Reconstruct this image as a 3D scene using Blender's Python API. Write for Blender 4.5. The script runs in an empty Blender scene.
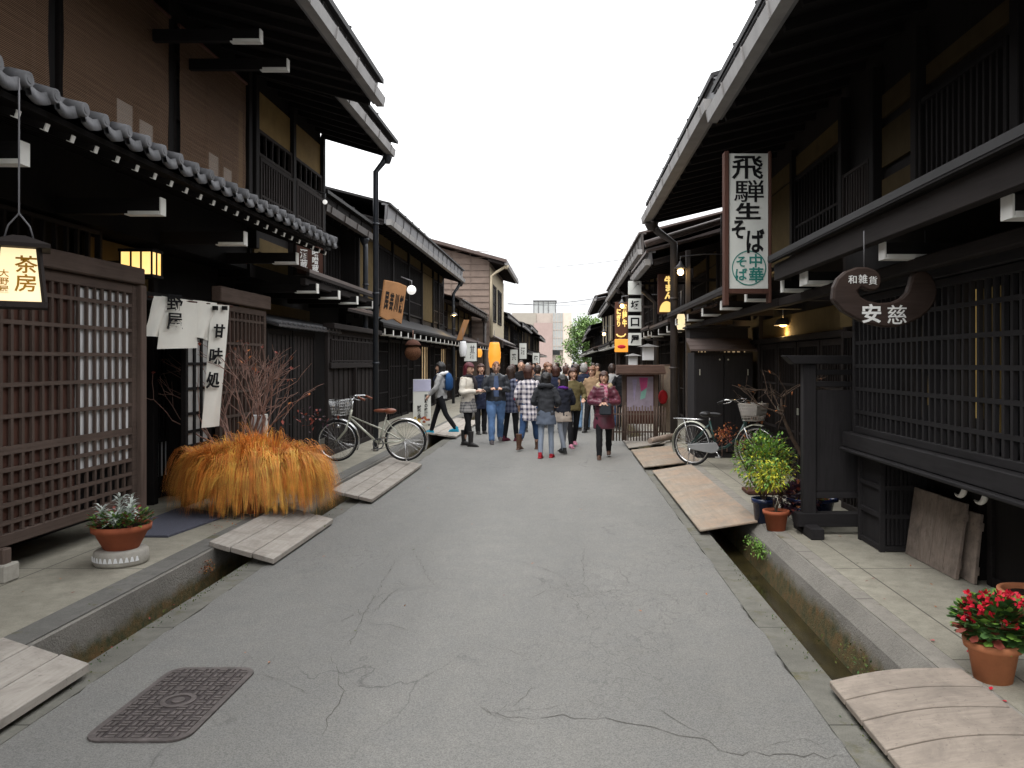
import bpy, bmesh, math, random
from mathutils import Vector, Matrix, noise
random.seed(7)
R = math.radians
scene = bpy.context.scene
COL = scene.collection
# ------------------------------------------------------------------ camera
F = 800.0
CAM = Vector((0, 0, 1.72))
RV = Vector((1, 0, 0)); UV = Vector((0, 0, 1))
cam = bpy.data.cameras.new('camera')
co = bpy.data.objects.new('camera', cam)
COL.objects.link(co)
# the lens looks straight along the street; its frame is shifted a little left and down (vanishing point at pixel 566, 362)
co.location = CAM
co.rotation_euler = (math.pi/2, 0, 0)
cam.shift_x = (512 - 566) / 1024
cam.shift_y = (362 - 384) / 1024
cam.sensor_width = 36
cam.lens = 36 * F / 1024
cam.clip_end = 5000
cam.clip_start = 0.05
scene.camera = co

def ray(px, py):
    return Vector((px - 566, F, 362 - py))
def W(px, py, Y):            # point seen at a pixel, at street depth Y
    d = ray(px, py); return CAM + d * (Y / d.y)
def G(px, py, z=0.0):        # point seen at a pixel, on the level z
    d = ray(px, py); return CAM + d * ((z - CAM.z) / d.z)
def VX(px, py, X):           # point seen at a pixel, on the facade plane X
    d = ray(px, py); return CAM + d * (X / d.x)

# ------------------------------------------------------------------ mesh builder
ORG = {}
def tag(o, label=None, cat=None, group=None, kind=None):
    if label: o['label'] = label
    if cat: o['category'] = cat
    if group: o['group'] = group
    if kind: o['kind'] = kind
    return o
def thing(name, loc, label, cat, group=None, rz=0):
    o = bpy.data.objects.new(name, None); COL.objects.link(o)
    o.location = loc; o.rotation_euler.z = rz; o.empty_display_size = .1
    ORG[o.name] = Vector(loc)
    return tag(o, label, cat, group)

class MB:
    def __init__(s): s.v = []; s.f = []; s.m = []; s.s = []
    def add(s, vs, fs, mi=0, sm=False):
        n = len(s.v); s.v += [tuple(v) for v in vs]
        for f in fs: s.f.append([n + i for i in f]); s.m.append(mi); s.s.append(sm)
    def box(s, x0, x1, y0, y1, z0, z1, mi=0):
        if x0 > x1: x0, x1 = x1, x0
        if y0 > y1: y0, y1 = y1, y0
        if z0 > z1: z0, z1 = z1, z0
        s.add([(x0,y0,z0),(x1,y0,z0),(x1,y1,z0),(x0,y1,z0),(x0,y0,z1),(x1,y0,z1),(x1,y1,z1),(x0,y1,z1)],
              [(0,3,2,1),(4,5,6,7),(0,1,5,4),(1,2,6,5),(2,3,7,6),(3,0,4,7)], mi)
    def bar(s, p, q, w, h, up=(0,0,1), mi=0):
        p = Vector(p); q = Vector(q); d = (q - p).normalized(); up = Vector(up)
        a = d.cross(up)
        if a.length < 1e-4: a = d.cross(Vector((1,0,0)))
        a.normalize(); b = a.cross(d)
        a *= w / 2; b *= h / 2
        s.add([p-a-b,p+a-b,p+a+b,p-a+b,q-a-b,q+a-b,q+a+b,q-a+b],
              [(0,1,2,3),(7,6,5,4),(0,4,5,1),(1,5,6,2),(2,6,7,3),(3,7,4,0)], mi)
    def tube(s, pts, r, n=8, mi=0, sm=True, cap=True, flat=1.0):
        pts = [Vector(p) for p in pts]; k = len(pts)
        rr = r if isinstance(r, (list, tuple)) else [r] * k
        ref = Vector((0.03, 0.05, 1)); vs = []; a = None
        for i in range(k):
            d = (pts[min(i+1,k-1)] - pts[max(i-1,0)])
            if d.length < 1e-9: d = Vector((0,0,1))
            d.normalize()
            if a is None:
                a = d.cross(ref)
                if a.length < .15: a = d.cross(Vector((0, 1, 0)))
            else: a = a - d * a.dot(d)
            a.normalize(); b = d.cross(a)
            for j in range(n):
                t = 2*math.pi*j/n
                vs.append(pts[i] + (a*math.cos(t) + b*math.sin(t)*flat) * rr[i])
        fs = [(i*n+j, i*n+(j+1)%n, (i+1)*n+(j+1)%n, (i+1)*n+j) for i in range(k-1) for j in range(n)]
        s.add(vs, fs, mi, sm)
        if cap:
            b0 = len(s.v) - k*n
            s.f.append([b0+j for j in reversed(range(n))]); s.m.append(mi); s.s.append(False)
            s.f.append([b0+(k-1)*n+j for j in range(n)]); s.m.append(mi); s.s.append(False)
    def lathe(s, prof, c=(0,0,0), n=24, mi=0, sm=True, sx=1, sy=1):
        vs = []; k = len(prof)
        for r, z in prof:
            for j in range(n):
                t = 2*math.pi*j/n
                vs.append((c[0]+r*math.cos(t)*sx, c[1]+r*math.sin(t)*sy, c[2]+z))
        s.add(vs, [(i*n+j, i*n+(j+1)%n, (i+1)*n+(j+1)%n, (i+1)*n+j) for i in range(k-1) for j in range(n)], mi, sm)
    def loft(s, rings, n=20, mi=0, sm=True):       # rings: (cx,cy,z,rx,ry)
        k = len(rings); vs = []
        for cx, cy, z, rx, ry in rings:
            for j in range(n):
                t = 2*math.pi*j/n
                vs.append((cx+rx*math.cos(t), cy+ry*math.sin(t), z))
        fs = [(i*n+j, i*n+(j+1)%n, (i+1)*n+(j+1)%n, (i+1)*n+j) for i in range(k-1) for j in range(n)]
        fs.append(tuple(reversed(range(n)))); fs.append(tuple((k-1)*n+j for j in range(n)))
        s.add(vs, fs, mi, sm)
    def ell(s, c, r, nu=14, nv=10, mi=0, sm=True, fn=None):
        vs = []
        for i in range(nv+1):
            p = math.pi*i/nv
            for j in range(nu):
                t = 2*math.pi*j/nu
                d = Vector((math.sin(p)*math.cos(t), math.sin(p)*math.sin(t), math.cos(p)))
                if fn: d = fn(d)
                vs.append((c[0]+r[0]*d.x, c[1]+r[1]*d.y, c[2]+r[2]*d.z))
        s.add(vs, [(i*nu+j, (i+1)*nu+j, (i+1)*nu+(j+1)%nu, i*nu+(j+1)%nu) for i in range(nv) for j in range(nu)], mi, sm)
    def prism(s, poly, o, u, v, n, d, mi=0):      # poly in (u,v), extruded from o along n by d
        o = Vector(o); u = Vector(u); v = Vector(v); n = Vector(n); k = len(poly)
        a = [o + u*p[0] + v*p[1] for p in poly]
        vs = a + [p + n*d for p in a]
        s.add(vs, [tuple(reversed(range(k))), tuple(range(k, 2*k))] + [(i, (i+1)%k, k+(i+1)%k, k+i) for i in range(k)], mi)
    def quad(s, a, b, c, d, mi=0): s.add([a,b,c,d], [(0,1,2,3)], mi)
    def bb(s):
        xs = [v[0] for v in s.v]; ys = [v[1] for v in s.v]; zs = [v[2] for v in s.v]
        return Vector(((min(xs)+max(xs))/2, (min(ys)+max(ys))/2, min(zs)))
    def build(s, name, mats, parent=None, bevel=0, label=None, cat=None, group=None, kind=None, fixn=True):
        if not isinstance(mats, (list, tuple)): mats = [mats]
        org = ORG[parent.name] if parent else s.bb()
        me = bpy.data.meshes.new(name)
        me.from_pydata([(v[0]-org[0], v[1]-org[1], v[2]-org[2]) for v in s.v], [], s.f)
        for m in mats: me.materials.append(m)
        me.polygons.foreach_set('material_index', s.m)
        me.polygons.foreach_set('use_smooth', s.s)
        if fixn:
            bm = bmesh.new(); bm.from_mesh(me); bmesh.ops.recalc_face_normals(bm, faces=bm.faces); bm.to_mesh(me); bm.free()
        me.update()
        o = bpy.data.objects.new(name, me); COL.objects.link(o)
        if parent: o.parent = parent; ORG[o.name] = org
        else: o.location = org; ORG[o.name] = org
        if bevel:
            b = o.modifiers.new('edge', 'BEVEL'); b.width = bevel; b.segments = 1; b.limit_method = 'ANGLE'
        return tag(o, label, cat, group, kind)

def dup(o, parent=None):
    c = o.copy(); COL.objects.link(c); c.parent = parent
    ORG[c.name] = ORG.get(o.name, Vector((0,0,0)))
    return c
def copy_tree(o, parent=None):
    c = dup(o, parent)
    for ch in o.children: copy_tree(ch, c)
    return c

# ------------------------------------------------------------------ materials
def nt(name):
    m = bpy.data.materials.new(name); m.use_nodes = True
    t = m.node_tree; p = t.nodes['Principled BSDF']
    return m, t, p
def coords(t, scale=(1,1,1), rot=(0,0,0), gen='Object', loc=(0,0,0)):
    tc = t.nodes.new('ShaderNodeTexCoord'); mp = t.nodes.new('ShaderNodeMapping')
    mp.inputs['Scale'].default_value = scale; mp.inputs['Rotation'].default_value = rot; mp.inputs['Location'].default_value = loc
    t.links.new(tc.outputs[gen], mp.inputs['Vector'])
    return mp.outputs['Vector']
def nz(t, vec, scale, detail=4, rough=.6, dist=0):
    n = t.nodes.new('ShaderNodeTexNoise')
    n.inputs['Scale'].default_value = scale; n.inputs['Detail'].default_value = detail
    n.inputs['Roughness'].default_value = rough; n.inputs['Distortion'].default_value = dist
    if vec: t.links.new(vec, n.inputs['Vector'])
    return n.outputs['Fac']
def ramp(t, fac, stops):
    r = t.nodes.new('ShaderNodeValToRGB'); e = r.color_ramp.elements
    while len(e) < len(stops): e.new(.5)
    for i, (p, c) in enumerate(stops):
        e[i].position = p
        e[i].color = (c, c, c, 1) if isinstance(c, (int, float)) else (c[0], c[1], c[2], 1)
    t.links.new(fac, r.inputs['Fac']); return r.outputs['Color']
def mix(t, fac, a, b, mode='MIX'):
    n = t.nodes.new('ShaderNodeMix'); n.data_type = 'RGBA'; n.blend_type = mode
    for i, v in ((0, fac), (6, a), (7, b)):
        sock = n.inputs[i]
        if isinstance(v, (int, float)): sock.default_value = v if i == 0 else (v, v, v, 1)
        elif isinstance(v, (tuple, list)): sock.default_value = (v[0], v[1], v[2], 1)
        else: t.links.new(v, sock)
    return n.outputs[2]
def bump(t, p, h, st=.3, d=.01):
    b = t.nodes.new('ShaderNodeBump'); b.inputs['Strength'].default_value = st; b.inputs['Distance'].default_value = d
    t.links.new(h, b.inputs['Height']); t.links.new(b.outputs['Normal'], p.inputs['Normal'])
def sc(c, k): return (c[0]*k, c[1]*k, c[2]*k)
def rgb(r, g, b):            # display value -> linear
    f = lambda x: (x/255/12.92) if x/255 <= .04045 else ((x/255+.055)/1.055)**2.4
    return (f(r), f(g), f(b))

def mat(name, c, rough=.7, var=.25, scale=6, spec=.4, metal=0, bst=0, em=None, ems=0, aniso=(1,1,1)):
    m, t, p = nt(name)
    v = coords(t, aniso)
    f = nz(t, v, scale, 5)
    col = ramp(t, f, [(.3, sc(c, 1-var)), (.7, sc(c, 1+var))])
    t.links.new(col, p.inputs['Base Color'])
    p.inputs['Roughness'].default_value = rough; p.inputs['Metallic'].default_value = metal
    p.inputs['Specular IOR Level'].default_value = spec
    if bst: bump(t, p, nz(t, v, scale*4, 4), bst)
    if em:
        p.inputs['Emission Color'].default_value = (*em, 1); p.inputs['Emission Strength'].default_value = ems
    return m
def wood(name, c, axis='z', rough=.8, var=.35, wear=None, spec=.12, grain=1.0, bst=.25, stain=None):
    m, t, p = nt(name)
    s = {'x': (1.2, 22, 22), 'y': (22, 1.2, 22), 'z': (22, 22, 1.2)}[axis]
    v = coords(t, s)
    oi = t.nodes.new('ShaderNodeObjectInfo')
    g = nz(t, v, 2.2*grain, 6, .65, .4)
    big = nz(t, coords(t), 1.7, 4, .6)
    col = ramp(t, g, [(.25, sc(c, 1-var)), (.75, sc(c, 1+var))])
    col = mix(t, ramp(t, big, [(.35, 0.), (.75, .75)]), col, wear or sc(c, 1.45))
    if stain:
        col = mix(t, ramp(t, nz(t, coords(t, (1.6, 1.6, 1.6)), 2.1, 6, .7, .6), [(.44, 0.), (.66, .8)]), col, stain)
        col = mix(t, ramp(t, nz(t, coords(t), 38, 3, .7), [(.60, 0.), (.72, .45)]), col, sc(stain, .5))
    hs = t.nodes.new('ShaderNodeHueSaturation')
    mr = t.nodes.new('ShaderNodeMapRange'); mr.inputs['To Min'].default_value = .82; mr.inputs['To Max'].default_value = 1.18
    t.links.new(oi.outputs['Random'], mr.inputs['Value']); t.links.new(mr.outputs['Result'], hs.inputs['Value'])
    t.links.new(col, hs.inputs['Color']); t.links.new(hs.outputs['Color'], p.inputs['Base Color'])
    p.inputs['Roughness'].default_value = rough; p.inputs['Specular IOR Level'].default_value = spec
    bump(t, p, g, bst, .004)
    return m
def glow(name, c, st, c2=None, sc_=3):
    m, t, p = nt(name)
    p.inputs['Base Color'].default_value = (*sc(c, .5), 1)
    f = nz(t, coords(t), sc_, 2)
    t.links.new(ramp(t, f, [(.3, c), (.75, c2 or c)]), p.inputs['Emission Color'])
    p.inputs['Emission Strength'].default_value = st
    return m

D = {}
dk = (.022, .018, .017)
D['dark_z'] = wood('dark_wood_upright', dk, 'z'); D['dark_y'] = wood('dark_wood_along', dk, 'y'); D['dark_x'] = wood('dark_wood_across', dk, 'x')
bl = (.0115, .0100, .0100)  # black tone also carries the deep shade under the eaves
D['black_z'] = wood('shade_black_wood_upright', bl, 'z', rough=.75); D['black_y'] = wood('shade_black_wood_along', bl, 'y', rough=.75); D['black_x'] = wood('shade_black_wood_across', bl, 'x', rough=.75)
br = (.082, .059, .049)
D['brown_z'] = wood('brown_lattice_wood_upright', br, 'z'); D['brown_y'] = wood('brown_lattice_wood_along', br, 'y'); D['brown_x'] = wood('brown_lattice_wood_across', br, 'x')
D['redbrown'] = wood('red_brown_board', (.075, .036, .027), 'z')
D['boarding'] = wood('weathered_cladding', (.20, .155, .13), 'x', var=.25)
D['pale_x'] = wood('pale_bleached_planks_across', (.32, .272, .230), 'x', rough=.85, var=.25, wear=(.365, .31, .26), stain=(.21, .18, .155))
D['pale_y'] = wood('pale_bleached_planks_along', (.32, .293, .262), 'y', rough=.85, var=.25, wear=(.38, .345, .305), stain=(.22, .195, .17))
D['ply_y'] = wood('worn_plywood', (.275, .238, .195), 'y', rough=.9, var=.2, wear=(.33, .205, .13), grain=.6, stain=(.20, .18, .155))
D['greyboard_z'] = wood('grey_brown_board', (.23, .185, .155), 'z', rough=.8, var=.35, stain=(.11, .09, .078))
D['signwood'] = wood('orange_sign_board', (.36, .185, .085), 'y', var=.15)
D['carved'] = wood('carved_burl_wood', (.034, .024, .021), 'x', rough=.55, var=.4, wear=(.06, .038, .028))
D['plaster_dark'] = mat('shaded_ochre_plaster', (.060, .043, .021), .9, .12, 5, .1, bst=.1)  # dark copy of the ochre plaster, eave shade put into its colour
ch = (.021, .0195, .0205)  # lighter copy of the black wood, for sky-lit parts near the ground
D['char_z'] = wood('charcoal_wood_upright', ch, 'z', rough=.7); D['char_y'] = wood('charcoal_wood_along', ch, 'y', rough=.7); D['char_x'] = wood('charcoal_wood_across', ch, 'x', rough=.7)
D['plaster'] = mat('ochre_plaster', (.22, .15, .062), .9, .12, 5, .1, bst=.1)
D['plaster_dim'] = mat('dim_ochre_plaster', (.105, .075, .034), .9, .12, 5, .1, bst=.1)  # dimmer copy of the ochre plaster, shade put into its colour
D['cream'] = mat('cream_plaster', (.52, .45, .33), .9, .1, 4, .1)
D['paper'] = mat('shoji_paper', (.74, .74, .75), .8, .03, 3, .2)
D['paper_dim'] = mat('grey_shoji_paper', (.42, .42, .41), .8, .06, 3, .2)  # greyer tone than the other shoji paper
D['white'] = mat('white_painted_wood', (.72, .71, .67), .6, .06, 8, .3)
D['glass'] = mat('dark_window_glass', (.012, .013, .015), .12, .2, 3, .6)
D['tile'] = mat('grey_roof_tile', (.125, .125, .132), .75, .45, 5, .25, bst=.12)
D['tile_dark'] = mat('dark_roof_tile', (.055, .055, .06), .5, .3, 7, .4, bst=.12)
D['roof'] = mat('dark_sheet_roof', (.026, .025, .026), .6, .25, 2, .2)
D['roofbrown'] = mat('brown_sheet_roof', (.085, .06, .052), .45, .25, 2, .4)
D['metal'] = mat('grey_gutter_metal', (.27, .26, .255), .55, .2, 3, .3, metal=.1)
D['metal_dk'] = mat('dark_gutter_metal', (.13, .128, .135), .5, .25, 3, .4, metal=.1)
D['pipe'] = mat('blue_black_pipe', (.022, .026, .034), .38, .25, 4, .5)
D['pipe_br'] = mat('brown_grey_pipe', (.062, .052, .048), .5, .25, 4, .4)
D['terracotta'] = mat('terracotta', (.34, .095, .045), .75, .14, 9, .25, bst=.08)
D['terracotta_pale'] = mat('pale_terracotta', (.52, .20, .095), .75, .12, 9, .25, bst=.08)
D['bluepot'] = mat('blue_glazed_pot', (.012, .022, .07), .25, .3, 6, .6)
D['soil'] = mat('potting_soil', (.03, .02, .014), .95, .4, 40, .1, bst=.5)
D['stone'] = mat('pale_stone', (.36, .34, .30), .85, .18, 14, .2, bst=.3)
D['cloth'] = mat('unbleached_cloth', (.72, .70, .64), .95, .05, 5, .1, bst=.05)
D['ink'] = mat('black_ink', (.012, .012, .013), .8, .1, 5, .1)
D['whitepaint'] = mat('white_lettering_paint', (.78, .78, .76), .6, .03, 5, .2)
D['teal'] = mat('teal_lettering_paint', (.03, .20, .17), .6, .05, 5, .2)
D['signwhite'] = mat('white_sign_panel', (.66, .67, .63), .55, .05, 3, .3)
D['mat'] = mat('grey_door_mat', (.095, .098, .125), .95, .14, 60, .1, bst=.4)
D['iron'] = mat('cast_iron_cover', (.118, .102, .098), .6, .3, 18, .4, metal=.4, bst=.25)
D['iron_dk'] = mat('cast_iron_recess', (.055, .046, .046), .8, .3, 18, .2)
D['chrome'] = mat('polished_bicycle_metal', (.62, .62, .62), .22, .08, 4, .6, metal=.9)
D['silverpaint'] = mat('champagne_bicycle_paint', (.52, .52, .44), .3, .06, 4, .5, metal=.3)
D['greenpaint'] = mat('dark_green_bicycle_paint', (.012, .05, .045), .3, .1, 4, .5)
D['greyplastic'] = mat('grey_plastic', (.24, .245, .25), .5, .1, 4, .4)
D['rubber'] = mat('tyre_rubber', (.018, .018, .019), .75, .15, 20, .3)
D['leather'] = mat('brown_saddle_leather', (.21, .062, .030), .45, .2, 12, .4)
D['blackplastic'] = mat('black_plastic', (.012, .012, .013), .45, .1, 6, .4)
D['lamp_warm'] = glow('lit_warm_paper', (1.0, .76, .40), .37, (1.0, .86, .58))
D['glow_shoji'] = glow('glowing_shoji_paper', (.80, .77, .72), .085)  # glow added so the paper panes show through the blinds
D['lamp_amber'] = glow('lit_amber_glass', (1.0, .56, .14), .52, (1.0, .72, .32))
D['lamp_orange'] = glow('lit_orange_lantern', (1.0, .34, .03), .30, (1.0, .46, .08))
D['bulb'] = glow('lit_bulb', (1.0, .66, .25), 6)
D['lamp_white'] = glow('lit_white_globe', (1, .98, .94), .26)
D['gold_streak'] = glow('golden_light_streaks', (.9, .62, .2), .13, (.4, .24, .07), 9)  # glow colour for the imitated light streaks in the bay window
D['shop_in'] = glow('lit_shop_interior', (.9, .66, .36), .13, (.25, .15, .08), 7)
D['goldpaint'] = mat('ochre_brush_ink', (.42, .20, .02), .8, .1, 5, .1)
D['goldglow'] = glow('glowing_yellow_letters', (1, .66, .20), .36)
D['red'] = mat('red_cloth', (.42, .02, .025), .8, .2, 8, .2)
D['wicker'] = mat('brown_cedar_ball', (.11, .052, .030), .95, .45, 40, .1, bst=.8)
D['moss'] = mat('wet_moss', (.085, .10, .028), .95, .5, 12, .2, bst=.5)
D['twig'] = mat('red_brown_twigs', (.27, .165, .135), .85, .3, 12, .2)
D['bark'] = mat('dark_bark', (.07, .048, .035), .9, .35, 12, .2)
def leaf(name, c, var=.35, tr=.25, rough=.55):
    m, t, p = nt(name)
    oi = t.nodes.new('ShaderNodeTexCoord')
    f = nz(t, coords(t), 7, 3)
    t.links.new(ramp(t, f, [(.3, sc(c, 1-var)), (.72, sc(c, 1+var))]), p.inputs['Base Color'])
    p.inputs['Roughness'].default_value = rough
    p.inputs['Specular IOR Level'].default_value = .3
    p.inputs['Transmission Weight'].default_value = 0
    p.inputs['Subsurface Weight'].default_value = 0
    return m
D['leaf_g'] = leaf('bright_green_leaf', (.17, .32, .055)); D['leaf_y'] = leaf('yellow_green_leaf', (.50, .48, .04)); D['leaf_d'] = leaf('dark_green_leaf', (.05, .11, .03))
D['leaf_o'] = leaf('orange_leaf', (.40, .14, .045)); D['leaf_p'] = leaf('purple_leaf', (.060, .030, .045)); D['leaf_s'] = leaf('silver_leaf', (.50, .54, .50), .15)
D['petal'] = leaf('red_petal', (.55, .012, .035), .25); D['leaf_r'] = leaf('dull_red_leaf', (.22, .05, .035))
D['leaf_t'] = leaf('tree_leaf', (.20, .31, .10), .35); D['leaf_t2'] = leaf('darker_tree_leaf', (.13, .22, .06), .35)  # second leaf is a darker green, mixed through the crown at random
D['blade'] = leaf('orange_grass_blade', (.80, .30, .055), .3); D['blade2'] = leaf('golden_grass_blade', (.85, .50, .10), .3); D['blade3'] = leaf('russet_grass_blade', (.60, .19, .04), .3)

def asphalt():
    m, t, p = nt('worn_asphalt')
    v = coords(t)
    big = nz(t, coords(t, (1, .28, 1)), .8, 6, .62); mid = nz(t, v, 5, 5, .65); fine = nz(t, v, 140, 3, .8)
    col = ramp(t, big, [(.3, (.150, .1465, .136)), (.7, (.212, .206, .190))])
    col = mix(t, ramp(t, mid, [(.3, 0.), (.7, .55)]), col, (.150, .150, .146))
    col = mix(t, ramp(t, fine, [(.42, 0.), (.58, 1.)]), sc_mul(t, col, .70), sc_mul(t, col, 1.2))
    # hairline cracks: two crack nets, each only where a patch mask allows it
    def cracks(scale, lo, hi, w, seed, msc):
        vv = coords(t, (1, .6, 1), (0, 0, seed))
        wob = t.nodes.new('ShaderNodeTexNoise'); wob.inputs['Scale'].default_value = 2.5; wob.inputs['Detail'].default_value = 6
        t.links.new(vv, wob.inputs['Vector'])
        ad = t.nodes.new('ShaderNodeMixRGB'); ad.blend_type = 'LINEAR_LIGHT'; ad.inputs['Fac'].default_value = .35
        t.links.new(vv, ad.inputs['Color1']); t.links.new(wob.outputs['Color'], ad.inputs['Color2'])
        vo = t.nodes.new('ShaderNodeTexVoronoi'); vo.feature = 'DISTANCE_TO_EDGE'; vo.inputs['Scale'].default_value = scale
        t.links.new(ad.outputs['Color'], vo.inputs['Vector'])
        c = ramp(t, vo.outputs['Distance'], [(0, 1.), (w, 0.)])
        mk = ramp(t, nz(t, vv, msc, 3), [(lo, 0.), (hi, 1.)])
        return mix(t, 1., c, mk, 'MULTIPLY')
    c1 = cracks(.55, .54, .60, .006, .7, .6); c2 = cracks(7.0, .50, .60, .035, 2.1, .40)
    cr = sc_mul(t, mix(t, .55, sc_mul(t, c1, .75), c2, 'ADD'), .8)
    col = mix(t, cr, col, (.055, .052, .05))
    spots = ramp(t, nz(t, v, 2.3, 2), [(.68, 0.), (.74, .35)])
    col = mix(t, spots, col, (.12, .12, .115))
    t.links.new(col, p.inputs['Base Color'])
    p.inputs['Roughness'].default_value = .75
    h = mix(t, .6, fine, cr, 'SUBTRACT')
    bump(t, p, h, .45, .008)
    return m
def sc_mul(t, col, k): return mix(t, 1., col, k, 'MULTIPLY')
D['asphalt'] = asphalt()
def concrete(name, c, moss=0, joints=None, speck=.25):
    m, t, p = nt(name)
    v = coords(t)
    big = nz(t, v, .9, 6, .65); mid = nz(t, v, 9, 5, .7); fine = nz(t, v, 120, 2, .8)
    col = ramp(t, big, [(.3, sc(c, .75)), (.7, sc(c, 1.15))])
    col = mix(t, ramp(t, mid, [(.38, 0.), (.68, .75)]), col, sc(c, .58))
    col = mix(t, ramp(t, fine, [(.35, 0.), (.65, speck)]), col, sc(c, 1.6))
    if joints:
        b = t.nodes.new('ShaderNodeTexBrick'); b.inputs['Scale'].default_value = 1
        b.inputs['Brick Width'].default_value = joints[0]; b.inputs['Row Height'].default_value = joints[1]
        b.inputs['Mortar Size'].default_value = .007; b.inputs['Mortar Smooth'].default_value = .3; b.offset = joints[2]
        t.links.new(coords(t, (1, 1, 1), (0, 0, R(joints[3])), loc=(0, 20 if joints[1] > 10 else 0, 0)), b.inputs['Vector'])
        col = mix(t, b.outputs['Fac'], col, sc(c, .35))
    if moss:
        tc = t.nodes.new('ShaderNodeTexCoord')
        mk = ramp(t, nz(t, v, 3.1, 6, .7), [(.62-moss*.2, 0.), (.72-moss*.12, .8)])
        mc = ramp(t, nz(t, v, 25, 3), [(.35, (.055, .06, .02)), (.65, (.13, .105, .03))])
        col = mix(t, mk, col, mc)
    t.links.new(col, p.inputs['Base Color'])
    p.inputs['Roughness'].default_value = .85; p.inputs['Specular IOR Level'].default_value = .25
    bump(t, p, fine, .3, .006)
    return m
D['pave'] = concrete('concrete_paving', (.30, .28, .228), 0, (1.9, 1.15, .0, 90))
D['kerb'] = concrete('stone_kerb', (.155, .15, .138), .2)
D['kerb_r'] = concrete('granite_kerb', (.27, .25, .22), .22, (1.35, 40, 0, 90))
D['edge'] = concrete('mossy_road_edge', (.155, .15, .13), .25, (1.4, 40, 0, 90))
D['bed'] = concrete('gutter_bed', (.07, .06, .035), .7)
D['earth'] = concrete('ground_surface', (.12, .115, .10), 0)
def kerbface():
    # gutter wall: stained and mossy towards the water line
    m, t, p = nt('gutter_wall_stone')
    v = coords(t)
    big = nz(t, v, 1.1, 6, .65); fine = nz(t, v, 60, 3, .8)
    col = ramp(t, big, [(.3, (.13, .122, .108)), (.7, (.26, .243, .215))])
    col = mix(t, ramp(t, fine, [(.35, 0.), (.65, .4)]), col, (.30, .28, .25))
    sx = t.nodes.new('ShaderNodeSeparateXYZ'); tc = t.nodes.new('ShaderNodeTexCoord')
    t.links.new(tc.outputs['Object'], sx.inputs[0])
    ad = t.nodes.new('ShaderNodeMath'); ad.operation = 'ADD'
    ml = t.nodes.new('ShaderNodeMath'); ml.operation = 'MULTIPLY'; ml.inputs[1].default_value = -.22
    t.links.new(nz(t, v, 4, 6, .7), ml.inputs[0]); t.links.new(sx.outputs['Z'], ad.inputs[0]); t.links.new(ml.outputs[0], ad.inputs[1])
    mk = ramp(t, ad.outputs[0], [(.13, 1.), (.22, 0.)])
    mc = ramp(t, nz(t, v, 14, 4), [(.32, (.035, .045, .014)), (.5, (.10, .075, .025)), (.7, (.16, .09, .03))])
    t.links.new(mix(t, mk, col, mc), p.inputs['Base Color'])
    p.inputs['Roughness'].default_value = .85
    bump(t, p, mix(t, .5, fine, nz(t, v, 22, 6, .75)), .9, .02)
    return m
D['kerbface'] = kerbface()
def water():
    m, t, p = nt('shallow_gutter_water')
    f = nz(t, coords(t), 6, 4)
    t.links.new(ramp(t, f, [(.3, (.016, .014, .007)), (.7, (.042, .033, .012))]), p.inputs['Base Color'])
    p.inputs['Roughness'].default_value = .12; p.inputs['Specular IOR Level'].default_value = .22
    bump(t, p, nz(t, coords(t, (1, .4, 1)), 18, 2), .08)
    return m
D['water'] = water()
def blind():
    m, t, p = nt('bamboo_blind_slats')
    v = coords(t, (1, 1, 1))
    sx = t.nodes.new('ShaderNodeSeparateXYZ'); tc = t.nodes.new('ShaderNodeTexCoord'); t.links.new(tc.outputs['Object'], sx.inputs[0])
    w = t.nodes.new('ShaderNodeTexWave'); w.bands_direction = 'Z'; w.inputs['Scale'].default_value = 22; w.inputs['Distortion'].default_value = .2
    t.links.new(v, w.inputs['Vector'])
    f = nz(t, coords(t, (3, .5, 40)), 2, 4)
    col = ramp(t, f, [(.3, (.125, .074, .045)), (.7, (.20, .125, .080))])
    col = mix(t, ramp(t, w.outputs['Fac'], [(.1, .55), (.5, 0.)]), col, (.045, .028, .02))
    t.links.new(col, p.inputs['Base Color']); p.inputs['Roughness'].default_value = .75; p.inputs['Specular IOR Level'].default_value = .08
    tr = t.nodes.new('ShaderNodeBsdfTransparent'); mx = t.nodes.new('ShaderNodeMixShader')
    t.links.new(ramp(t, w.outputs['Fac'], [(.05, .42), (.45, .16)]), mx.inputs[0])
    t.links.new(p.outputs[0], mx.inputs[1]); t.links.new(tr.outputs[0], mx.inputs[2])
    t.links.new(mx.outputs[0], t.nodes['Material Output'].inputs['Surface'])
    return m
D['blind'] = blind()

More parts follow.
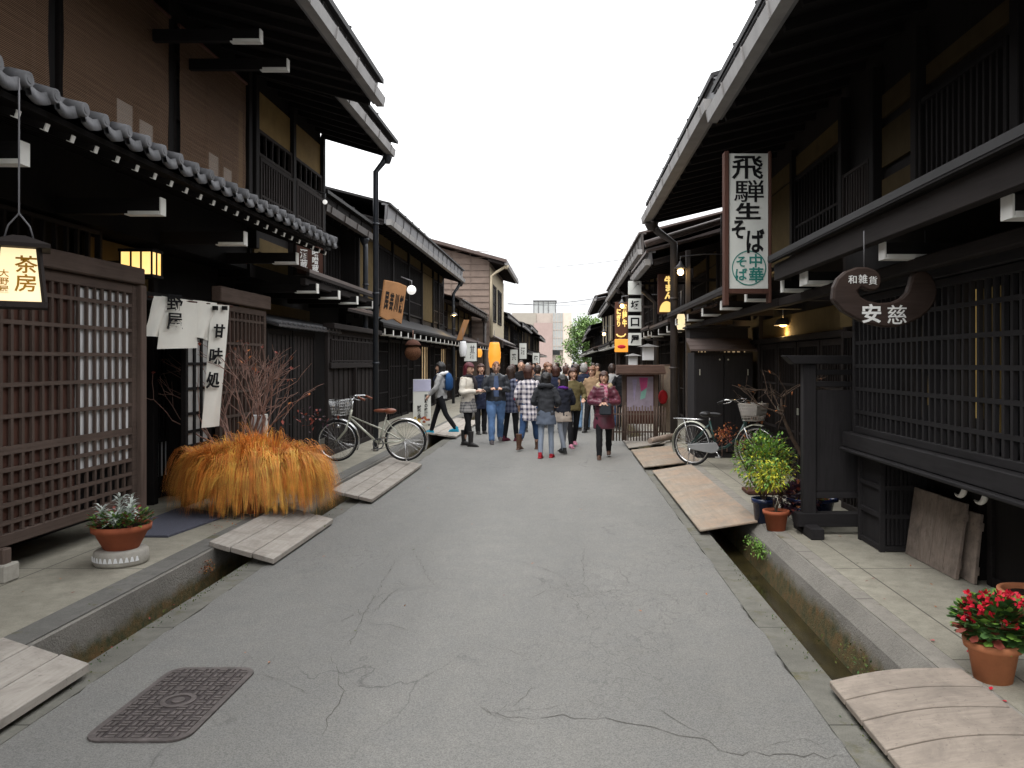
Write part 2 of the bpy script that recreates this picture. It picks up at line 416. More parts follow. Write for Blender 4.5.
# ------------------------------------------------------------------ lettering
def text(body, name, parent, m, o, u, v, w, h, bold=.02, depth=.004, line=1.0, keep=False):
    cu = bpy.data.curves.new('lettering', 'FONT'); cu.body = body; cu.align_x = 'CENTER'; cu.resolution_u = 2
    cu.offset = bold; cu.extrude = .5; cu.space_line = line
    ob = bpy.data.objects.new('lettering', cu); COL.objects.link(ob)
    bpy.context.view_layer.update()
    me = ob.evaluated_get(bpy.context.evaluated_depsgraph_get()).to_mesh()
    vs = [tuple(q.co) for q in me.vertices]; fs = [tuple(q.vertices) for q in me.polygons]
    bpy.data.objects.remove(ob)
    x0 = min(q[0] for q in vs); x1 = max(q[0] for q in vs); y0 = min(q[1] for q in vs); y1 = max(q[1] for q in vs)
    kx = w / (x1 - x0); ky = h / (y1 - y0)
    if keep: kx = ky = min(kx, ky)
    o = Vector(o); u = Vector(u).normalized(); v = Vector(v).normalized(); n = u.cross(v)
    b = MB()
    b.add([o + u*((q[0]-(x0+x1)/2)*kx) + v*((q[1]-(y0+y1)/2)*ky) + n*(q[2]*depth*2) for q in vs], fs)
    return b.build(name, m, parent, fixn=False)
# ------------------------------------------------------------------ the setting
YA, YB = -6, 330
ZP = .12                                        # level of the raised pavements
def struct(name, mb, m, **k): return mb.build(name, m, kind='structure', **k)
b = MB(); b.quad((-1500,-1500,-.36),(1500,-1500,-.36),(1500,1500,-.36),(-1500,1500,-.36)); struct('ground', b, D['earth'])
b = MB()
ny = 60
b.box(-2.53, 1.23, YA, YB, -.36, -.006)
ys = [YA+.09*k for k in range(390)] + [31+2.5*k for k in range(120)]; vs = []       # ragged edge of the asphalt
for y in ys:
    j1 = .022*noise.noise(Vector((y*2.1, 0, 0)))+.014*noise.noise(Vector((y*9, 3, 0))); j2 = .022*noise.noise(Vector((y*2.1, 9, 0)))+.014*noise.noise(Vector((y*9, 7, 0)))
    cw = .012*noise.noise(Vector((y*.5, 1, 5)))
    vs += [(-2.555+j1, y, -.012), (-2.54+j1, y, 0), (-.65, y, .0), (1.24+j2, y, 0), (1.255+j2, y, -.012)]
b.add(vs, [(5*i+k, 5*i+k+1, 5*i+k+6, 5*i+k+5) for i in range(len(ys)-1) for k in range(4)])
struct('road', b, D['asphalt'])
b = MB(); b.box(-2.74, -2.55, YA, YB, -.355, -.004); struct('road_edge', b, D['edge'])
b = MB(); b.box(1.25, 1.44, YA, YB, -.355, -.004); struct('road_edge', b, D['edge'])
b = MB(); b.box(-3.05, -2.74, YA, YB, -.355, -.27); struct('gutter_bed', b, D['bed'])
b = MB(); b.box(1.44, 1.88, YA, YB, -.355, -.27); struct('gutter_bed', b, D['bed'])
b = MB(); b.box(1.445, 1.795, YA, YB, -.268, -.235); struct('water', b, D['water'])
b = MB(); b.box(-3.27, -3.05, YA, YB, -.355, ZP-.004); struct('kerb', b, D['kerbface'], bevel=.015)
b = MB(); b.prism([(1.80,-.355),(1.86,.02),(1.93,ZP-.004),(2.08,ZP-.004),(2.08,-.355)], (0,YA,0), (1,0,0), (0,0,1), (0,1,0), YB-YA); struct('kerb', b, D['kerbface'])
b = MB(); b.box(-3.265, -3.06, YA, YB, ZP-.003, ZP+.002); struct('kerb_top', b, D['kerb'])
b = MB(); b.box(1.95, 2.075, YA, YB, ZP-.003, ZP+.002); struct('kerb_top', b, D['kerb_r'])
b = MB(); b.box(-14, -3.27, YA, YB, -.35, ZP); struct('pavement', b, D['pave'])
b = MB(); b.box(2.08, 14, YA, YB, -.35, ZP); struct('pavement', b, D['pave'])

# ------------------------------------------------------------------ building pieces
def profile_wall(par, s, y0, y1, prof, m, name='wall'):
    b = MB()
    b.prism([(s*x, z) for x, z in prof], (0, y0+.012, 0), (1,0,0), (0,0,1), (0,1,0), y1-y0-.024)
    return b.build(name, m, par)
def roof_slab(par, s, y0, y1, xe, ze, xr, zr, xb, zb, t, m, name='roof'):
    b = MB()
    b.prism([(s*xe, ze), (s*xr, zr), (s*xb, zb), (s*xb, zb-t), (s*xr, zr-t), (s*xe, ze-t)], (0, y0, 0), (1,0,0), (0,0,1), (0,1,0), y1-y0)
    # standing seams of the sheet roofing
    n = int((y1-y0)/.9)
    for i in range(1, n):
        y = y0 + i*.9
        b.bar((s*xe, y, ze+.012), (s*xr, y, zr+.012), .03, .03)
    return b.build(name, m, par)
def eaves(par, s, y0, y1, xe, ze, xw, zw, fh, soffit='black', fm='metal_dk', gm='metal', out=.13):
    # boarded underside with rafters, a fascia board above and a box gutter along the edge
    b = MB()
    xi = xe + .05
    b.prism([(s*xi, ze+.05), (s*(xw+.05), zw+.05), (s*(xw+.05), zw+.09), (s*xi, ze+.09)], (0, y0+.01, 0), (1,0,0), (0,0,1), (0,1,0), y1-y0-.02)
    n = max(2, int((y1-y0)/.46))
    for i in range(n+1):
        y = y0+.06 + (y1-y0-.12)*i/n
        b.bar((s*(xi+.02), y, ze+.01), (s*(xw+.03), y, zw+.01), .07, .085)
    b.build('eave_soffit', D[soffit+'_x'], par)
    b = MB()
    b.prism([(s*xe, ze), (s*(xe+.045), ze), (s*(xe+.02), ze+fh), (s*(xe-.03), ze+fh)], (0, y0, 0), (1,0,0), (0,0,1), (0,1,0), y1-y0)
    b.prism([(s*(xe-.05), ze+fh+.002), (s*(xe+.10), ze+fh+.002), (s*(xe+.10), ze+fh+.04), (s*(xe-.05), ze+fh+.04)], (0, y0, 0), (1,0,0), (0,0,1), (0,1,0), y1-y0)
    k = int((y1-y0)/.9)
    for i in range(k+1):
        y = y0+.03 + i*.9
        if y < y1-.02: b.bar((s*(xe-.004), y, ze+.05), (s*(xe-.038), y, ze+fh-.01), .022, .012, (0,1,0))
    b.build('fascia', D[fm], par)
    b = MB()
    g0 = ze-.03
    b.prism([(s*(xe-.004), g0), (s*(xe-.004), g0+.008), (s*(xe-out+.03), g0+.008), (s*(xe-out+.008), g0+.12), (s*(xe-out), g0+.125), (s*(xe-out+.022), g0)],
            (0, y0-.01, 0), (1,0,0), (0,0,1), (0,1,0), y1-y0+.02)
    for y in (y0-.014, y1+.002):
        b.prism([(s*(xe-.006), g0-.004), (s*(xe-.006), g0+.12), (s*(xe-out-.003), g0+.125), (s*(xe-out+.02), g0-.004)], (0, y, 0), (1,0,0), (0,0,1), (0,1,0), .012)
    for i in range(k+1):
        y = y0+.25 + i*.9
        if y < y1-.05: b.bar((s*(xe-out+.016), y, g0-.005), (s*(xe-out-.006), y, g0+.128), .02, .008, (0,1,0))
    b.build('gutter', D[gm], par)
JR = random.Random(99)
def lattice(par, s, x, y0, y1, z0, z1, dy, rows, mk='brown', fw=.07, bw=.03, back=None, name='lattice_window', backx=.07, bd=.035):
    # a framed screen of upright bars with level rails behind them, and what shows between the bars
    b = MB()
    xo = x; xi = x + .06
    b.box(s*xo, s*xi, y0, y0+fw, z0, z1); b.box(s*xo, s*xi, y1-fw, y1, z0, z1)
    b.box(s*(xo+.003), s*(xi-.003), y0+fw, y1-fw, z0, z0+fw); b.box(s*(xo+.003), s*(xi-.003), y0+fw, y1-fw, z1-fw, z1)
    f = b.build('frame' if par.type == 'MESH' else name, D[mk+'_y'], par, bevel=.006)
    b = MB()
    n = max(1, int(round((y1-y0-2*fw)/dy)))
    for i in range(1, n):
        y = y0+fw + (y1-y0-2*fw)*i/n + JR.gauss(0, .0022); t_ = JR.gauss(0, .0016); k_ = JR.gauss(0, .0012)
        b.bar((s*(xo+.010+bd/2+t_), y-k_, z0+fw), (s*(xo+.010+bd/2-t_), y+k_, z1-fw), bw*JR.uniform(.9,1.06) , bd, (s,0,0))
    b.build('bars', D[mk+'_z'], f)
    b = MB()
    for z in rows:
        if z0+fw < z < z1-fw: b.box(s*(xo+.0085), s*(xo+.008+bd), y0+fw, y1-fw, z-.016, z+.016)
    if b.v: b.build('rails', D[mk+'_y'], f)
    for (a0, a1, c0, c1, m) in (back or []):
        b = MB(); b.box(s*(x+backx), s*(x+backx+.02), a0, a1, c0, c1); b.build('pane', D[m], f)
    return f
def panel(par, s, x, y0, y1, z0, z1, m, t=.03, name='wall_panel', bevel=0):
    b = MB(); b.box(s*x, s*(x+t), y0, y1, z0, z1); return b.build(name, D[m], par, bevel=bevel)
def beam(par, p, q, w, h, m, name='beam', bevel=.008, up=(0,0,1)):
    b = MB(); b.bar(p, q, w, h, up); return b.build(name, D[m], par, bevel=bevel)
def arms(par, s, ys, x0, x1, z, w=.10, h=.17, mk='black', name='bracket_arm', strip=.3):
    # projecting beams whose ends are painted white on the face and the underside
    first = None
    for y in ys:
        if first is None:
            b = MB()
            b.box(s*x0, s*x1, y-w/2, y+w/2, z, z+h)
            b.box(s*(x0-.012), s*(x0-.001), y-w/2-.004, y+w/2+.004, z-.012, z+h+.004, 1)
            b.box(s*(x0-.001), s*(x0+strip), y-w/2-.004, y+w/2+.004, z-.012, z-.001, 1)
            b.box(s*(x0+.002), s*(x0+strip*.9), y-w/2-.009, y-w/2-.001, z-.010, z+.02, 1)
            first = b.build(name, [D[mk+'_x'], D['white']], par); y00 = y
        else:
            c = dup(first, par); c.location.y += y - y00
    return first
def lean_to(par, s, y0, y1, xe, ze, xw, zw, m='roof', fm='dark_y', fh=.09, name='lean_to_roof'):
    b = MB()
    b.prism([(s*xe, ze+fh*.6), (s*xw, zw+fh*.6), (s*xw, zw+fh*.6-.05), (s*xe, ze+fh*.6-.05)], (0, y0, 0), (1,0,0), (0,0,1), (0,1,0), y1-y0)
    r = b.build(name, D[m], par)
    b = MB(); b.box(s*(xe+.004), s*(xe+.05), y0+.004, y1-.004, ze-fh*.5, ze+fh*.55 - .04)
    n = max(2, int((y1-y0)/.45))
    b.build('eave_board', D[fm], r)
    return r
def downpipe(par, pts, r, m, straps=(), name='downpipe'):
    b = MB(); b.tube(pts, r, 10)
    top = Vector(pts[0])
    b.tube([top+Vector((0,0,.02)), top+Vector((0,0,-.05)), top+Vector((0,0,-.16))], [r*1.9, r*1.8, r*1.05], 10)
    for z in straps:
        p = Vector((pts[-1][0], pts[-1][1], z)); b.tube([p-Vector((0,0,.02)), p+Vector((0,0,.02))], r*1.25, 10)
    return b.build(name, D[m], par)
def white_globe(x, y, z, r, label, cat='lamp'):
    t = thing('globe_lamp', (x, y, z-r), label, cat)
    b = MB(); b.ell((x, y, z), (r, r, r), 20, 14); b.build('globe', D['lamp_white'], t)
    b = MB(); b.tube([(x, y, z+r*.9), (x, y+.02, z+r+.1), (x-.25, y+.1, z+r+.2)], .015, 6); b.build('bracket', D['metal_dk'], t)
    return t

# ================================================================== LEFT 1: the tea house
L1 = thing('tea_house', (-5.2, 4.5, ZP), 'dark timber tea house with bamboo blinds over a grey tiled eave', 'house', 'timber townhouses lining the street')
y0, y1 = -4.0, 11.05
profile_wall(L1, -1, y0, y1, [(4.80,ZP),(4.80,3.0),(4.40,3.0),(4.40,5.9),(9.5,7.6),(13.5,6),(13.5,ZP)], D['black_z'])
roof_slab(L1, -1, y0, 11.2, 2.55, 5.68, 9.5, 7.75, 13.8, 6.2, .07, D['roof'])
eaves(L1, -1, y0, 11.2, 2.66, 5.33, 4.40, 5.78, .30, gm='metal', fm='metal_dk')
# tiled lower eave
def tiled_eave():
    b = MB(); p = .27; xe, ze, xw, zw = 3.22, 3.36, 4.42, 3.80
    ya = 11.2 - 44*p; ny = 44*10; nxs = 5
    def wave(t):
        t = t % 1
        return .055*math.cos(2*math.pi*min(t, .32)/.64)**2 if t < .32 else (.055*math.cos(2*math.pi*(1-t)/.36)**2 if t > .91 else -.028*math.sin(math.pi*(t-.32)/.59))
    vs = []; rows = []
    for k in range(nxs):                        # each course steps up over the one below
        for e in (0, 1):
            q = (k + e)/nxs
            lift = .022 if e == 0 else 0
            row = []
            for i in range(ny+1):
                y = ya + p*i/10
                row.append(len(vs)); vs.append((-(xe+(xw-xe)*q), y, ze+(zw-ze)*q + lift + wave(i/10)))
            rows.append(row)
    fs = [(rows[k][i], rows[k][i+1], rows[k+1][i+1], rows[k+1][i]) for k in range(len(rows)-1) for i in range(ny)]
    b.add(vs, fs, 0, True)
    r = b.build('tiled_eave', D['tile'], L1, fixn=False)
    e = MB()
    for k in range(44):                         # round end caps and curved aprons along the edge
        y = ya + p*k
        c = Vector((-xe+.02+JR.gauss(0,.006), y+.005+JR.gauss(0,.006), ze+.03+JR.gauss(0,.006)))
        e.tube([c+Vector((.03,0,0)), c+Vector((.02,0,0)), c+Vector((-.10,0,.03))], [.040, .047, .045], 14)
        e.tube([c+Vector((.034,0,0)), c+Vector((.028,0,0))], [.022, .026], 10)
        ap = []
        for i in range(9):
            t = .22 + .66*i/8
            z = ze + .022 - .028*math.sin(math.pi*i/8)
            ap.append((y + p*t, z))
        for i in range(8):
            (a, za), (c2, zc) = ap[i], ap[i+1]
            e.add([(-xe+.012,a,za+.012),(-xe+.012,c2,zc+.012),(-xe+.03,c2,zc-.066),(-xe+.03,a,za-.066),(-xe-.02,a,za+.012),(-xe-.02,c2,zc+.012),(-xe-.005,c2,zc-.066),(-xe-.005,a,za-.066)],
                  [(0,1,2,3),(4,7,6,5),(0,4,5,1),(3,2,6,7)], 0, True)
    e.build('eave_tiles', D['tile'], r)
    b = MB(); b.box(-4.4, -3.3, ya, 11.18, 3.18, 3.2)                # underside boarding
    b = MB()
    b.prism([(-3.29, 3.27), (-4.40, 3.66), (-4.40, 3.70), (-3.29, 3.31)], (0, ya, 0), (1,0,0), (0,0,1), (0,1,0), 11.18-ya)
    b.build('boarding', D['black_x'], r)
    first = None
    for k in range(44):
        y = ya + p*(k+.5)
        if first is None:
            q = MB(); q.bar((-3.33, y, 3.225), (-4.38, y, 3.60), .034, .045, mi=0); q.bar((-3.322, y, 3.222), (-3.331, y, 3.225), .036, .048, mi=1)
            q.bar((-3.33, y, 3.200), (-3.36, y, 3.211), .035, .005, mi=1)
            first = q.build('rafter', [D['black_x'], D['white']], r); yy = y
        else:
            c = dup(first, r); c.location.y += y-yy
    # capping tiles at the far verge
    e = MB(); e.tube([(-xe, 11.2, ze+.05), (-xw, 11.2, zw+.05)], .06, 10); e.build('verge_tiles', D['tile'], r)
tiled_eave()
arms(L1, -1, (1.6, 3.4, 5.16, 6.93, 8.72, 10.4), 3.50, 4.78, 3.0, .085, .135)
arms(L1, -1, (8.25, 9.05), 3.15, 4.42, 5.02, .07, .12)
# upper storey: posts, window panes and rails behind the blinds
for y in (-2.2, 0.8, 2.75, 4.62, 6.68, 8.72, 10.92): beam(L1, (-4.36, y, 3.6), (-4.36, y, 5.75), .12, .12, 'black_z', 'post')
for (a, c) in ((2.85, 4.5), (4.75, 6.55), (6.85, 8.6), (8.85, 10.6)):
    w = lattice(L1, -1, 4.335, a, c, 3.95, 5.15, .42, (4.45, 4.9), 'dark', .06, .035, None, 'shoji_window')
    k = 0
    for i in range(4):
        for j in range(2):
            yy = a+.08+(c-a-.16)*i/4; zz = 4.0+j*.46
            if (i, j) in ((2,0),(3,0)) and a > 6.7:
                q = MB(); q.box(-4.394, -4.385, yy+.03, yy+(c-a)/4-.07, zz+.03, zz+(.30 if i == 2 else .22)); q.build('pane', D['glow_shoji'], w)
panel(L1, -1, 4.385, 10.62, 10.85, 3.7, 5.1, 'plaster', name='plaster_panel')
# lower storey
rows = [.40+.13*k for k in range(1, 6)] + [1.08+.235*k for k in range(0, 6)]
lb = [(2.6, 6.78, .45, 2.40, 'redbrown'), (6.80, 7.62, .80, 2.36, 'paper')]
lat = lattice(L1, -1, 4.12, 2.6, 7.70, .36, 2.46, .118, rows, 'brown', .09, .030, lb, 'lattice_window', .045, .022)
b = MB(); b.box(-4.78, -4.22, 2.62, 7.68, .42, 2.42); b.build('bay_body', D['black_z'], L1)
panel(L1, -1, 4.07, 2.55, 7.74, 2.465, 2.62, 'brown_y', .12, 'lintel', .01)
beam(L1, (-4.115, 7.735, ZP), (-4.115, 7.735, 2.46), .10, .075, 'brown_z', 'post', up=(1,0,0))
beam(L1, (-4.12, 5.84, ZP), (-4.12, 5.84, .36), .09, .09, 'brown_z', 'post')
b = MB(); b.box(-4.2, -4.04, 5.76, 5.92, ZP, ZP+.13); b.build('post_stone', D['stone'], L1, bevel=.01)
# slatted transom above the lattice
lattice(L1, -1, 4.40, 2.6, 7.6, 2.62, 2.96, .16, (), 'dark', .04, .03, None, 'transom')
panel(L1, -1, 4.66, 7.75, 8.95, 2.45, 2.95, 'plaster_dim', name='plaster_panel')
beam(L1, (-4.66, 8.98, ZP), (-4.66, 8.98, 3.0), .11, .12, 'black_z', 'post')
# recessed sliding door with white lower slats
dr = lattice(L1, -1, 4.72, 8.05, 9.92, ZP+.02, 2.2, .085, (.30, .80, 1.3), 'black', .07, .03, [(8.15, 9.85, .38, .78, 'paper'), (8.15, 9.85, .82, 2.1, 'glass')], 'sliding_door', .038, .012)
sp = lattice(L1, -1, 4.20, 8.84, 9.49, ZP, 2.35, .19, (.62, .78, .94, 1.14, 1.42, 1.7, 2.0), 'black', .06, .05, [(8.88, 9.45, .55, 2.3, 'paper_dim')], 'paper_screen', .026, .012)
beam(L1, (-4.35, 7.95, 2.40), (-4.35, 9.5, 2.40), .10, .10, 'black_y', 'lintel')
lat2 = lattice(L1, -1, 4.12, 9.52, 11.0, .40, 2.42, .125, [.75+.3*k for k in range(6)], 'brown', .08, .032, [(9.6, 10.92, .48, 2.36, 'redbrown')], 'lattice_window', .045, .022)
b = MB(); b.box(-4.78, -4.22, 9.54, 10.98, ZP, 2.44); b.build('bay_body', D['black_z'], L1)
panel(L1, -1, 4.07, 9.45, 11.04, 2.44, 2.62, 'brown_y', .12, 'lintel', .01)
beam(L1, (-4.13, 10.95, ZP), (-4.13, 10.95, .40), .08, .08, 'brown_z', 'post')

# ================================================================== LEFT 2
L2 = thing('timber_townhouse', (-5.2, 12.6, ZP), 'narrow dark townhouse with balcony lattice and ochre plaster beside the tea house', 'house', 'timber townhouses lining the street')
profile_wall(L2, -1, 11.05, 14.25, [(4.80,ZP),(4.80,2.9),(4.37,2.9),(4.37,5.87),(9.3,7.3),(13.5,5.8),(13.5,ZP)], D['black_z'])
roof_slab(L2, -1, 11.21, 14.55, 3.05, 5.74, 9.3, 7.45, 13.8, 6.0, .06, D['roof'])
eaves(L2, -1, 11.22, 14.5, 3.22, 5.47, 4.38, 5.80, .20, gm='metal', fm='metal_dk')
for y in (11.12, 12.65, 14.19): beam(L2, (-4.33, y, 3.3), (-4.33, y, 5.7), .12, .10, 'black_z', 'post')
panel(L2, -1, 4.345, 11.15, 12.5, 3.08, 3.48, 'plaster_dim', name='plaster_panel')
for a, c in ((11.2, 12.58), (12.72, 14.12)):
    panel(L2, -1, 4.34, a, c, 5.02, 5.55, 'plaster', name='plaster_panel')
    lattice(L2, -1, 4.30, a, c, 4.62, 5.0, .27, (), 'dark', .05, .035, [(a+.05, c-.05, 4.66, 4.96, 'glass'), (a+.75, a+.95, 4.70, 4.93, 'paper')], 'transom')
    lattice(L2, -1, 4.27, a, c, 3.66, 4.60, .098, (3.98, 4.06), 'dark', .06, .035, [(a+.05, c-.05, 3.7, 4.55, 'glass')], 'balcony_lattice')
lean_to(L2, -1, 11.3, 15.3, 3.62, 2.98, 4.4, 3.25, 'roofbrown')
beam(L2, (-3.72, 11.3, 2.86), (-3.72, 15.3, 2.86), .08, .10, 'dark_y', 'beam')
arms(L2, -1, (11.5, 12.6, 13.7, 14.8), 3.58, 4.75, 2.72, .10, .12)
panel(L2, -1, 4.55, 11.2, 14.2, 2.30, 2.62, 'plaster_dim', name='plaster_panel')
# small tiled pent roof over the gate front
b = MB()
for i in range(15):
    y = 11.2 + i*.205
    b.tube([(-3.98, y, 2.25), (-4.6, y, 2.42)], .045, 8)
b.prism([(-3.98, 2.22), (-4.6, 2.39), (-4.6, 2.42), (-3.98, 2.25)], (0, 11.1, 0), (1,0,0), (0,0,1), (0,1,0), 3.1)
b.build('pent_roof', D['tile_dark'], L2)
for (a, c, x) in ((11.15, 12.15, 4.16), (12.2, 13.3, 4.16)):
    d_ = lattice(L2, -1, x, a, c, ZP, 2.2, .16, (1.2,), 'black', .08, .02, [(a+.08, c-.08, ZP+.05, 2.12, 'dark_z')], 'board_panel', .02)
downpipe(L2, [(-3.22, 14.42, 5.46), (-3.30, 14.40, 5.30), (-3.42, 14.38, 5.14), (-3.42, 14.38, ZP)], .05, 'pipe', (4.2, 2.95, 1.7))
# the gate leaf standing forward of the wall
g = thing('wooden_gate', (-4.05, 14.9, ZP), 'dark wooden gate with slatted top behind the silver bicycle', 'gate')
f = lattice(g, -1, 4.0, 13.45, 16.75, ZP, 2.28, .3, (), 'dark', .10, .01, [(13.5, 16.7, ZP+.02, 2.2, 'dark_z')], 'frame', .03)
lattice(g, -1, 3.985, 13.62, 16.6, 1.72, 2.12, .11, (), 'dark', .03, .04, None, 'slatted_top')
beam(g, (-3.99, 13.5, 1.66), (-3.99, 16.7, 1.66), .06, .10, 'dark_y', 'rail')
beam(g, (-3.97, 13.38, 2.33), (-3.97, 16.85, 2.33), .20, .09, 'dark_y', 'cap_rail')
beam(g, (-3.99, 15.1, .2), (-3.99, 15.1, 1.62), .05, .08, 'dark_z', 'stile', up=(1,0,0))

# ================================================================== LEFT 2b: set back, low eave
L3 = thing('timber_townhouse', (-5.8, 16.1, ZP), 'low dark set back townhouse behind the tall blue black downpipe', 'house', 'timber townhouses lining the street')
profile_wall(L3, -1, 14.25, 17.95, [(5.1,ZP),(5.1,4.75),(9.3,6.2),(13.5,4.7),(13.5,ZP)], D['black_z'])
roof_slab(L3, -1, 14.28, 17.93, 4.25, 4.80, 9.3, 6.5, 13.7, 5, .06, D['roof'])
eaves(L3, -1, 14.28, 17.93, 4.38, 4.45, 5.1, 4.72, .28, gm='pipe_br', fm='black_y')
panel(L3, -1, 5.06, 14.4, 16.2, 3.2, 4.3, 'plaster_dim', name='plaster_panel')
lattice(L3, -1, 5.02, 16.3, 17.8, 3.2, 4.3, .12, (), 'black', .06, .03, [(16.35, 17.75, 3.2, 4.25, 'glass')], 'lattice_window')
lean_to(L3, -1, 15.4, 17.93, 4.2, 2.75, 5.1, 3.1, 'roofbrown')
downpipe(L3, [(-4.38, 17.4, 4.42), (-4.36, 17.4, 4.2), (-4.36, 17.4, ZP)], .055, 'pipe', (3.4, 2))

# ================================================================== LEFT 3: long house with deep fascia
def shop_front(par, s, x, y0, y1, mk, seedv, lit=.3, ztop=2.35):
    # a run of framed bays: lattices, board doors and openings with the lit shop behind
    rnd = random.Random(seedv); y = y0
    while y < y1 - .6:
        w = min(rnd.choice((.95, 1.3, 1.7)), y1-y); k = rnd.random()
        if k < .42: lattice(par, s, x, y+.03, y+w-.03, ZP+.3, ztop-.03, .12, (.9, 1.5, 2.0), mk, .07, .03, [(y+.1, y+w-.1, ZP+.35, ztop-.1, 'glass')], 'lattice_window')
        elif k < .42+lit: lattice(par, s, x, y+.03, y+w-.03, ZP+.1, ztop-.05, w*.34, (1.0,), mk, .06, .04, [(y+.1, y+w-.1, .9, ztop-.1, 'shop_in'), (y+.1, y+w-.1, ZP+.15, .88, 'dark_z')], 'shop_window')
        else: lattice(par, s, x, y+.03, y+w-.03, ZP, ztop, .2, (.7, 1.6), mk, .08, .012, [(y+.06, y+w-.06, ZP+.05, ztop-.06, mk+'_z')], 'door', .03)
        b = MB(); b.box(s*(x-.02), s*(x+.1), y-.05, y+.03, ZP, ztop+.25); b.build('post', D[mk+'_z'], par)
        y += w
def upper_front(par, s, x, y0, y1, z0, z1, mk, seedv, plaster='plaster_dim'):
    rnd = random.Random(seedv); y = y0+.1
    while y < y1 - .5:
        w = min(rnd.choice((1.2, 1.8, 2.2)), y1-y-.1); k = rnd.random()
        if k < .6: lattice(par, s, x, y+.06, y+w-.06, z0, z1-.3, .13, (z0+.45,), mk, .06, .035, [(y+.12, y+w-.12, z0+.05, z1-.36, 'glass')], 'lattice_window')
        else: panel(par, s, x+.02, y+.06, y+w-.06, z0, z1-.3, plaster, name='plaster_panel')
        panel(par, s, x+.03, y+.06, y+w-.06, z1-.26, z1, plaster, name='plaster_panel')
        b = MB(); b.box(s*(x-.03), s*(x+.08), y-.06, y+.05, z0-.4, z1+.1); b.build('post', D[mk+'_z'], par)
        y += w
def townhouse(s, y0, y1, xw, xe, ze, fh, label, xg=None, hx=None, hz=2.6, mk='dark', rm='roof', fm='metal_dk', gm='metal', seedv=1, lit=.3, plaster='plaster_dim', upper=True, back=6.5, group='timber townhouses lining the street', armgap=1.1):
    h = thing('timber_townhouse', (s*(xw+1), (y0+y1)/2, ZP), label, 'house', group)
    xg = xg or xw+.25; pit = .26
    zw = ze + pit*(xw-xe); xr = xw+back*.7; zr = ze+fh+pit*(xr-xe)
    profile_wall(h, s, y0, y1, [(xg,ZP),(xg,hz+.25),(xw,hz+.25),(xw,zw+.075),(xr,zr-.15),(xr+back,ze-.2),(xr+back,ZP)], D[mk+'_z'])
    roof_slab(h, s, y0+.01, y1-.01, xe-.10, ze+fh+.05, xr, zr+.05, xr+back+.2, ze+.2, .05, D[rm])
    eaves(h, s, y0+.01, y1-.01, xe, ze, xw, zw, fh, mk if mk != 'brown' else 'dark', fm, gm)
    if hx:
        lean_to(h, s, y0+.05, y1-.05, hx, hz, xw, hz+.35, rm, mk+'_y')
        n = max(2, int((y1-y0)/armgap))
        arms(h, s, [y0+.3+(y1-y0-.6)*i/(n-1) for i in range(n)], hx+.03, xg, hz-.20, .09, .12, mk if mk != 'brown' else 'dark')
    if upper: upper_front(h, s, xw-.05, y0, y1, hz+.55, zw-.05, mk, seedv, plaster)
    shop_front(h, s, xg-.08, y0+.1, y1-.1, mk, seedv+5, lit, min(2.35, hz-.15))
    return h
L4 = townhouse(-1, 18.0, 31.2, 4.75, 4.05, 4.84, .42, 'long dark townhouse with deep metal clad eave left of the crowd', 4.95, 4.12, 2.56, 'black', 'roof', 'metal_dk', 'metal', 11, .2, 'plaster_dim', armgap=.85)
downpipe(L4, [(-4.1, 31.1, 4.82), (-4.2, 31.0, 4.6), (-4.35, 30.9, 4.35), (-4.35, 30.9, ZP)], .06, 'pipe', (3,))
L5 = townhouse(-1, 31.3, 41.6, 4.9, 4.15, 3.95, .22, 'low dark townhouse with brown gutter before the tall clad house', 5.0, 4.0, 2.55, 'dark', 'roofbrown', 'pipe_br', 'pipe_br', 22, .5)
downpipe(L5, [(-4.2, 41.3, 3.9), (-4.2, 41.3, ZP)], .09, 'pipe_br', (2.5,))
# tall house clad in weathered boards, its near side wall in view
L6 = thing('clad_townhouse', (-6, 46.5, ZP), 'tall townhouse clad in weathered brown boards with cream street front', 'house', 'timber townhouses lining the street')
profile_wall(L6, -1, 41.8, 51, [(4.0,ZP),(4.0,7.0),(6.8,7.75),(12,7.0),(12,ZP)], D['boarding'])
b = MB()
for k in range(14):
    z = 3.2+.33*k
    b.box(-11, -4.02, 41.77, 41.80, z, z+.03)
for x in (-5, -6, -7, -8): b.box(x-.02, x+.02, 41.765, 41.80, 3, 7.4)
b.build('cladding', D['boarding'], L6)
roof_slab(L6, -1, 41.1, 51.3, 3.05, 7.0, 6.9, 8.05, 12.5, 7.1, .16, D['roofbrown'])
eaves(L6, -1, 41.2, 51.2, 3.15, 6.75, 4.0, 6.98, .14, 'dark', 'metal_dk', 'metal')
panel(L6, -1, 3.96, 41.9, 50.9, 3.1, 6.7, 'cream', name='street_wall')
for a, c in ((42.6, 45.0), (46.2, 48.6)):
    lattice(L6, -1, 3.9, a, c, 3.9, 5.9, .6, (4.9,), 'dark', .12, .06, [(a+.1, c-.1, 4, 5.8, 'glass')], 'window', .05)
lean_to(L6, -1, 41.9, 50.9, 3.2, 2.75, 4.0, 3.15, 'roofbrown')
downpipe(L6, [(-3.1, 41.5, 6.7), (-3.6, 41.6, 6.4), (-3.88, 41.7, 6.2), (-3.88, 41.7, 3)], .07, 'cream')
shop_front(L6, -1, 3.9, 42, 50.8, 'dark', 31, .4)
fl = 'timber townhouses lining the street'
townhouse(-1, 51.2, 63, 4.4, 3.7, 4.55, .25, 'dark townhouse with brown roof just beyond the tall clad house', None, 3.3, 2.6, 'dark', 'roofbrown', seedv=41, lit=.4)
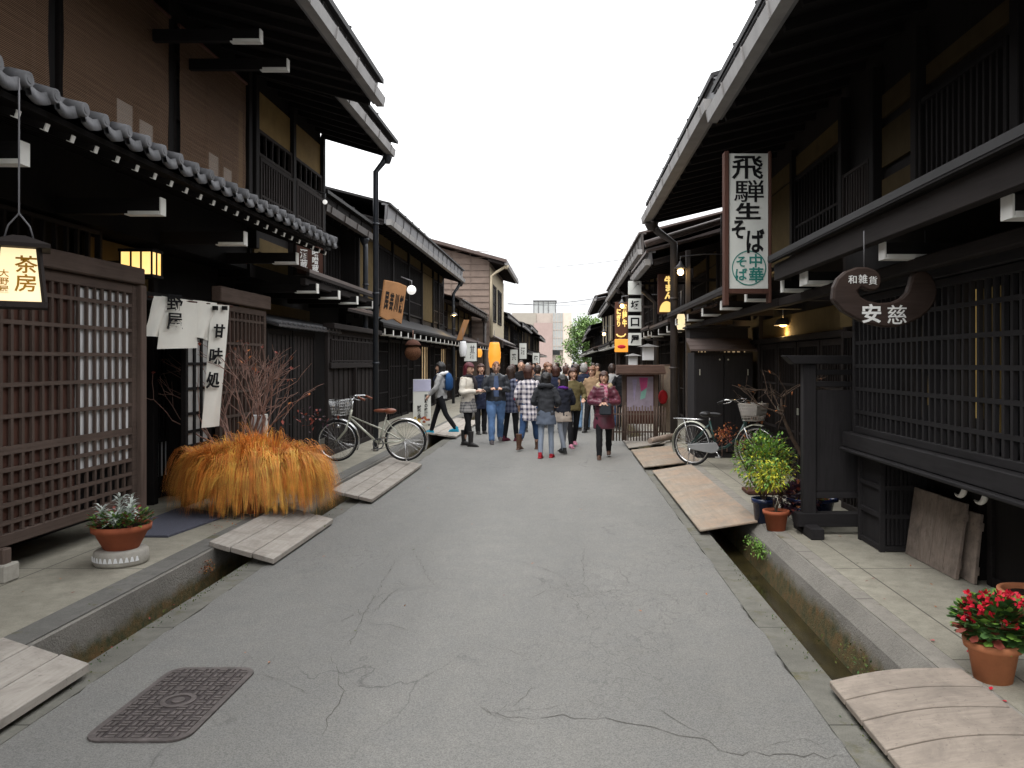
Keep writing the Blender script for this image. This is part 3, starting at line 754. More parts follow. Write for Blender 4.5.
townhouse(-1, 63.2, 78, 4.2, 3.4, 4.5, .3, 'far dark townhouse, second beyond the tall clad house', None, 3.0, 2.6, 'black', 'roof', seedv=42, lit=.4)
townhouse(-1, 78.2, 96, 4.2, 3.4, 5.0, .3, 'far dark townhouse, third beyond the tall clad house', None, 2.9, 2.6, 'dark', 'roofbrown', seedv=43, lit=.4)
townhouse(-1, 96.2, 118, 4.0, 3.1, 4.6, .3, 'farthest dark townhouse on the side of the clad house, before the modern block', None, 2.8, 2.6, 'black', 'roof', seedv=44, lit=.4)

# ================================================================== RIGHT 1: shop with the overhanging lattice bay
R1 = thing('lattice_shop', (3.4, 3.5, ZP), 'black timber shop with wide overhanging lattice bay and leaning boards', 'house', fl)
profile_wall(R1, 1, -4, 8.88, [(3.10,ZP),(3.10,4.84),(8.5,6.7),(12.5,5.2),(12.5,ZP)], D['black_z'])
roof_slab(R1, 1, -4, 8.86, 1.61, 4.76, 8.5, 6.85, 12.8, 5.4, .06, D['roof'])
eaves(R1, 1, -4, 8.85, 1.68, 4.40, 3.10, 4.80, .28, gm='metal', fm='metal_dk')
# lattice bay
b = MB(); b.box(2.72, 3.08, 2.2, 7.22, 1.0, 2.42); b.build('bay_body', D['char_z'], R1)
rows = [1.07+.205*k for k in range(1, 6)]
latR = lattice(R1, 1, 2.60, 2.2, 7.27, 1.085, 2.30, .0965, rows, 'char', .06, .030, [(2.3, 7.2, 1.1, 2.28, 'glass')], 'lattice_window', .115, .03)
gl = [W(969, 350, 5.13), W(905, 360, 5.9)]
b = MB()
for y, z0, z1, w in ((5.02, 1.25, 2.2, .05), (5.12, 1.2, 2.2, .06), (5.25, 1.35, 2.2, .05), (5.98, 1.4, 2.05, .04), (6.12, 1.3, 2.0, .03), (4.62, 1.6, 1.9, .03)):
    b.box(2.700, 2.708, y-w/2, y+w/2, z0, z1)
b.build('light_streaks', D['gold_streak'], latR)  # thin glowing strips imitate golden light streaks behind the bars
beam(R1, (2.62, 2.1, 1.015), (2.62, 7.36, 1.015), .16, .135, 'char_y', 'bay_sill')
beam(R1, (2.60, 2.1, .93), (2.60, 7.33, .93), .20, .03, 'char_y', 'bay_sill_trim')
beam(R1, (2.63, 2.1, 2.37), (2.63, 7.33, 2.37), .10, .13, 'char_y', 'bay_header')
b = MB(); b.box(2.64, 3.06, 7.225, 7.262, 1.09, 2.42); b.build('bay_side', D['char_z'], R1)
panel(R1, 1, 2.72, 2.2, 7.22, .945, .998, 'char_y', .36, 'bay_floor')
# purlin and lower eave
beam(R1, (2.4, 2.0, 2.38), (2.4, 8.86, 2.38), .09, .09, 'dark_y', 'purlin')
beam(R1, (2.12, 1.8, 2.615), (2.12, 8.02, 2.615), .07, .17, 'dark_y', 'eave_beam')
lean_to(R1, 1, 1.8, 8.02, 2.02, 2.74, 3.1, 3.02, 'roof', 'black_y', .06)
arms(R1, 1, (2.3, 3.92, 5.47, 7.22), 2.17, 3.08, 2.43, .10, .10, 'black', strip=.34)
arms(R1, 1, (7.34, 8.0), 2.17, 3.08, 2.43, .10, .10, 'black')
# upper storey
for y in (2.2, 4.1, 5.35, 6.9, 7.85, 8.75): beam(R1, (3.05, y, 3.05), (3.05, y, 4.6), .11, .12, 'black_z', 'post')
for a, c, z0, z1, n in ((7.05, 7.75, 3.18, 3.48, 1), (7.05, 7.75, 3.60, 3.98, 1), (7.05, 7.75, 4.08, 4.3, 1), (5.45, 6.8, 4.08, 4.24, 1), (2.3, 4.0, 4.1, 4.26, 1)):
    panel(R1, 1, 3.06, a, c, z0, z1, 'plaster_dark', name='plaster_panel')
lattice(R1, 1, 3.0, 7.95, 8.70, 3.02, 3.75, .075, (), 'dark', .04, .035, None, 'slatted_window', .05)
lattice(R1, 1, 3.0, 5.45, 6.82, 3.02, 3.95, .09, (), 'black', .05, .03, None, 'slatted_window', .05)
lattice(R1, 1, 3.0, 2.3, 5.25, 3.02, 3.95, .09, (), 'black', .05, .03, None, 'slatted_window', .05)
# panelled wall under the bay
for a, c in ((2.2, 3.6), (3.7, 4.8), (4.9, 5.75), (5.85, 6.7)):
    lattice(R1, 1, 3.02, a, c, ZP, .94, .5, (), 'black', .07, .02, [(a+.05, c-.05, ZP+.05, .9, 'black_z')], 'wall_panel', .03)
# white curved brackets below the bay
br_first = None
for (px, py) in ((958, 492), (978, 494)):
    pt = VX(px, py, 2.68)
    b = MB()
    pts = []
    for i in range(10):
        a = R(150 + 150*i/9); pts.append((pt.x, pt.y + .09*math.cos(a), .875 + .07*math.sin(a)))
    b.tube(pts, [.006, .012, .017, .02, .02, .018, .015, .012, .009, .005], 8)
    b.build('curved_hook', D['white'], R1)
# ground floor beyond the bay: doors in the recess
dp = [(7.4, 8.8)]
lattice(R1, 1, 3.03, 7.4, 8.82, ZP, 2.05, .1, (1.35,), 'dark', .07, .02, [(7.45, 8.77, ZP+.05, 1.3, 'dark_z'), (7.45, 8.77, 1.36, 2.0, 'glass')], 'sliding_door', .035)
panel(R1, 1, 3.02, 7.4, 8.82, 2.10, 2.35, 'plaster_dim', name='plaster_panel')

# ================================================================== RIGHT 2: soba shop
R2 = thing('soba_shop', (3.6, 12.6, ZP), 'dark timber shop with doors behind the potted plants and closet', 'house', fl)
profile_wall(R2, 1, 8.9, 16.3, [(3.25,ZP),(3.25,4.97),(8.5,6.6),(12.5,5.2),(12.5,ZP)], D['dark_z'])
roof_slab(R2, 1, 8.93, 16.3, 1.62, 4.95, 8.5, 7.0, 12.8, 5.5, .06, D['roof'])
eaves(R2, 1, 8.93, 16.28, 1.70, 4.56, 3.25, 4.92, .32, 'black', 'metal_dk', 'metal', .17)
for a, c in ((9.0, 9.95), (10.0, 10.95), (11.0, 11.95), (12.0, 12.95)):
    d_ = lattice(R2, 1, 3.16, a, c, ZP, 2.0, .085, (1.4, .75), 'dark', .08, .02, [(a+.06, c-.06, ZP+.05, 1.42, 'dark_z'), (a+.06, c-.06, 1.45, 1.95, 'black_z')], 'sliding_door', .035)
    b = MB(); b.box(3.142, 3.158, c-.10, c-.06, 1.0, 1.09); b.build('door_pull', D['silverpaint'], d_)
panel(R2, 1, 3.20, 9.0, 13, 2.10, 2.40, 'plaster_dim', name='plaster_panel')
beam(R2, (3.18, 8.95, 2.05), (3.18, 16.2, 2.05), .12, .08, 'dark_y', 'lintel')
for y in (9.0, 13.05, 16.2): beam(R2, (3.2, y, ZP), (3.2, y, 4.7), .13, .13, 'dark_z', 'post')
beam(R2, (2.4, 8.9, 2.39), (2.4, 16.2, 2.39), .09, .09, 'dark_y', 'purlin')
lean_to(R2, 1, 9.15, 16.25, 2.05, 2.66, 3.25, 3.0, 'roof', 'dark_y')
arms(R2, 1, (9.4, 10.9, 12.4, 13.9, 15.4), 2.12, 3.2, 2.44, .10, .11, 'dark')
upper_front(R2, 1, 3.2, 9.0, 16.2, 3.15, 4.6, 'black', 5)
lattice(R2, 1, 3.1, 14.2, 16.1, ZP+.5, 2.0, .48, (1.3,), 'dark', .07, .03, [(14.25, 16.05, ZP+.6, 1.95, 'shop_in')], 'shop_window')
downpipe(R2, [(1.72, 16.1, 4.53), (1.85, 16.12, 4.35), (2.18, 16.15, 4.12), (2.18, 16.15, ZP)], .075, 'pipe_br', (3, 1.6))
po = beam(R2, (2.38, 15.6, ZP), (2.38, 15.6, 3.9), .09, .09, 'pipe_br', 'prop_post')

# ================================================================== RIGHT 3 .. 
R3 = townhouse(1, 16.5, 20.2, 3.2, 1.75, 3.75, .22, 'small brown gabled townhouse with reddish gutter before the sign tower', 3.3, 2.1, 2.55, 'dark', 'roofbrown', 'metal_dk', 'metal', 51, .6)
# open verge of its roof turned to the camera, edged with a red-brown rolled sheet
b = MB(); b.tube([(1.62, 16.45, 4.14), (3.2, 16.42, 4.62), (7.6, 16.42, 5.75)], .07, 8); b.build('verge_roll', D['roofbrown'], R3)
downpipe(R3, [(1.74, 20.0, 3.7), (2.05, 20.0, 3.4), (2.25, 20.0, 3.2), (2.25, 20.0, ZP)], .07, 'pipe_br')
R4 = townhouse(1, 20.4, 37, 3.1, 1.95, 4.50, .48, 'long townhouse with tall brown fascia beyond the sign tower', 3.25, 2.1, 2.6, 'dark', 'roofbrown', 'pipe_br', 'metal', 61, .55)
for y in (24, 30, 36.5): downpipe(R4, [(1.98, y, 4.45), (2.3, y, 4.15), (2.3, y, ZP)], .06, 'pipe_br')
R5 = townhouse(1, 37.3, 50, 3.2, 2.1, 4.5, .3, 'dark townhouse with grey posts beyond the long brown fascia', None, 2.0, 2.6, 'dark', 'roof', seedv=71, lit=.5)
R6 = townhouse(1, 50.3, 66, 3.0, 1.9, 5.6, .25, 'taller far townhouse with white plaster ends near the green tree', None, 1.7, 2.6, 'dark', 'roofbrown', seedv=72, lit=.5, plaster='cream')
townhouse(1, 66.3, 84, 3.0, 2.0, 4.4, .3, 'far low townhouse on the side of the green tree', None, 1.6, 2.6, 'black', 'roof', seedv=73, lit=.5)
townhouse(1, 84.3, 100, 3.0, 2.1, 4.2, .3, 'farthest low townhouse beneath the green tree', None, 1.6, 2.5, 'dark', 'roofbrown', seedv=74, lit=.5)
# ================================================================== blinds, noren, lanterns, signs
X1 = Vector((1,0,0)); Y1 = Vector((0,1,0)); Z1 = Vector((0,0,1))
bl_labels = ['bamboo blind at the near end above the lit tea room lantern', 'bamboo blind with gaps on both sides, above the shoji lattice', 'bamboo blind next to the ochre wall strip and balcony lattice', 'bamboo blind cut by the edge of the photo']
for (a, c), lab in zip(((4.78, 6.56), (6.76, 8.56), (8.80, 10.62), (2.9, 4.58)), bl_labels):
    t = thing('bamboo_blind', (-4.25, (a+c)/2, 3.72), lab, 'blind', 'bamboo blinds hung over the upper windows')
    b = MB(); ny = 16; nzv = 24; vs = []
    zt = 5.42
    for i in range(nzv+1):
        z = 3.76+(zt-3.76)*i/nzv
        for j in range(ny+1):
            y = a+(c-a)*j/ny
            vs.append((-4.25 + .012*math.sin(3*j/ny*math.pi+a)*(1-i/nzv) , y + .012*math.sin(i*.5+c)*(1-i/nzv), z))
    b.add(vs, [(i*(ny+1)+j, i*(ny+1)+j+1, (i+1)*(ny+1)+j+1, (i+1)*(ny+1)+j) for i in range(nzv) for j in range(ny)], 0, True)
    b.build('slats', D['blind'], t, fixn=False)
    b = MB(); b.tube([(-4.25, a-.02, 3.75), (-4.25, c+.02, 3.75)], .016, 8); b.build('bottom_pole', D['redbrown'], t)
    b = MB(); b.tube([(-4.25, a-.02, zt), (-4.25, c+.02, zt)], .02, 8); b.build('top_pole', D['redbrown'], t)

# hanging lit lantern sign
def hanging_lantern():
    c = W(19, 272, 4.45); x, y = c.x, c.y
    z0 = W(19, 302, 4.45).z; z1 = W(19, 250, 4.45).z
    t = thing('hanging_lantern', (x, y, z0-.03), 'lit tea room lantern sign hanging from a cord under the tiled eave', 'lantern')
    hb, ht = .115, .086
    b = MB()
    b.add([(x-hb,y-hb,z0),(x+hb,y-hb,z0),(x+hb,y+hb,z0),(x-hb,y+hb,z0),(x-ht,y-ht,z1),(x+ht,y-ht,z1),(x+ht,y+ht,z1),(x-ht,y+ht,z1)],
          [(0,1,5,4),(1,2,6,5),(2,3,7,6),(3,0,4,7)])
    b.build('paper_shade', D['lamp_warm'], t)
    b = MB()
    for sx, sy in ((-1,-1),(1,-1),(1,1),(-1,1)): b.bar((x+sx*(hb+.006), y+sy*(hb+.006), z0-.01), (x+sx*(ht+.006), y+sy*(ht+.006), z1+.01), .02, .02)
    b.box(x-hb-.02, x+hb+.02, y-hb-.02, y+hb+.02, z0-.035, z0-.004)
    b.build('frame', D['dark_z'], t)
    b = MB()
    r = .148; za = z1+.004
    b.add([(x-r,y-r,za),(x+r,y-r,za),(x+r,y+r,za),(x-r,y+r,za),(x-r,y-r,za+.022),(x+r,y-r,za+.022),(x+r,y+r,za+.022),(x-r,y+r,za+.022),(x-.03,y-.03,za+.075),(x+.03,y-.03,za+.075),(x+.03,y+.03,za+.075),(x-.03,y+.03,za+.075)],
          [(3,2,1,0),(0,1,5,4),(1,2,6,5),(2,3,7,6),(3,0,4,7),(4,5,9,8),(5,6,10,9),(6,7,11,10),(7,4,8,11),(8,9,10,11)])
    b.build('cap', D['dark_x'], t)
    b = MB(); b.tube([(x-.07,y,za+.05),(x-.05,y,za+.13),(x,y,za+.2),(x,y,za+.72),(x,y,3.3)], .005, 6); b.tube([(x+.07,y,za+.05),(x+.05,y,za+.13),(x,y,za+.2)], .005, 6)
    b.build('cord', D['metal_dk'], t)
    n = Vector((0, -(z1-z0), (hb-ht))).normalized(); v = Vector((0, hb-ht, z1-z0)).normalized()
    def P(dx, f): return Vector((x+dx, y-hb+(hb-ht)*f, z0+(z1-z0)*f)) - Vector((0,.003,0))
    text('茶\n房', 'lettering', t, D['goldpaint'], P(.035, .52), X1, v, .105, .20, .012, .002)
    text('大\n野\n屋', 'lettering', t, D['goldpaint'], P(-.065, .36), X1, v, .045, .13, .008, .002)
    t.rotation_euler.z = R(33)
hanging_lantern()
def wall_lamp():
    c = W(141, 264, 7.95)
    t = thing('wall_lamp', (c.x, c.y, c.z-.13), 'small lit amber box lamp above the corner of the shoji lattice', 'lamp')
    x, y, z = c.x, c.y, c.z; h = .11; w = .15
    b = MB(); b.box(x-w, x+w, y-.09, y+.09, z-h, z+h); b.build('glass', D['lamp_amber'], t)
    b = MB()
    for q in (-w-.006, -w/3, w/3, w+.006): b.box(x+q-.008, x+q+.008, y-.10, y-.091, z-h, z+h)
    for q in (-.1, 0, .1): b.box(x+w+.001, x+w+.01, y+q-.008, y+q+.008, z-h, z+h)
    b.box(x-w-.02, x+w+.02, y-.11, y+.11, z+h+.001, z+h+.03); b.box(x-w-.02, x+w+.02, y-.11, y+.11, z-h-.03, z-h-.001)
    b.box(x-w-.5, x-w-.01, y-.03, y+.03, z-.03, z+.03)
    b.build('frame', D['black_z'], t)
wall_lamp()

def cloth(par, name, quadpts, m, nu=10, nv=14, fold=.018, ph=0, th=.004):
    a, b_, c, d = [Vector(p) for p in quadpts]       # top-left, top-right, bottom-right, bottom-left
    n = (b_-a).cross(d-a).normalized(); mb = MB(); vs = []
    for side in (0, 1):
        for i in range(nv+1):
            f = i/nv
            for j in range(nu+1):
                g = j/nu
                p = (a*(1-g)+b_*g)*(1-f) + (d*(1-g)+c*g)*f
                p = p + n*(fold*(.25+f)*math.sin(g*5.2+ph+f*1.3) + fold*.5*math.sin(f*6+g*9+ph)) + n*(th*side)
                vs.append(p)
    K = (nu+1)*(nv+1)
    fs = [(i*(nu+1)+j, i*(nu+1)+j+1, (i+1)*(nu+1)+j+1, (i+1)*(nu+1)+j) for i in range(nv) for j in range(nu)]
    fs2 = [tuple(K+q for q in reversed(f)) for f in fs]
    mb.add(vs, fs+fs2, 0, True)
    return mb.build(name, m, par, fixn=False)
def noren():
    ra = W(150, 297, 8.0); rb = W(228, 306, 8.9)
    # the rod stands in front of the entrance, the cloth hangs from it
    t = thing('noren_curtain', ((ra.x+rb.x)/2, (ra.y+rb.y)/2, 1.0), 'white entrance curtain with black brushed characters hanging beside the first lattice', 'curtain')
    b = MB(); b.tube([ra + (ra-rb).normalized()*.02, rb + (rb-ra).normalized()*.06], .012, 8); b.build('rod', D['redbrown'], t)
    def Q(pts):
        # depth runs along the rod with the pixel column
        out = []
        for px, py in pts:
            f = (px-150)/78; out.append(W(px, py, 8.0+.9*f) + Vector((.03, 0, 0)))
        return out
    cloth(t, 'curtain_panel', Q([(152, 296), (165, 297), (158, 337), (142, 336)]), D['cloth'], ph=1)
    cloth(t, 'curtain_panel', Q([(159, 296), (193, 301), (195, 348), (155, 349)]), D['cloth'], ph=0, fold=.010)
    cloth(t, 'curtain_panel', Q([(191, 300), (214, 303), (209, 341), (192, 337)]), D['cloth'], ph=2)
    c4 = cloth(t, 'banner_panel', Q([(209, 304), (226.5, 305.5), (217, 426), (199.5, 428)]), D['cloth'], ph=.6, fold=.008)
    def face(px, py, push=.05):
        f = (px-150)/78; p = W(px, py, 8.0+.9*f) + Vector((.03, 0, 0)); return p - ray(px, py).normalized()*push
    u = (rb-ra); u.z = 0; u.normalize()
    text('野\n屋', 'lettering', t, D['ink'], face(172, 312, .05), u, Z1, .19, .36, .012, .003)
    du = (face(205, 420)-face(219, 305)); vv = (face(217.5, 312)-face(208.5, 420)).normalized()
    text('甘', 'lettering', t, D['ink'], face(216.5, 331, .05), u, vv, .15, .15, .03, .003)
    text('味', 'lettering', t, D['ink'], face(213.5, 356, .05), u, vv, .18, .18, .02, .003)
    text('処', 'lettering', t, D['ink'], face(210.5, 380, .05), u, vv, .18, .18, .02, .003)
    b = MB()
    for px in (212.5, 222): b.box(*sum(([q-.022, q+.022] for q in face(px, 308, .045)), []))
    b.build('loop', D['ink'], t)
noren()

def board_sign(name, label, par_pt, u, v, w, h, th, panel_m, frame_m, frame_w=.03, cat='sign'):
    t = thing(name, par_pt - v*(h/2), label, cat)
    n = u.cross(v); c = par_pt
    b = MB(); b.prism([(-w/2,-h/2),(w/2,-h/2),(w/2,h/2),(-w/2,h/2)], c - n*th, u, v, n, th); b.build('panel', panel_m, t)
    if frame_m:
        b = MB(); e = frame_w
        for (p, q) in (((-w/2-e/2,-h/2-e),(-w/2-e/2,h/2+e)), ((w/2+e/2,-h/2-e),(w/2+e/2,h/2+e))):
            b.bar(c-n*(th/2)+u*p[0]+v*p[1], c-n*(th/2)+u*q[0]+v*q[1], e, th+.03, n)
        for s in (-1, 1): b.bar(c-n*(th/2)+u*(-w/2+.001)+v*s*(h/2+e/2), c-n*(th/2)+u*(w/2-.001)+v*s*(h/2+e/2), e, th+.024, n)
        b.build('frame', frame_m, t, bevel=.004)
    return t
# the big soba sign
YS = 8.9
c = W(748.5, 221, YS); w = (W(768, 221, YS)-W(729, 221, YS)).length; h = (W(748, 153, YS)-W(748, 288, YS)).length
t = board_sign('soba_sign', 'tall white soba sign with black brushed characters and green circle in brown frame', c, X1, Z1, w, h, .10, D['signwhite'], None)
cx, cz = c.x, c.z; ft = YS-.002
b = MB(); b.box(cx-w/2-.055, cx-w/2-.004, YS-.03, YS+.11, cz-h/2-.19, cz+h/2+.02)
b.build('post', D['redbrown'], t, bevel=.006)
b = MB(); b.box(cx+w/2+.004, cx+w/2+.034, YS-.03, YS+.11, cz-h/2-.16, cz+h/2+.02); b.build('post', D['redbrown'], t, bevel=.006)
b = MB(); b.box(cx-w/2-.003, cx+w/2+.003, YS-.02, YS+.10, cz-h/2-.055, cz-h/2-.003); b.build('bottom_rail', D['redbrown'], t)
for ch, px, py, sz, sh_, bo in (('飛', 747.5, 167.5, .35, .26, .014), ('騨', 749, 191, .33, .245, .006), ('生', 748, 211, .28, .185, .03), ('そ', 738.5, 229.5, .15, .21, .03), ('ば', 755.5, 241, .20, .27, .025)):
    p = W(px, py, ft); text(ch, 'lettering', t, D['ink'], (p.x, ft, p.z), X1, Z1, sz, sh_, bo, .003)
p = W(749, 268, ft); rr = .195
b = MB(); vs = []
for i in range(40):
    a = 2*math.pi*i/40
    for r_ in (rr, rr-.012): vs.append((p.x+r_*math.cos(a)*.98, ft-.003, p.z+r_*math.sin(a)))
b.add(vs, [(2*i, 2*((i+1)%40), 2*((i+1)%40)+1, 2*i+1) for i in range(40)])
b.build('painted_ring', D['teal'], t)
for ch, dx, dz, s in (('そ', -.085, .07, .11), ('ば', -.085, -.07, .13), ('中', .075, .08, .14), ('華', .08, -.075, .16)):
    text(ch, 'lettering', t, D['teal'], (p.x+dx, ft, p.z+dz), X1, Z1, s, s*1.05, .02, .003)

# carved crescent sign of the craft shop
def crescent():
    Yc = 5.45
    t = thing('carved_sign', W(886, 328, Yc), 'dark crescent shaped carved wood sign with white characters hanging by the lattice bay', 'sign')
    out = [(833,300),(834,287),(838,278),(846,271),(857,267),(868,267),(876,270),(881,275),(882,282),(880,288),(875,291),(868,290),(862,287),(858,291),(861,297),(869,301),(880,303),(893,302),(902,298),(908,292),(911,283),(913,275),(918,270),(925,270),(932,275),(936,283),(938,292),(936,301),(931,309),(922,317),(910,323),(897,327),(884,327),(870,324),(855,318),(843,311)]
    o = W(886, 298, Yc); pl = []
    for px, py in out:
        q = W(px, py, Yc) - o; pl.append((q.x, q.z))
    b = MB(); b.prism(pl, o, X1, Z1, Y1, .075); b.build('board', D['carved'], t, bevel=.012)
    fy = Yc-.002
    for ch, px, py, s in (('和', 852.5, 279.5, .056), ('雑', 863, 279, .060), ('貨', 873, 280.5, .058), ('安', 871.5, 313.5, .13), ('慈', 897, 314.5, .13)):
        q = W(px, py, fy); text(ch, 'lettering', t, D['whitepaint'], (q.x, fy, q.z), X1, Z1, s, s, .025 if ch == '安' else .004, .002)
    b = MB()
    for px, py in ((864, 268), (925, 271)):
        q = W(px, py, Yc+.04); b.tube([(q.x, q.y, q.z-.02), (q.x, q.y, 2.62)], .005, 6)
    b.build('hanging_wire', D['metal_dk'], t)
crescent()

# signs farther up the street, facing down it
def stack_sign():
    Ys = 19.6
    o = W(635, 347, Ys)
    t = thing('box_sign_column', o, 'column of four white square signs with black characters on dark post', 'sign')
    for txt, y0_, y1_ in (('食事\n御処', 281, 294.5), ('坂', 298.5, 311.5), ('口', 315.5, 328.5), ('屋', 333, 345.5)):
        p0 = W(628.5, y1_, Ys); p1 = W(641.5, y0_, Ys)
        b = MB(); b.box(p0.x, p1.x, Ys, Ys+.12, p0.z, p1.z); f = b.build('sign_box', D['signwhite'], t, bevel=.006)
        text(txt, 'lettering', f, D['ink'], ((p0.x+p1.x)/2, Ys-.002, (p0.z+p1.z)/2), X1, Z1, (p1.x-p0.x)*.66, (p1.z-p0.z)*.66, .035, .003)
    p0 = W(629, 352, Ys); p1 = W(641, 279, Ys)
    b = MB(); b.box(p0.x, p1.x, Ys+.125, Ys+.2, p0.z, p1.z); b.build('post', D['black_z'], t)
    b = MB(); b.box(p1.x-.08, 3.2, Ys+.13, Ys+.17, p1.z-.12, p1.z-.06); b.build('bracket', D['black_x'], t)
stack_sign()
def glow_sign(name, label, x0, x1, ya, yb, Ys, txt, bun=None):
    p0 = W(x0, yb, Ys); p1 = W(x1, ya, Ys)
    t = thing(name, Vector(((p0.x+p1.x)/2, Ys, p0.z)), label, 'sign')
    b = MB(); b.box(p0.x, p1.x, Ys, Ys+.1, p0.z, p1.z); b.build('panel', D['redbrown'], t, bevel=.006)
    w = p1.x-p0.x; h = p1.z-p0.z
    for (tx, fx, fz, fw, fh) in txt:
        text(tx, 'lettering', t, D['goldglow'], (p0.x+w*fx, Ys-.003, p0.z+h*fz), X1, Z1, w*fw, h*fh, .05, .004)
    if bun:
        b = MB(); pl = [(w*(.5-.42*math.cos(a)), h*(.05+.27*math.sin(a))) for a in [math.pi*i/14 for i in range(15)]]
        b.prism(pl, (p0.x, Ys-.012, p0.z), X1, Z1, Y1, .009); b.build('bun_picture', D['goldglow'], t)
    b = MB(); b.box(p1.x, p1.x+1.2, Ys+.03, Ys+.07, p1.z-.15, p1.z-.09); b.build('bracket', D['dark_x'], t)
    return t
glow_sign('bun_sign', 'brown sign with glowing yellow characters and bun picture behind the tall post', 658, 675, 274, 314, 16.9, [('牛\nま\nん', .62, .66, .5, .58)], True)
sg = glow_sign('beef_sign', 'brown sign with two glowing yellow columns left of the white sign boxes', 615, 628, 302, 338, 21, [('飛\n騨\n牛', .74, .62, .38, .62), ('に\nぎ\nり', .30, .56, .34, .5)])
b = MB(); q = W(621, 336, 21)
b.tube([q+Vector((-.12,-.02,.05)), q+Vector((-.08,-.02,-.0)), q+Vector((0,-.02,-.02)), q+Vector((.08,-.02,0)), q+Vector((.12,-.02,.06))], .02, 6); b.build('bowl_picture', D['goldglow'], sg)
def orange_box():
    p0 = W(615, 352, 20.8); p1 = W(628, 339, 20.8)
    t = thing('lit_box_sign', Vector(((p0.x+p1.x)/2, 20.8, p0.z)), 'square lit orange sign below the glowing brown sign', 'sign')
    b = MB(); b.box(p0.x, p1.x, 20.8, 20.95, p0.z, p1.z); b.build('panel', D['lamp_orange'], t, bevel=.01)
    b = MB(); b.ell(((p0.x+p1.x)/2, 20.79, (p0.z+p1.z)/2-.03), (.11, .012, .05), 12, 8); b.build('dish_picture', D['petal'], t)
    b = MB(); b.box(p0.x+.1, p0.x+.14, 20.96, 21.0, ZP, p1.z); b.build('post', D['dark_z'], t)
orange_box()
def lantern_cyl(px, py, Y, rx, h, m, label, name='paper_lantern', group=None):
    c = W(px, py, Y)
    t = thing(name, c - Z1*(h/2+.04), label, 'lantern', group)
    b = MB()
    prof = [(rx*.6, -h/2)] + [(rx*(.72+.28*math.sin(math.pi*i/12))*(1.0 if i % 2 else .965), -h/2+h*i/12) for i in range(13)] + [(rx*.6, h/2)]
    b.lathe(prof, c, 18); b.build('shade', D[m], t)
    b = MB(); b.lathe([(0, -h/2-.04), (rx*.62, -h/2-.04), (rx*.62, -h/2+.005)], c, 16); b.lathe([(rx*.62, h/2-.005), (rx*.62, h/2+.04), (0, h/2+.04)], c, 16)
    b.build('rim', D['blackplastic'], t)
    b = MB(); b.tube([c+Z1*(h/2+.03), c+Z1*(h/2+.45)], .008, 6); b.build('cord', D['metal_dk'], t)
    return t
lantern_cyl(681, 322, 15.4, .09, .30, 'lamp_warm', 'white glowing cylinder lantern between the two tall posts')
lantern_cyl(494.5, 355, 30, .24, .95, 'lamp_orange', 'large lit orange paper lantern at the shop front beside the brown post')
lantern_cyl(463, 349, 26, .13, .5, 'paper', 'whitish sign shaped like a paper lantern left of the white hanging sign')  # pale unlit sign, drawn with the lantern shape
lantern_cyl(478, 353, 33, .18, .35, 'lamp_orange', 'small orange lit lantern next to the white hanging sign')
def bulb(px, py, Y, label, r=.05):
    c = W(px, py, Y); t = thing('bulb_lamp', c - Z1*r, label, 'lamp')
    b = MB(); b.ell(c, (r, r, r*1.1), 12, 8); b.build('bulb', D['bulb'], t)
    b = MB(); b.lathe([(r*.5, r*.8), (r*2.2, r*1.2), (r*.6, r*2.6), (r*.5, r*3.4)], c, 14); b.build('shade', D['metal_dk'], t)
    b = MB(); b.tube([c+Z1*(r*3), c+Z1*(r*5), c+Vector((.5, .1, r*6)), c+Vector((1.0, .1, r*6))], .012, 6); b.build('arm', D['metal_dk'], t)
    l = bpy.data.lights.new('bulb_light', 'POINT'); l.energy = 1.2; l.color = (1, .68, .32); l.shadow_soft_size = .05
    lo = bpy.data.objects.new('bulb_light', l); COL.objects.link(lo); lo.parent = t; lo.location = (0, -.14, -.02)
    return t
bulb(680.5, 272, 15.5, 'bright bare bulb glowing by the tall post under the long eave', .06)
bulb(622, 306, 20.6, 'small bright bulb lighting the top of the double column sign', .05)
def cap_lamp(px, py, Y, label):
    c = W(px, py, Y); t = thing('square_lantern', c-Z1*.2, label, 'lantern')
    b = MB(); b.box(c.x-.13, c.x+.13, c.y-.13, c.y+.13, c.z-.2, c.z+.12); b.build('shade', D['paper'], t, bevel=.01)
    b = MB(); b.add([(c.x-.25,c.y-.25,c.z+.125),(c.x+.25,c.y-.25,c.z+.125),(c.x+.25,c.y+.25,c.z+.125),(c.x-.25,c.y+.25,c.z+.125),(c.x,c.y,c.z+.20)], [(3,2,1,0),(0,1,4),(1,2,4),(2,3,4),(3,0,4)]); b.build('cap', D['metal'], t)
    b = MB(); b.box(c.x-.03, c.x+.6, c.y-.03, c.y+.03, c.z+.27, c.z+.31); b.tube([c+Z1*.19, c+Z1*.28], .01, 6); b.build('bracket', D['dark_x'], t)
cap_lamp(648, 352, 19.2, 'square white lantern with pale cap below the white sign boxes')
cap_lamp(633, 360, 24, 'small square white lantern deeper up the sign side of the street')
for i, (px, py, Y, w_, h_, tx, lb) in enumerate(((523, 351, 56, .5, 1.1, '酒', 'small white hanging sign by the low far eaves on the clad house side'), (514, 357, 48, .45, .9, '茶', 'small white hanging sign nearest the tall clad house'), (536, 358, 70, .6, .9, '宿', 'farthest small white hanging sign on the clad house side'))):
    p = W(px, py, Y); t = board_sign('hanging_sign', lb, p, X1, Z1, w_, h_, .08, D['signwhite'], D['dark_z'], .05)
    text(tx, 'lettering', t, D['ink'], p+Vector((0,-.003,0)), X1, Z1, w_*.6, h_*.45, .02, .003)
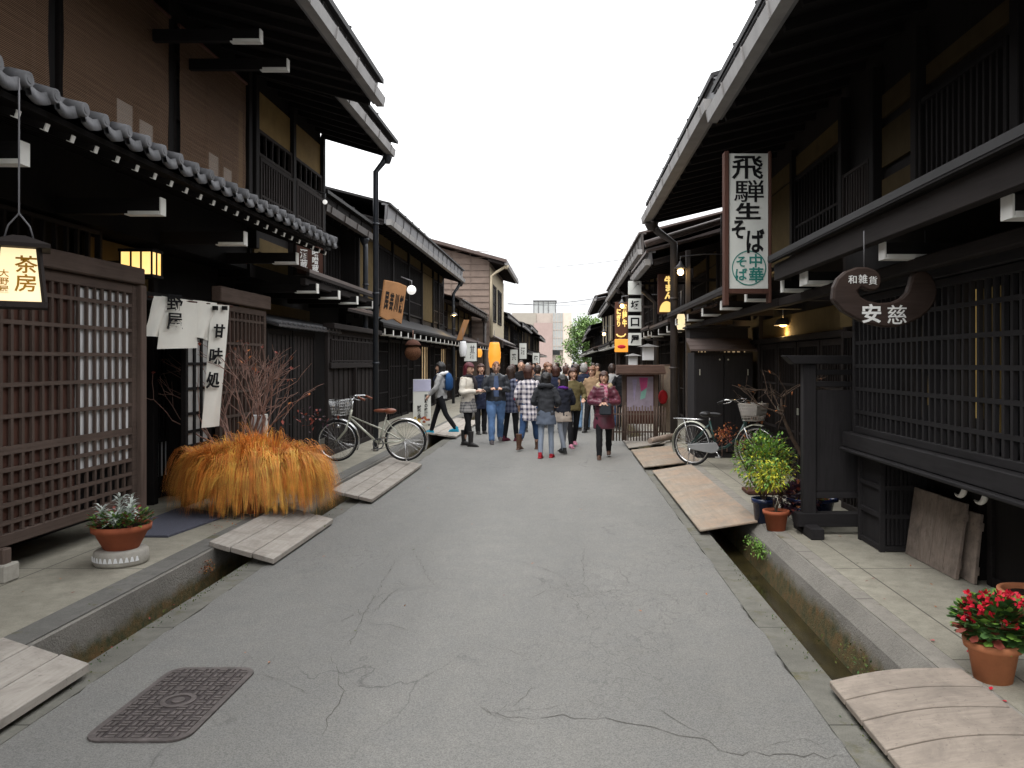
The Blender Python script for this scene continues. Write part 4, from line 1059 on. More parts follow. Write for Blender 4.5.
bulb(604, 334, 38, 'distant bright bulb under the far eaves of the sign side', .07)
def lit_shade(px, py, Y, label, sgn):
    c = W(px, py, Y); t = thing('eave_lamp', c-Z1*.05, label, 'lamp')
    b = MB(); b.lathe([(.13, -.05), (.09, .03), (.02, .06)], c, 14); b.build('shade', D['metal_dk'], t)
    b = MB(); b.ell(c-Z1*.03, (.06, .06, .04), 12, 8); b.build('bulb', D['bulb'], t)
    b = MB(); b.tube([c+Z1*.05, c+Vector((0,0,.35))], .01, 6); b.build('stem', D['metal_dk'], t)
    l = bpy.data.lights.new('lamp_light', 'POINT'); l.energy = 4; l.color = (1, .66, .28); l.shadow_soft_size = .06
    lo = bpy.data.objects.new('lamp_light', l); COL.objects.link(lo); lo.parent = t; lo.location = (0, 0, -.12)
lit_shade(783, 322, 11.6, 'lit eave lamp throwing yellow light over the sliding doors', 1)
lit_shade(454, 314, 29.5, 'lit eave lamp under the low brown roof by the hanging wooden sign', -1)
lit_shade(713, 318, 14.6, 'small lit eave lamp above the dark closet roof', 1)
white_globe(*W(411.5, 290, 18.1), .105, 'white globe lamp at the corner of the orange wooden sign')
white_globe(*W(325, 202, 13.9), .04, 'small white lamp on a bracket under the set back eave')

# orange wooden sign resting tilted on the lean-to roof
def wood_sign():
    Ys = 17.9
    cs = [W(383, 319.5, Ys), W(403.5, 319, Ys), W(411, 294, Ys+1.1), W(386.5, 280, Ys)]
    a = W(380.5, 317.5, 17.4); bq = W(402, 322, 18.4); d = W(385.5, 279.5, 17.4)
    u = (bq-a); v = (d-a); w = u.length; h = v.length; u.normalize(); v = (v-u*v.dot(u)).normalized()
    t = thing('wooden_sign', (a+bq)/2, 'orange wooden shop sign with carved characters tilted above the lean to roof', 'sign')
    cx = a+u*w/2+v*h/2; n = u.cross(v)
    b = MB(); b.prism([(-w/2,-h/2+.02),(-.2*w,-h/2-.03),(.1*w,-h/2+.03),(w/2,-h/2-.05),(w/2,h/2),(.1*w,h/2+.02),(-w/2,h/2-.01)], cx-n*.05, u, v, n, .05); b.build('board', D['signwood'], t, bevel=.01)
    for i, ch in enumerate('民芸川舗'):
        text(ch, 'lettering', t, D['dark_z'], cx+u*(w*(-.34+.225*i))-v*.03*h+n*.001, u, v, w*.17, h*.48, .04, .006)
    b = MB(); b.tube([cx-n*.06-v*h*.4, cx-n*.35-v*h*.55], .02, 6); b.tube([cx-n*.06+v*h*.2, cx-n*.6-v*h*.45], .02, 6); b.build('brace', D['black_z'], t)
wood_sign()
p = VX(310, 260, -3.82)
t = board_sign('plaque_sign', 'brown wooden plaque with pale characters below the end of the tiled eave', p, (Y1*.8+X1*.6).normalized(), Z1, .46, .44, .04, D['redbrown'], D['dark_z'], .025)
uu = (Y1*.8+X1*.6).normalized(); nn = uu.cross(Z1)
text('酒\n蔵', 'lettering', t, D['whitepaint'], p-uu*.11+nn*.002, uu, Z1, .13, .30, .02, .003); text('味\n噌\n蔵', 'lettering', t, D['whitepaint'], p+uu*.09+nn*.002, uu, Z1, .12, .36, .02, .003)
# hanging white sign and leaning wooden sign on the far left side
p = W(470.5, 352, 27); t = board_sign('hanging_sign', 'white hanging sign with grey brushed characters beneath the low brown roof', p, X1, Z1, .42, .62, .06, D['signwhite'], D['dark_z'], .03)
text('甘\n酒', 'lettering', t, D['metal_dk'], p+Vector((.06,-.002,0)), X1, Z1, .16, .44, .03, .003)
p = W(463, 330, 28); t = board_sign('tilted_sign', 'narrow brown board sign tilted outward under the low brown roof', p, (X1*.9+Y1*.3).normalized(), (Z1+X1*.35).normalized(), .2, .75, .04, D['signwood'], None)
# standing white shop banner sign
def standing_sign():
    c = G(422, 426, ZP); u = (X1*.97+Y1*.22).normalized(); n = u.cross(Z1)
    w = .44; h = 1.12
    t = thing('standing_sign', c, 'white standing sign with vertical black characters beside the long dark house', 'sign')
    o = c + Z1*(.05+h/2)
    b = MB(); b.prism([(-w/2,-h/2),(w/2,-h/2),(w/2,h/2),(-w/2,h/2)], o-n*.05, u, Z1, n, .05); b.build('panel', D['signwhite'], t, bevel=.005)
    b = MB(); b.prism([(-w/2+.004,-.15),(w/2-.004,-.15),(w/2-.004,.15),(-w/2+.004,.15)], o+Z1*(h/2-.155)+n*.002, u, Z1, n, .006); b.build('notice', mat('pale_lilac_notice', (.50, .50, .66), .7, .05), t)
    text('飛\n騨\nの\n銘\n酒', 'lettering', t, D['ink'], o+u*.10-Z1*.10+n*.002, u, Z1, .085, .56, .03, .003)
    text('試\n飲\n会', 'lettering', t, D['ink'], o-u*.07-Z1*.26+n*.002, u, Z1, .10, .34, .03, .003)
    rnd = random.Random(3)
    for mname, cc in (('ochre_print', (.5, .33, .08)), ('wine_print', (.25, .04, .06)), ('rust_print', (.45, .14, .05))):
        b = MB()
        for k in range(5):
            x = rnd.uniform(-.17, .17); z = rnd.uniform(-.52, -.38)
            b.prism([(x+.035*math.cos(a*1.047), z+.03*math.sin(a*1.047)) for a in range(6)], o+n*(.003+.001*k), u, Z1, n, .0008)
        b.build('printed_picture', mat(mname, cc, .6, .2), t)
    b = MB()
    for s in (-1, 1): b.bar(c+u*s*w*.4-n*.02, c+u*s*w*.4-n*.02+Z1*.06, .03, .03); b.bar(c+u*s*w*.4-n*.35+Z1*.01, c+u*s*w*.4-n*.04+Z1*.9, .02, .02)
    b.build('stand', D['metal_dk'], t)
standing_sign()
# sugidama
c = W(413, 350.5, 19.5); t = thing('cedar_ball', c-Z1*.2, 'round brown cedar ball hanging under the white tipped eave', 'ornament')
b = MB(); b.ell(c-Z1*.05, (.2, .2, .19), 22, 16); b.build('ball', D['wicker'], t)
b = MB(); b.lathe([(.0, .28), (.12, .24), (.2, .14), (.19, .125)], c, 16); b.build('cap', D['redbrown'], t)
b = MB(); b.tube([c+Z1*.26, c+Z1*.5], .01, 6); b.build('rope', D['twig'], t)

# ================================================================== right side furniture
def closet():
    t = thing('closet', (2.7, 13.6, ZP), 'dark wooden two door closet with small sloped roof beside the doors', 'closet')
    x0, x1 = 2.14, 3.12; ya = 13.35
    b = MB(); b.box(x0, x1, ya, 14.1, ZP, 1.88); b.build('body', D['char_z'], t)
    for i in range(2):
        a = x0+.02+i*.48
        b = MB(); b.box(a, a+.465, ya-.03, ya-.003, ZP+.10, 1.84); d = b.build('door', D['char_z'], t, bevel=.006)
        b = MB(); b.ell((a+(.40 if i == 0 else .06), ya-.035, 1.76), (.014, .012, .014), 10, 6); b.build('knob', D['silverpaint'], d)
        b = MB(); b.box(a+(.06 if i==0 else .38), a+(.075 if i==0 else .395), ya-.04, ya-.031, 1.50, 1.60); b.build('latch', D['silverpaint'], d)
    b = MB()
    for k in range(3):
        q = k/3; b.prism([(ya-.12+q*.5, 1.90+q*.20), (ya-.12+(q+.36)*.5, 1.90+(q+.36)*.20), (ya-.12+(q+.36)*.5, 1.925+(q+.36)*.20), (ya-.12+q*.5, 1.93+q*.20)], (x0-.08, 0, 0), Y1, Z1, X1, x1-x0+.13)
    b.build('sloped_roof', wood('grey_brown_roof_boards', (.085, .066, .06), 'x'), t)
    b = MB(); b.box(x0-.02, x1, ya+.36, 14.1, 2.13, 2.30); b.box(x0-.08, x1+.02, ya+.28, 14.15, 2.302, 2.33); b.build('top_box', D['char_x'], t)
closet()
def screen():
    t = thing('standing_screen', (2.5, 7.45, ZP), 'dark free standing wooden screen with heavy cap rail by the plant pots', 'screen')
    y = 7.46
    b = MB(); b.box(2.20, 2.32, y-.05, y+.05, ZP+.03, 1.70); b.build('post', D['char_z'], t, bevel=.006)
    b = MB(); b.box(2.88, 2.98, y-.05, y+.05, ZP+.03, 1.70); b.build('post', D['char_z'], t, bevel=.006)
    b = MB(); b.prism([(2.02, 1.78), (3.06, 1.78), (3.06, 1.70), (2.10, 1.70)], (0, y-.09, 0), X1, Z1, Y1, .18); b.build('cap_rail', D['char_x'], t, bevel=.006)
    b = MB(); b.box(2.321, 2.879, y-.02, y+.02, .52, 1.46); b.build('panel', D['char_z'], t)
    for z, h in ((.455, .06), (1.49, .05), (1.60, .05)):
        b = MB(); b.box(2.322, 2.878, y-.035, y+.035, z, z+h); b.build('rail', D['char_x'], t, bevel=.004)
    b = MB(); b.box(2.14, 3.04, y-.07, y+.07, ZP+.075, ZP+.20); b.build('base_beam', D['char_x'], t, bevel=.006)
    for x in (2.20, 2.92):
        b = MB(); b.box(x, x+.12, y-.28, y+.28, ZP, ZP+.10); b.build('foot', D['char_y'], t, bevel=.006)
screen()
def vent_box():
    t = thing('slatted_cabinet', (2.85, 6.9, ZP), 'black slatted wooden cabinet standing under the overhanging bay', 'cabinet')
    x0, x1, ya, yb, z1 = 2.64, 3.04, 6.72, 7.24, .90
    b = MB(); b.box(x0+.03, x1, ya+.03, yb, ZP+.02, z1-.01); b.build('body', D['char_z'], t)
    b = MB()
    for x in (x0+.02, x1-.01): b.box(x-.02, x+.02, ya, ya+.04, ZP, z1)
    for z in (ZP+.03, .42, .66, z1-.03): b.box(x0+.042, x1-.032, ya+.004, ya+.03, z-.02, z+.02)
    b.build('front_frame', D['char_x'], t)
    b = MB()
    for i in range(9): b.box(x0+.06+i*.036, x0+.075+i*.036, ya+.008, ya+.029, ZP+.06, z1-.06)
    b.build('front_slats', D['char_z'], t)
    b = MB()
    b.box(x0, x0+.03, yb-.05, yb, ZP, z1)
    for z in (ZP+.03, .42, .66, z1-.03): b.box(x0+.004, x0+.028, ya+.045, yb-.052, z-.02, z+.02)
    b.build('side_frame', D['char_y'], t)
vent_box()
def lean_board(x0, y0, w, h, th, lean, label, m):
    # bottom edge along the wall direction, top leaning towards the wall
    t_up = Vector((lean, 0, 1)).normalized(); u = Vector((.03, -1, 0)).normalized()
    o = Vector((x0, y0, ZP+.004)); n = u.cross(t_up)
    b = MB(); k = 4
    for i in range(k): b.prism([(w*i/k+.003, 0), (w*(i+1)/k-.003, 0), (w*(i+1)/k-.003, h+.004*(i%2)), (w*i/k+.003, h)], o, u, t_up, n*-1, th)
    for q in (.18, .82): b.prism([(.02, h*q-.03), (w-.02, h*q-.03), (w-.02, h*q+.03), (.02, h*q+.03)], o + n*-1*(th+.001), u, t_up, n*-1, .02)
    return b.build('leaning_board', m, None, .003, label, 'board')
lean_board(2.83, 6.68, .82, .56, .025, .14, 'pale grey plank board leaning under the bay, in front of the other', D['greyboard_z'])
lean_board(2.90, 6.62, .88, .50, .025, .10, 'darker plank board leaning right behind the pale plank board', D['greyboard_z'])

def poster_case():
    c = G(640, 440, ZP); x, y = c.x, c.y
    t = thing('poster_case', (x, y, ZP), 'roofed wooden notice case with pink poster beside the woman in maroon', 'notice case')
    w = .33
    for sx in (-1, 1):
        b = MB(); b.box(x+sx*w-.04, x+sx*w+.04, y-.04, y+.04, ZP, 1.50); b.build('post', D['brown_z'], t)
    b = MB(); b.box(x-w+.041, x+w-.041, y-.01, y+.02, .45, 1.46); b.build('backboard', D['redbrown'], t)
    b = MB(); b.box(x-w+.06, x+w-.06, y-.018, y-.012, .72, 1.42); pst = b.build('poster', mat('faded_violet_poster', (.26, .22, .28), .4, .2), t)
    b = MB()
    for pts, mi in (([( -.02,1.40),(.16,1.40),(.14,1.2),(.02,1.12)],0), ([(.02,1.1),(.14,1.18),(.10,.98),(.0,.95)],1), ([(-.16,1.36),(-.06,1.36),(-.12,.9)],2)):
        b.prism([(p_[0], p_[1]) for p_ in pts], (x, y-.021, 0), X1, Z1, Y1, .002, mi)
    b.build('poster_picture', [mat('pink_print', (.50, .06, .22), .5, .2), mat('mint_print', (.20, .42, .36), .5, .2), mat('grey_violet_print', (.30, .26, .42), .5, .2)], pst)
    b = MB(); b.prism([(-.30, 1.50), (.0, 1.66), (.30, 1.50), (.30, 1.47), (-.30, 1.47)], (x-w-.16, y, 0), Y1, Z1, X1, 2*w+.32)
    for k in range(6): b.bar((x-w-.17, y-.31+.05*k, 1.51+.027*k), (x+w+.17, y-.31+.05*k, 1.51+.027*k), .018, .018)
    b.build('roof', wood('weathered_case_roof', (.13, .085, .07), 'x'), t)
    f = thing('picket_fence', (x-.1, y-.2, ZP), 'low brown bamboo picket fence in front of the notice case', 'fence')
    b = MB()
    for k in range(19):
        xx = x-.55+k*.058; b.tube([(xx, y-.18, ZP), (xx, y-.18, .82+.02*math.sin(k*2))], .013, 6)
    b.build('pickets', D['brown_z'], f)
    b = MB()
    for z in (.3, .66): b.bar((x-.58, y-.155, z), (x+.52, y-.155, z), .02, .03)
    b.build('rail', D['brown_x'], f)
    for xx in (-.58, -.3): 
        b = MB(); b.box(x+xx-.02, x+xx+.02, y-.15, y-.10, ZP, .9); b.build('post', D['brown_z'], f)
poster_case()
# red paper lantern and log behind it
p = W(663, 397, 16.6)
t = thing('red_ornament', p-Z1*.15, 'red hanging ornament right of the roofed notice case', 'ornament')
b = MB(); b.ell(p, (.10, .10, .15), 14, 10); b.build('body', D['red'], t); b = MB(); b.tube([p+Z1*.14, p+Z1*.5], .008, 6); b.build('string', D['twig'], t)
p = W(668, 400, 16.9); t = board_sign('notice_board', 'pale bamboo panel standing right of the notice case', Vector((p.x, p.y, .95)), X1, Z1, .30, 1.4, .05, D['ply_y'], D['brown_z'], .02, 'panel')
q0 = G(650, 441, .2); q1 = G(678, 437, .2); b = MB(); b.tube([(q0.x, q0.y, .20), ((q0.x+q1.x)/2, (q0.y+q1.y)/2, .225), (q1.x, q1.y, .23)], [.055, .06, .065], 10); b.build('wooden_log', D['greyboard_z'], None, 0, 'short weathered log lying on the plywood behind the dark green bicycle', 'log')

# ================================================================== gutter boards, manhole, mat
def planks(name, label, pieces, m, group='boards laid over the gutters'):
    b = MB()
    for (x0, x1, ya, yb, z, th) in pieces: b.box(x0, x1, ya, yb, z, z+th)
    return b.build(name, m, None, .005, label, 'board', group)
def tilted(label, x0, x1, k, ya, yb, z0, z1, th, m, skew=0):
    # planks side by side on one slope, from the kerb down to the edge of the road
    b = MB(); w = (x1-x0)/k
    for i in range(k):
        a, c_ = x0+w*i+.004, x0+w*(i+1)-.004; za = z0+(z1-z0)*(a-x0)/(x1-x0); zc = z0+(z1-z0)*(c_-x0)/(x1-x0)
        e = .010*((i*7) % 3-1); s0, s1 = skew*i/k, skew*(i+1)/k
        b.add([(a,ya+e-s0,za-th),(c_,ya+e-s1,zc-th),(c_,yb+e-s1,zc-th),(a,yb+e-s0,za-th),(a,ya+e-s0,za),(c_,ya+e-s1,zc),(c_,yb+e-s1,zc),(a,yb+e-s0,za)], [(0,3,2,1),(4,5,6,7),(0,1,5,4),(1,2,6,5),(2,3,7,6),(3,0,4,7)])
    return b.build('gutter_board', m, None, .004, label, 'board', 'boards laid over the gutters')
tilted('three plank board over the gutter nearest the manhole cover', -3.22, -2.60, 3, 2.6, 4.58, .150, .075, .05, D['pale_y'], .22)
tilted('three plank board over the gutter in front of the orange grass', -3.10, -2.46, 3, 6.95, 8.68, .165, .060, .045, D['pale_y'], .22)
tilted('long plank board over the gutter below the silver bicycle', -2.90, -2.34, 3, 9.85, 13.2, .150, .060, .04, D['pale_y'], .2)
tilted('plank board over the gutter near the person in the white coat', -3.10, -2.45, 3, 17.8, 22.5, .160, .06, .04, D['pale_y'])
def bowed():
    b = MB(); n = 8
    ys = [3.08, 3.42, 3.70, 3.93, 4.17]
    for k in range(4):
        ya, yb = ys[k]+.008, ys[k+1]-.008; vs = []
        for i in range(n+1):
            f = i/n; x = 1.37+.66*f; z = .062+.085*f + .012*math.sin(math.pi*f)
            sk = -.05*f + .04*math.sin(math.pi*f)
            vs += [(x, ya+sk, z-.032), (x, yb+sk, z-.032), (x, yb+sk, z), (x, ya+sk, z)]
        fs = []
        for i in range(n):
            a = 4*i; c = a+4
            fs += [(a, a+1, c+1, c), (a+1, a+2, c+2, c+1), (a+2, a+3, c+3, c+2), (a+3, a, c, c+3)]
        fs += [(3,2,1,0), (4*n, 4*n+1, 4*n+2, 4*n+3)]
        b.add(vs, fs)
    b.build('gutter_board', D['pale_x'], None, .004, 'bowed board of cross planks over the gutter by the red begonia pot', 'board', 'boards laid over the gutters')
bowed()
def sheet(label, x0, x1, ya, yb, z0, z1, m):
    b = MB()
    b.add([(x0,ya,z0),(x1,ya,z1),(x1,yb,z1),(x0,yb,z0),(x0,ya,z0+.024),(x1,ya,z1+.024),(x1,yb,z1+.024),(x0,yb,z0+.024)], [(0,3,2,1),(4,5,6,7),(0,1,5,4),(1,2,6,5),(2,3,7,6),(3,0,4,7)])
    return b.build('gutter_board', m, None, .006, label, 'board', 'boards laid over the gutters')
sheet('long stained plywood sheet over the gutter by the potted bush', 1.33, 1.93, 7.95, 12.3, .03, .125, D['ply_y'])
sheet('stained plywood sheet over the gutter just beyond the dark green bicycle', 1.24, 2.15, 12.75, 15.2, .03, .13, D['ply_y'])
sheet('plywood sheet over the gutter next to the picket fence', 1.22, 1.95, 15.6, 17.4, .03, .13, D['pale_y'])
# cracks in the road surface
def crack(pxs, seed, w=.008, br=.5):
    rnd = random.Random(seed); b = MB()
    def line(pts, w):
        P_ = []
        for i in range(len(pts)-1):
            n = max(2, int((pts[i+1]-pts[i]).length/.05))
            for k in range(n):
                f = k/n; q = pts[i]*(1-f)+pts[i+1]*f; P_.append(q+Vector((rnd.gauss(0,.009), rnd.gauss(0,.018), 0)))
        P_.append(pts[-1]); L_ = []
        for i, q in enumerate(P_):
            d = (P_[min(i+1,len(P_)-1)]-P_[max(i-1,0)]); d.z = 0; d.normalize(); s_ = Vector((-d.y, d.x, 0))*w*.34*rnd.uniform(.2,1.3)*min(1, .3+min(i, len(P_)-1-i)*.2)
            L_ += [q-s_, q+s_]
        b.add(L_, [(2*i, 2*i+1, 2*i+3, 2*i+2) for i in range(len(P_)-1)])
        return P_
    P_ = line([G(x, y, .0025) for x, y in pxs], w)
    for q in P_:
        if rnd.random() < br*.12:
            a = rnd.uniform(0, 6.28); L = rnd.uniform(.08, .3); e = q+Vector((math.cos(a), math.sin(a), 0))*L; e2 = e+Vector((math.cos(a+rnd.gauss(0,.7)), math.sin(a+rnd.gauss(0,.7)), 0))*L*.7
            line([q, e, e2], w*.6)
    b.build('road_crack', mat('crack_filled_with_dirt', (.105, .10, .092), .9, .3, 20, .1), None, 0, None, None, None, 'structure', False)
crack([(478,709),(520,717),(605,719),(640,726),(700,738),(728,752),(790,754),(850,757)], 1, .008, .6)
crack([(655,708),(690,726),(715,742)], 2, .006, .3)
crack([(330,655),(345,690),(322,735)], 3, .006, 1)
crack([(395,560),(372,600),(345,650)], 4, .007, 2.2); crack([(425,585),(398,588),(372,612),(330,622)], 5, .006, 2.2); crack([(410,545),(430,580),(440,590)], 6, .005, 2)
crack([(262,672),(300,690),(330,690)], 7, .005, 1.5); crack([(470,640),(520,655),(560,650)], 8, .004, 1)
crack([(583,548),(584,585),(590,592)], 9, .005, .6); crack([(520,600),(560,588),(600,592),(640,590),(690,592)], 10, .006, 2.5); crack([(540,580),(575,600),(590,625)], 11, .005, 2.5); crack([(515,560),(560,575),(580,600)], 12, .004, 1.6)
crack([(520,500),(545,488),(570,487)], 13, .005, 1.5); crack([(360,545),(420,548),(455,560)], 14, .004, 1.2); crack([(480,690),(500,680),(540,684)], 15, .003, .6)
def manhole():
    b = MB(); x0, x1, ya, yb = -2.20, -1.72, 3.61, 4.48; r = .09
    t = thing('manhole_cover', ((x0+x1)/2, (ya+yb)/2, .002), 'rectangular brown cast iron manhole cover with woven pattern in the road', 'manhole cover')
    def rr(x0, x1, ya, yb, r):
        pl = []
        for cx, cy, a0 in ((x1-r, yb-r, 0), (x0+r, yb-r, 90), (x0+r, ya+r, 180), (x1-r, ya+r, 270)):
            for k in range(6): a = R(a0+18*k); pl.append((cx+r*math.cos(a), cy+r*math.sin(a)))
        return pl
    o = rr(x0, x1, ya, yb, r); i = rr(x0+.03, x1-.03, ya+.03, yb-.03, r-.03)
    K = len(o)
    b.add([(p[0], p[1], .002) for p in o]+[(p[0], p[1], .011) for p in o]+[(p[0], p[1], .011) for p in i]+[(p[0], p[1], .005) for p in i],
          [(k, (k+1)%K, K+(k+1)%K, K+k) for k in range(K)]+[(K+k, K+(k+1)%K, 2*K+(k+1)%K, 2*K+k) for k in range(K)]+[(2*K+k, 2*K+(k+1)%K, 3*K+(k+1)%K, 3*K+k) for k in range(K)])
    b.build('rim', D['iron'], t)
    b = MB(); b.add([(p[0], p[1], .0065) for p in i], [tuple(range(K))]); b.build('plate', D['iron_dk'], t)
    b = MB(); cx, cy = (x0+x1)/2, (ya+yb)/2; s = .058
    nx = int((x1-x0-.09)/s); nyv = int((yb-ya-.09)/s)
    for a in range(nx+1):
        for c in range(nyv+1):
            px = x0+.055+a*(x1-x0-.11)/nx; py = ya+.055+c*(yb-ya-.11)/nyv
            if ((px-cx)/.10)**2+((py-cy)/.10)**2 < 1: continue
            if (a+c) % 2: dx, dy = .022, .0085
            else: dx, dy = .0085, .022
            for o_ in (-.013, .013):
                ox, oy = (0, o_) if (a+c) % 2 else (o_, 0)
                b.box(px+ox-dx, px+ox+dx, py+oy-dy, py+oy+dy, .0066, .012)
    b.build('raised_pattern', D['iron'], t)
    b = MB()
    for r0, r1 in ((.085, .06), (.032, .0)):
        vs = []
        for k in range(24):
            a = 2*math.pi*k/24
            vs += [(cx+r0*math.cos(a), cy+r0*math.sin(a), .0066), (cx+r0*math.cos(a), cy+r0*math.sin(a), .0125), (cx+r1*math.cos(a), cy+r1*math.sin(a), .0125), (cx+r1*math.cos(a), cy+r1*math.sin(a), .0066)]
        b.add(vs, [(4*k+j, 4*((k+1)%24)+j, 4*((k+1)%24)+j+1, 4*k+j+1) for k in range(24) for j in range(3)])
    b.build('centre_ring', D['iron'], t)
manhole()
b = MB()
cs = [G(146, 508, ZP+.01), G(150, 537, ZP+.01), G(178, 538.5, ZP+.01), G(217, 519, ZP+.01), G(190, 505, ZP+.01)]
cs = [(-4.12, 8.75), (-4.05, 7.42), (-3.55, 7.40), (-3.50, 8.42), (-3.75, 9.0)]
cs = [(-4.22, 7.30), (-3.62, 7.28), (-3.50, 8.30), (-4.20, 8.75)]
b.add([(x, y, ZP+.003) for x, y in cs]+[(x, y, ZP+.016+(.006 if i % 2 else 0)) for i, (x, y) in enumerate(cs)], [(3,2,1,0),(4,5,6,7)]+[(i, (i+1)%4, 4+(i+1)%4, 4+i) for i in range(4)])
b.build('door_mat', D['mat'], None, 0, 'flat grey blue door mat in front of the tea house entrance', 'mat')

# ================================================================== plants
def rv(rnd): 
    while 1:
        v = Vector((rnd.uniform(-1,1), rnd.uniform(-1,1), rnd.uniform(-1,1)))
        if .05 < v.length < 1: return v.normalized()
def leafquad(b, p, d, up, L, Wd, mi, droop=.25):
    d = d.normalized(); s = d.cross(up)
    if s.length < .05: s = d.cross(Vector((1,0,0)))
    s = s.normalized()*Wd/2; nrm = s.cross(d).normalized()
    m = p + d*L*.5 + nrm*L*.06; e = p + d*L - Z1*L*droop*.4
    b.add([p, m-s, e, m+s], [(0,1,2,3)], mi, False)
def branch(b, rnd, p, d, L, r, depth, tips, mi=0, spread=.55, shrink=.68, kids=(2,3), n=5):
    q = [p]; dd = d.copy()
    for i in range(3):
        dd = (dd + rv(rnd)*.18).normalized(); q.append(q[-1]+dd*L/3)
    b.tube(q, [r, r*.88, r*.76, r*.64], n, mi, cap=False)
    tips.append((q[-1], dd, depth))
    if depth == 0: return
    for k in range(rnd.randint(*kids)):
        nd = (dd + rv(rnd)*spread).normalized(); nd.z += .05
        branch(b, rnd, q[rnd.choice((2,3,3))], nd.normalized(), L*shrink*rnd.uniform(.8,1.15), r*.62, depth-1, tips, mi, spread, shrink, kids, max(4, n-1))
def pot(par, c, rt, rb, h, m, rim=.02, soil=True):
    b = MB(); b.lathe([(0,0),(rb,0),(rb+(rt-rb)*.8,h*.8),(rt+rim*.4,h*.81),(rt+rim*.6,h),(rt-.01,h),(rt-.02,h*.86)], c, 28); p = b.build('pot', D[m], par)
    if soil:
        b = MB(); b.lathe([(rt-.015,h*.87),(rt*.5,h*.9),(0,h*.92)], c, 20); b.build('soil', D['soil'], par)
    return p
# orange autumn grass mound
def grass_mound():
    rnd = random.Random(5); c = Vector((-3.36, 8.60, ZP))
    t = thing('ornamental_grass', c, 'big mound of orange autumn grass spilling over its hidden pot', 'plant')
    pot(t, c+Vector((.04,-.02,0)), .20, .15, .36, 'terracotta')
    b = MB()
    for k in range(1100):
        # a tuft: blades that rise together, arch over and hang as one lock
        th = rnd.uniform(0, 2*math.pi); rad = rnd.random()**.6
        o = Vector((math.cos(th), .85*math.sin(th), 0))
        base = c + Vector((.58*rad*math.cos(th), .30*rad*math.sin(th), .42+.06*(1-rad)+rnd.uniform(-.04,.04)))
        out0 = (o*(.3+.7*rad) + Vector((rnd.uniform(-.55,.55), rnd.uniform(-.5,.5), 0)))
        L0 = rnd.uniform(.10, .30); zc0 = base.z + rnd.uniform(.22, .56); ze0 = ZP + (.58-.50*rad**1.1)*rnd.uniform(.7, 1.2) + rnd.uniform(-.04, .14)
        if rnd.random() < .045: ze0 += rnd.uniform(.1, .3); zc0 += .12
        mix_ = rnd.choice(((7,1,2),(3,3,1),(4,1,6),(2,7,1),(6,2,3)))
        for q in range(18):
            out = out0 + Vector((rnd.gauss(0,.09), rnd.gauss(0,.09), 0)); L = L0*rnd.uniform(.7,1.25); zc = zc0+rnd.gauss(0,.04); ze = max(ZP+.02, ze0+rnd.gauss(0,.045))
            bs = base + Vector((rnd.gauss(0,.022), rnd.gauss(0,.022), 0)); sd = Vector((-out.y, out.x, rnd.uniform(-.4,.4))).normalized()*rnd.uniform(.0020, .0042); w_ = rv(rnd)*.05
            ps = []
            for i in range(7):
                f = i/6; p = bs + out*L*(1.5*f-.5*f*f)
                p.z = bs.z*(1-f)**2 + 2*f*(1-f)*zc + f*f*ze
                ps.append(p + w_*f*f)
            vs = []
            for i, p in enumerate(ps): s_ = sd*(1-.85*(i/6)**1.5); vs += [p-s_, p+s_]
            b.add(vs, [(2*i, 2*i+1, 2*i+3, 2*i+2) for i in range(6)], rnd.choices((0,1,2), mix_)[0], False)
    for k in range(330):
        # loose outer locks that gather to points at uneven heights
        th = rnd.uniform(0, 2*math.pi); o = Vector((math.cos(th), .85*math.sin(th), 0))
        base = c + Vector((.56*math.cos(th), .30*math.sin(th), .44+rnd.uniform(-.12,.12)))
        L0 = rnd.uniform(.16, .36); zc0 = base.z + rnd.uniform(.10, .42); ze0 = ZP + rnd.uniform(.03, .34); side = Vector((-o.y, o.x, 0))*rnd.uniform(-.22, .22)
        mix_ = rnd.choice(((3,6,1),(2,8,1),(6,2,2),(3,1,6)))
        for q in range(26):
            j0 = Vector((rnd.gauss(0,.05), rnd.gauss(0,.05), rnd.gauss(0,.03))); sd = Vector((-o.y, o.x, rnd.uniform(-.3,.3))).normalized()*rnd.uniform(.0018, .0036); ps = []
            L = L0*rnd.uniform(.88, 1.06); ze = ze0+rnd.gauss(0,.018)
            for i in range(7):
                f = i/6; p = base + j0*(1-.8*f) + (o*L+side)*(1.5*f-.5*f*f); p.z = (base.z+j0.z)*(1-f)**2 + 2*f*(1-f)*zc0 + f*f*ze; ps.append(p)
            vs = []
            for i, p in enumerate(ps): s_ = sd*(1-.85*(i/6)**1.5); vs += [p-s_, p+s_]
            b.add(vs, [(2*i, 2*i+1, 2*i+3, 2*i+2) for i in range(6)], rnd.choices((0,1,2), mix_)[0], False)
    b.build('foliage', [D['blade'], D['blade2'], D['blade3']], t, fixn=False)
grass_mound()
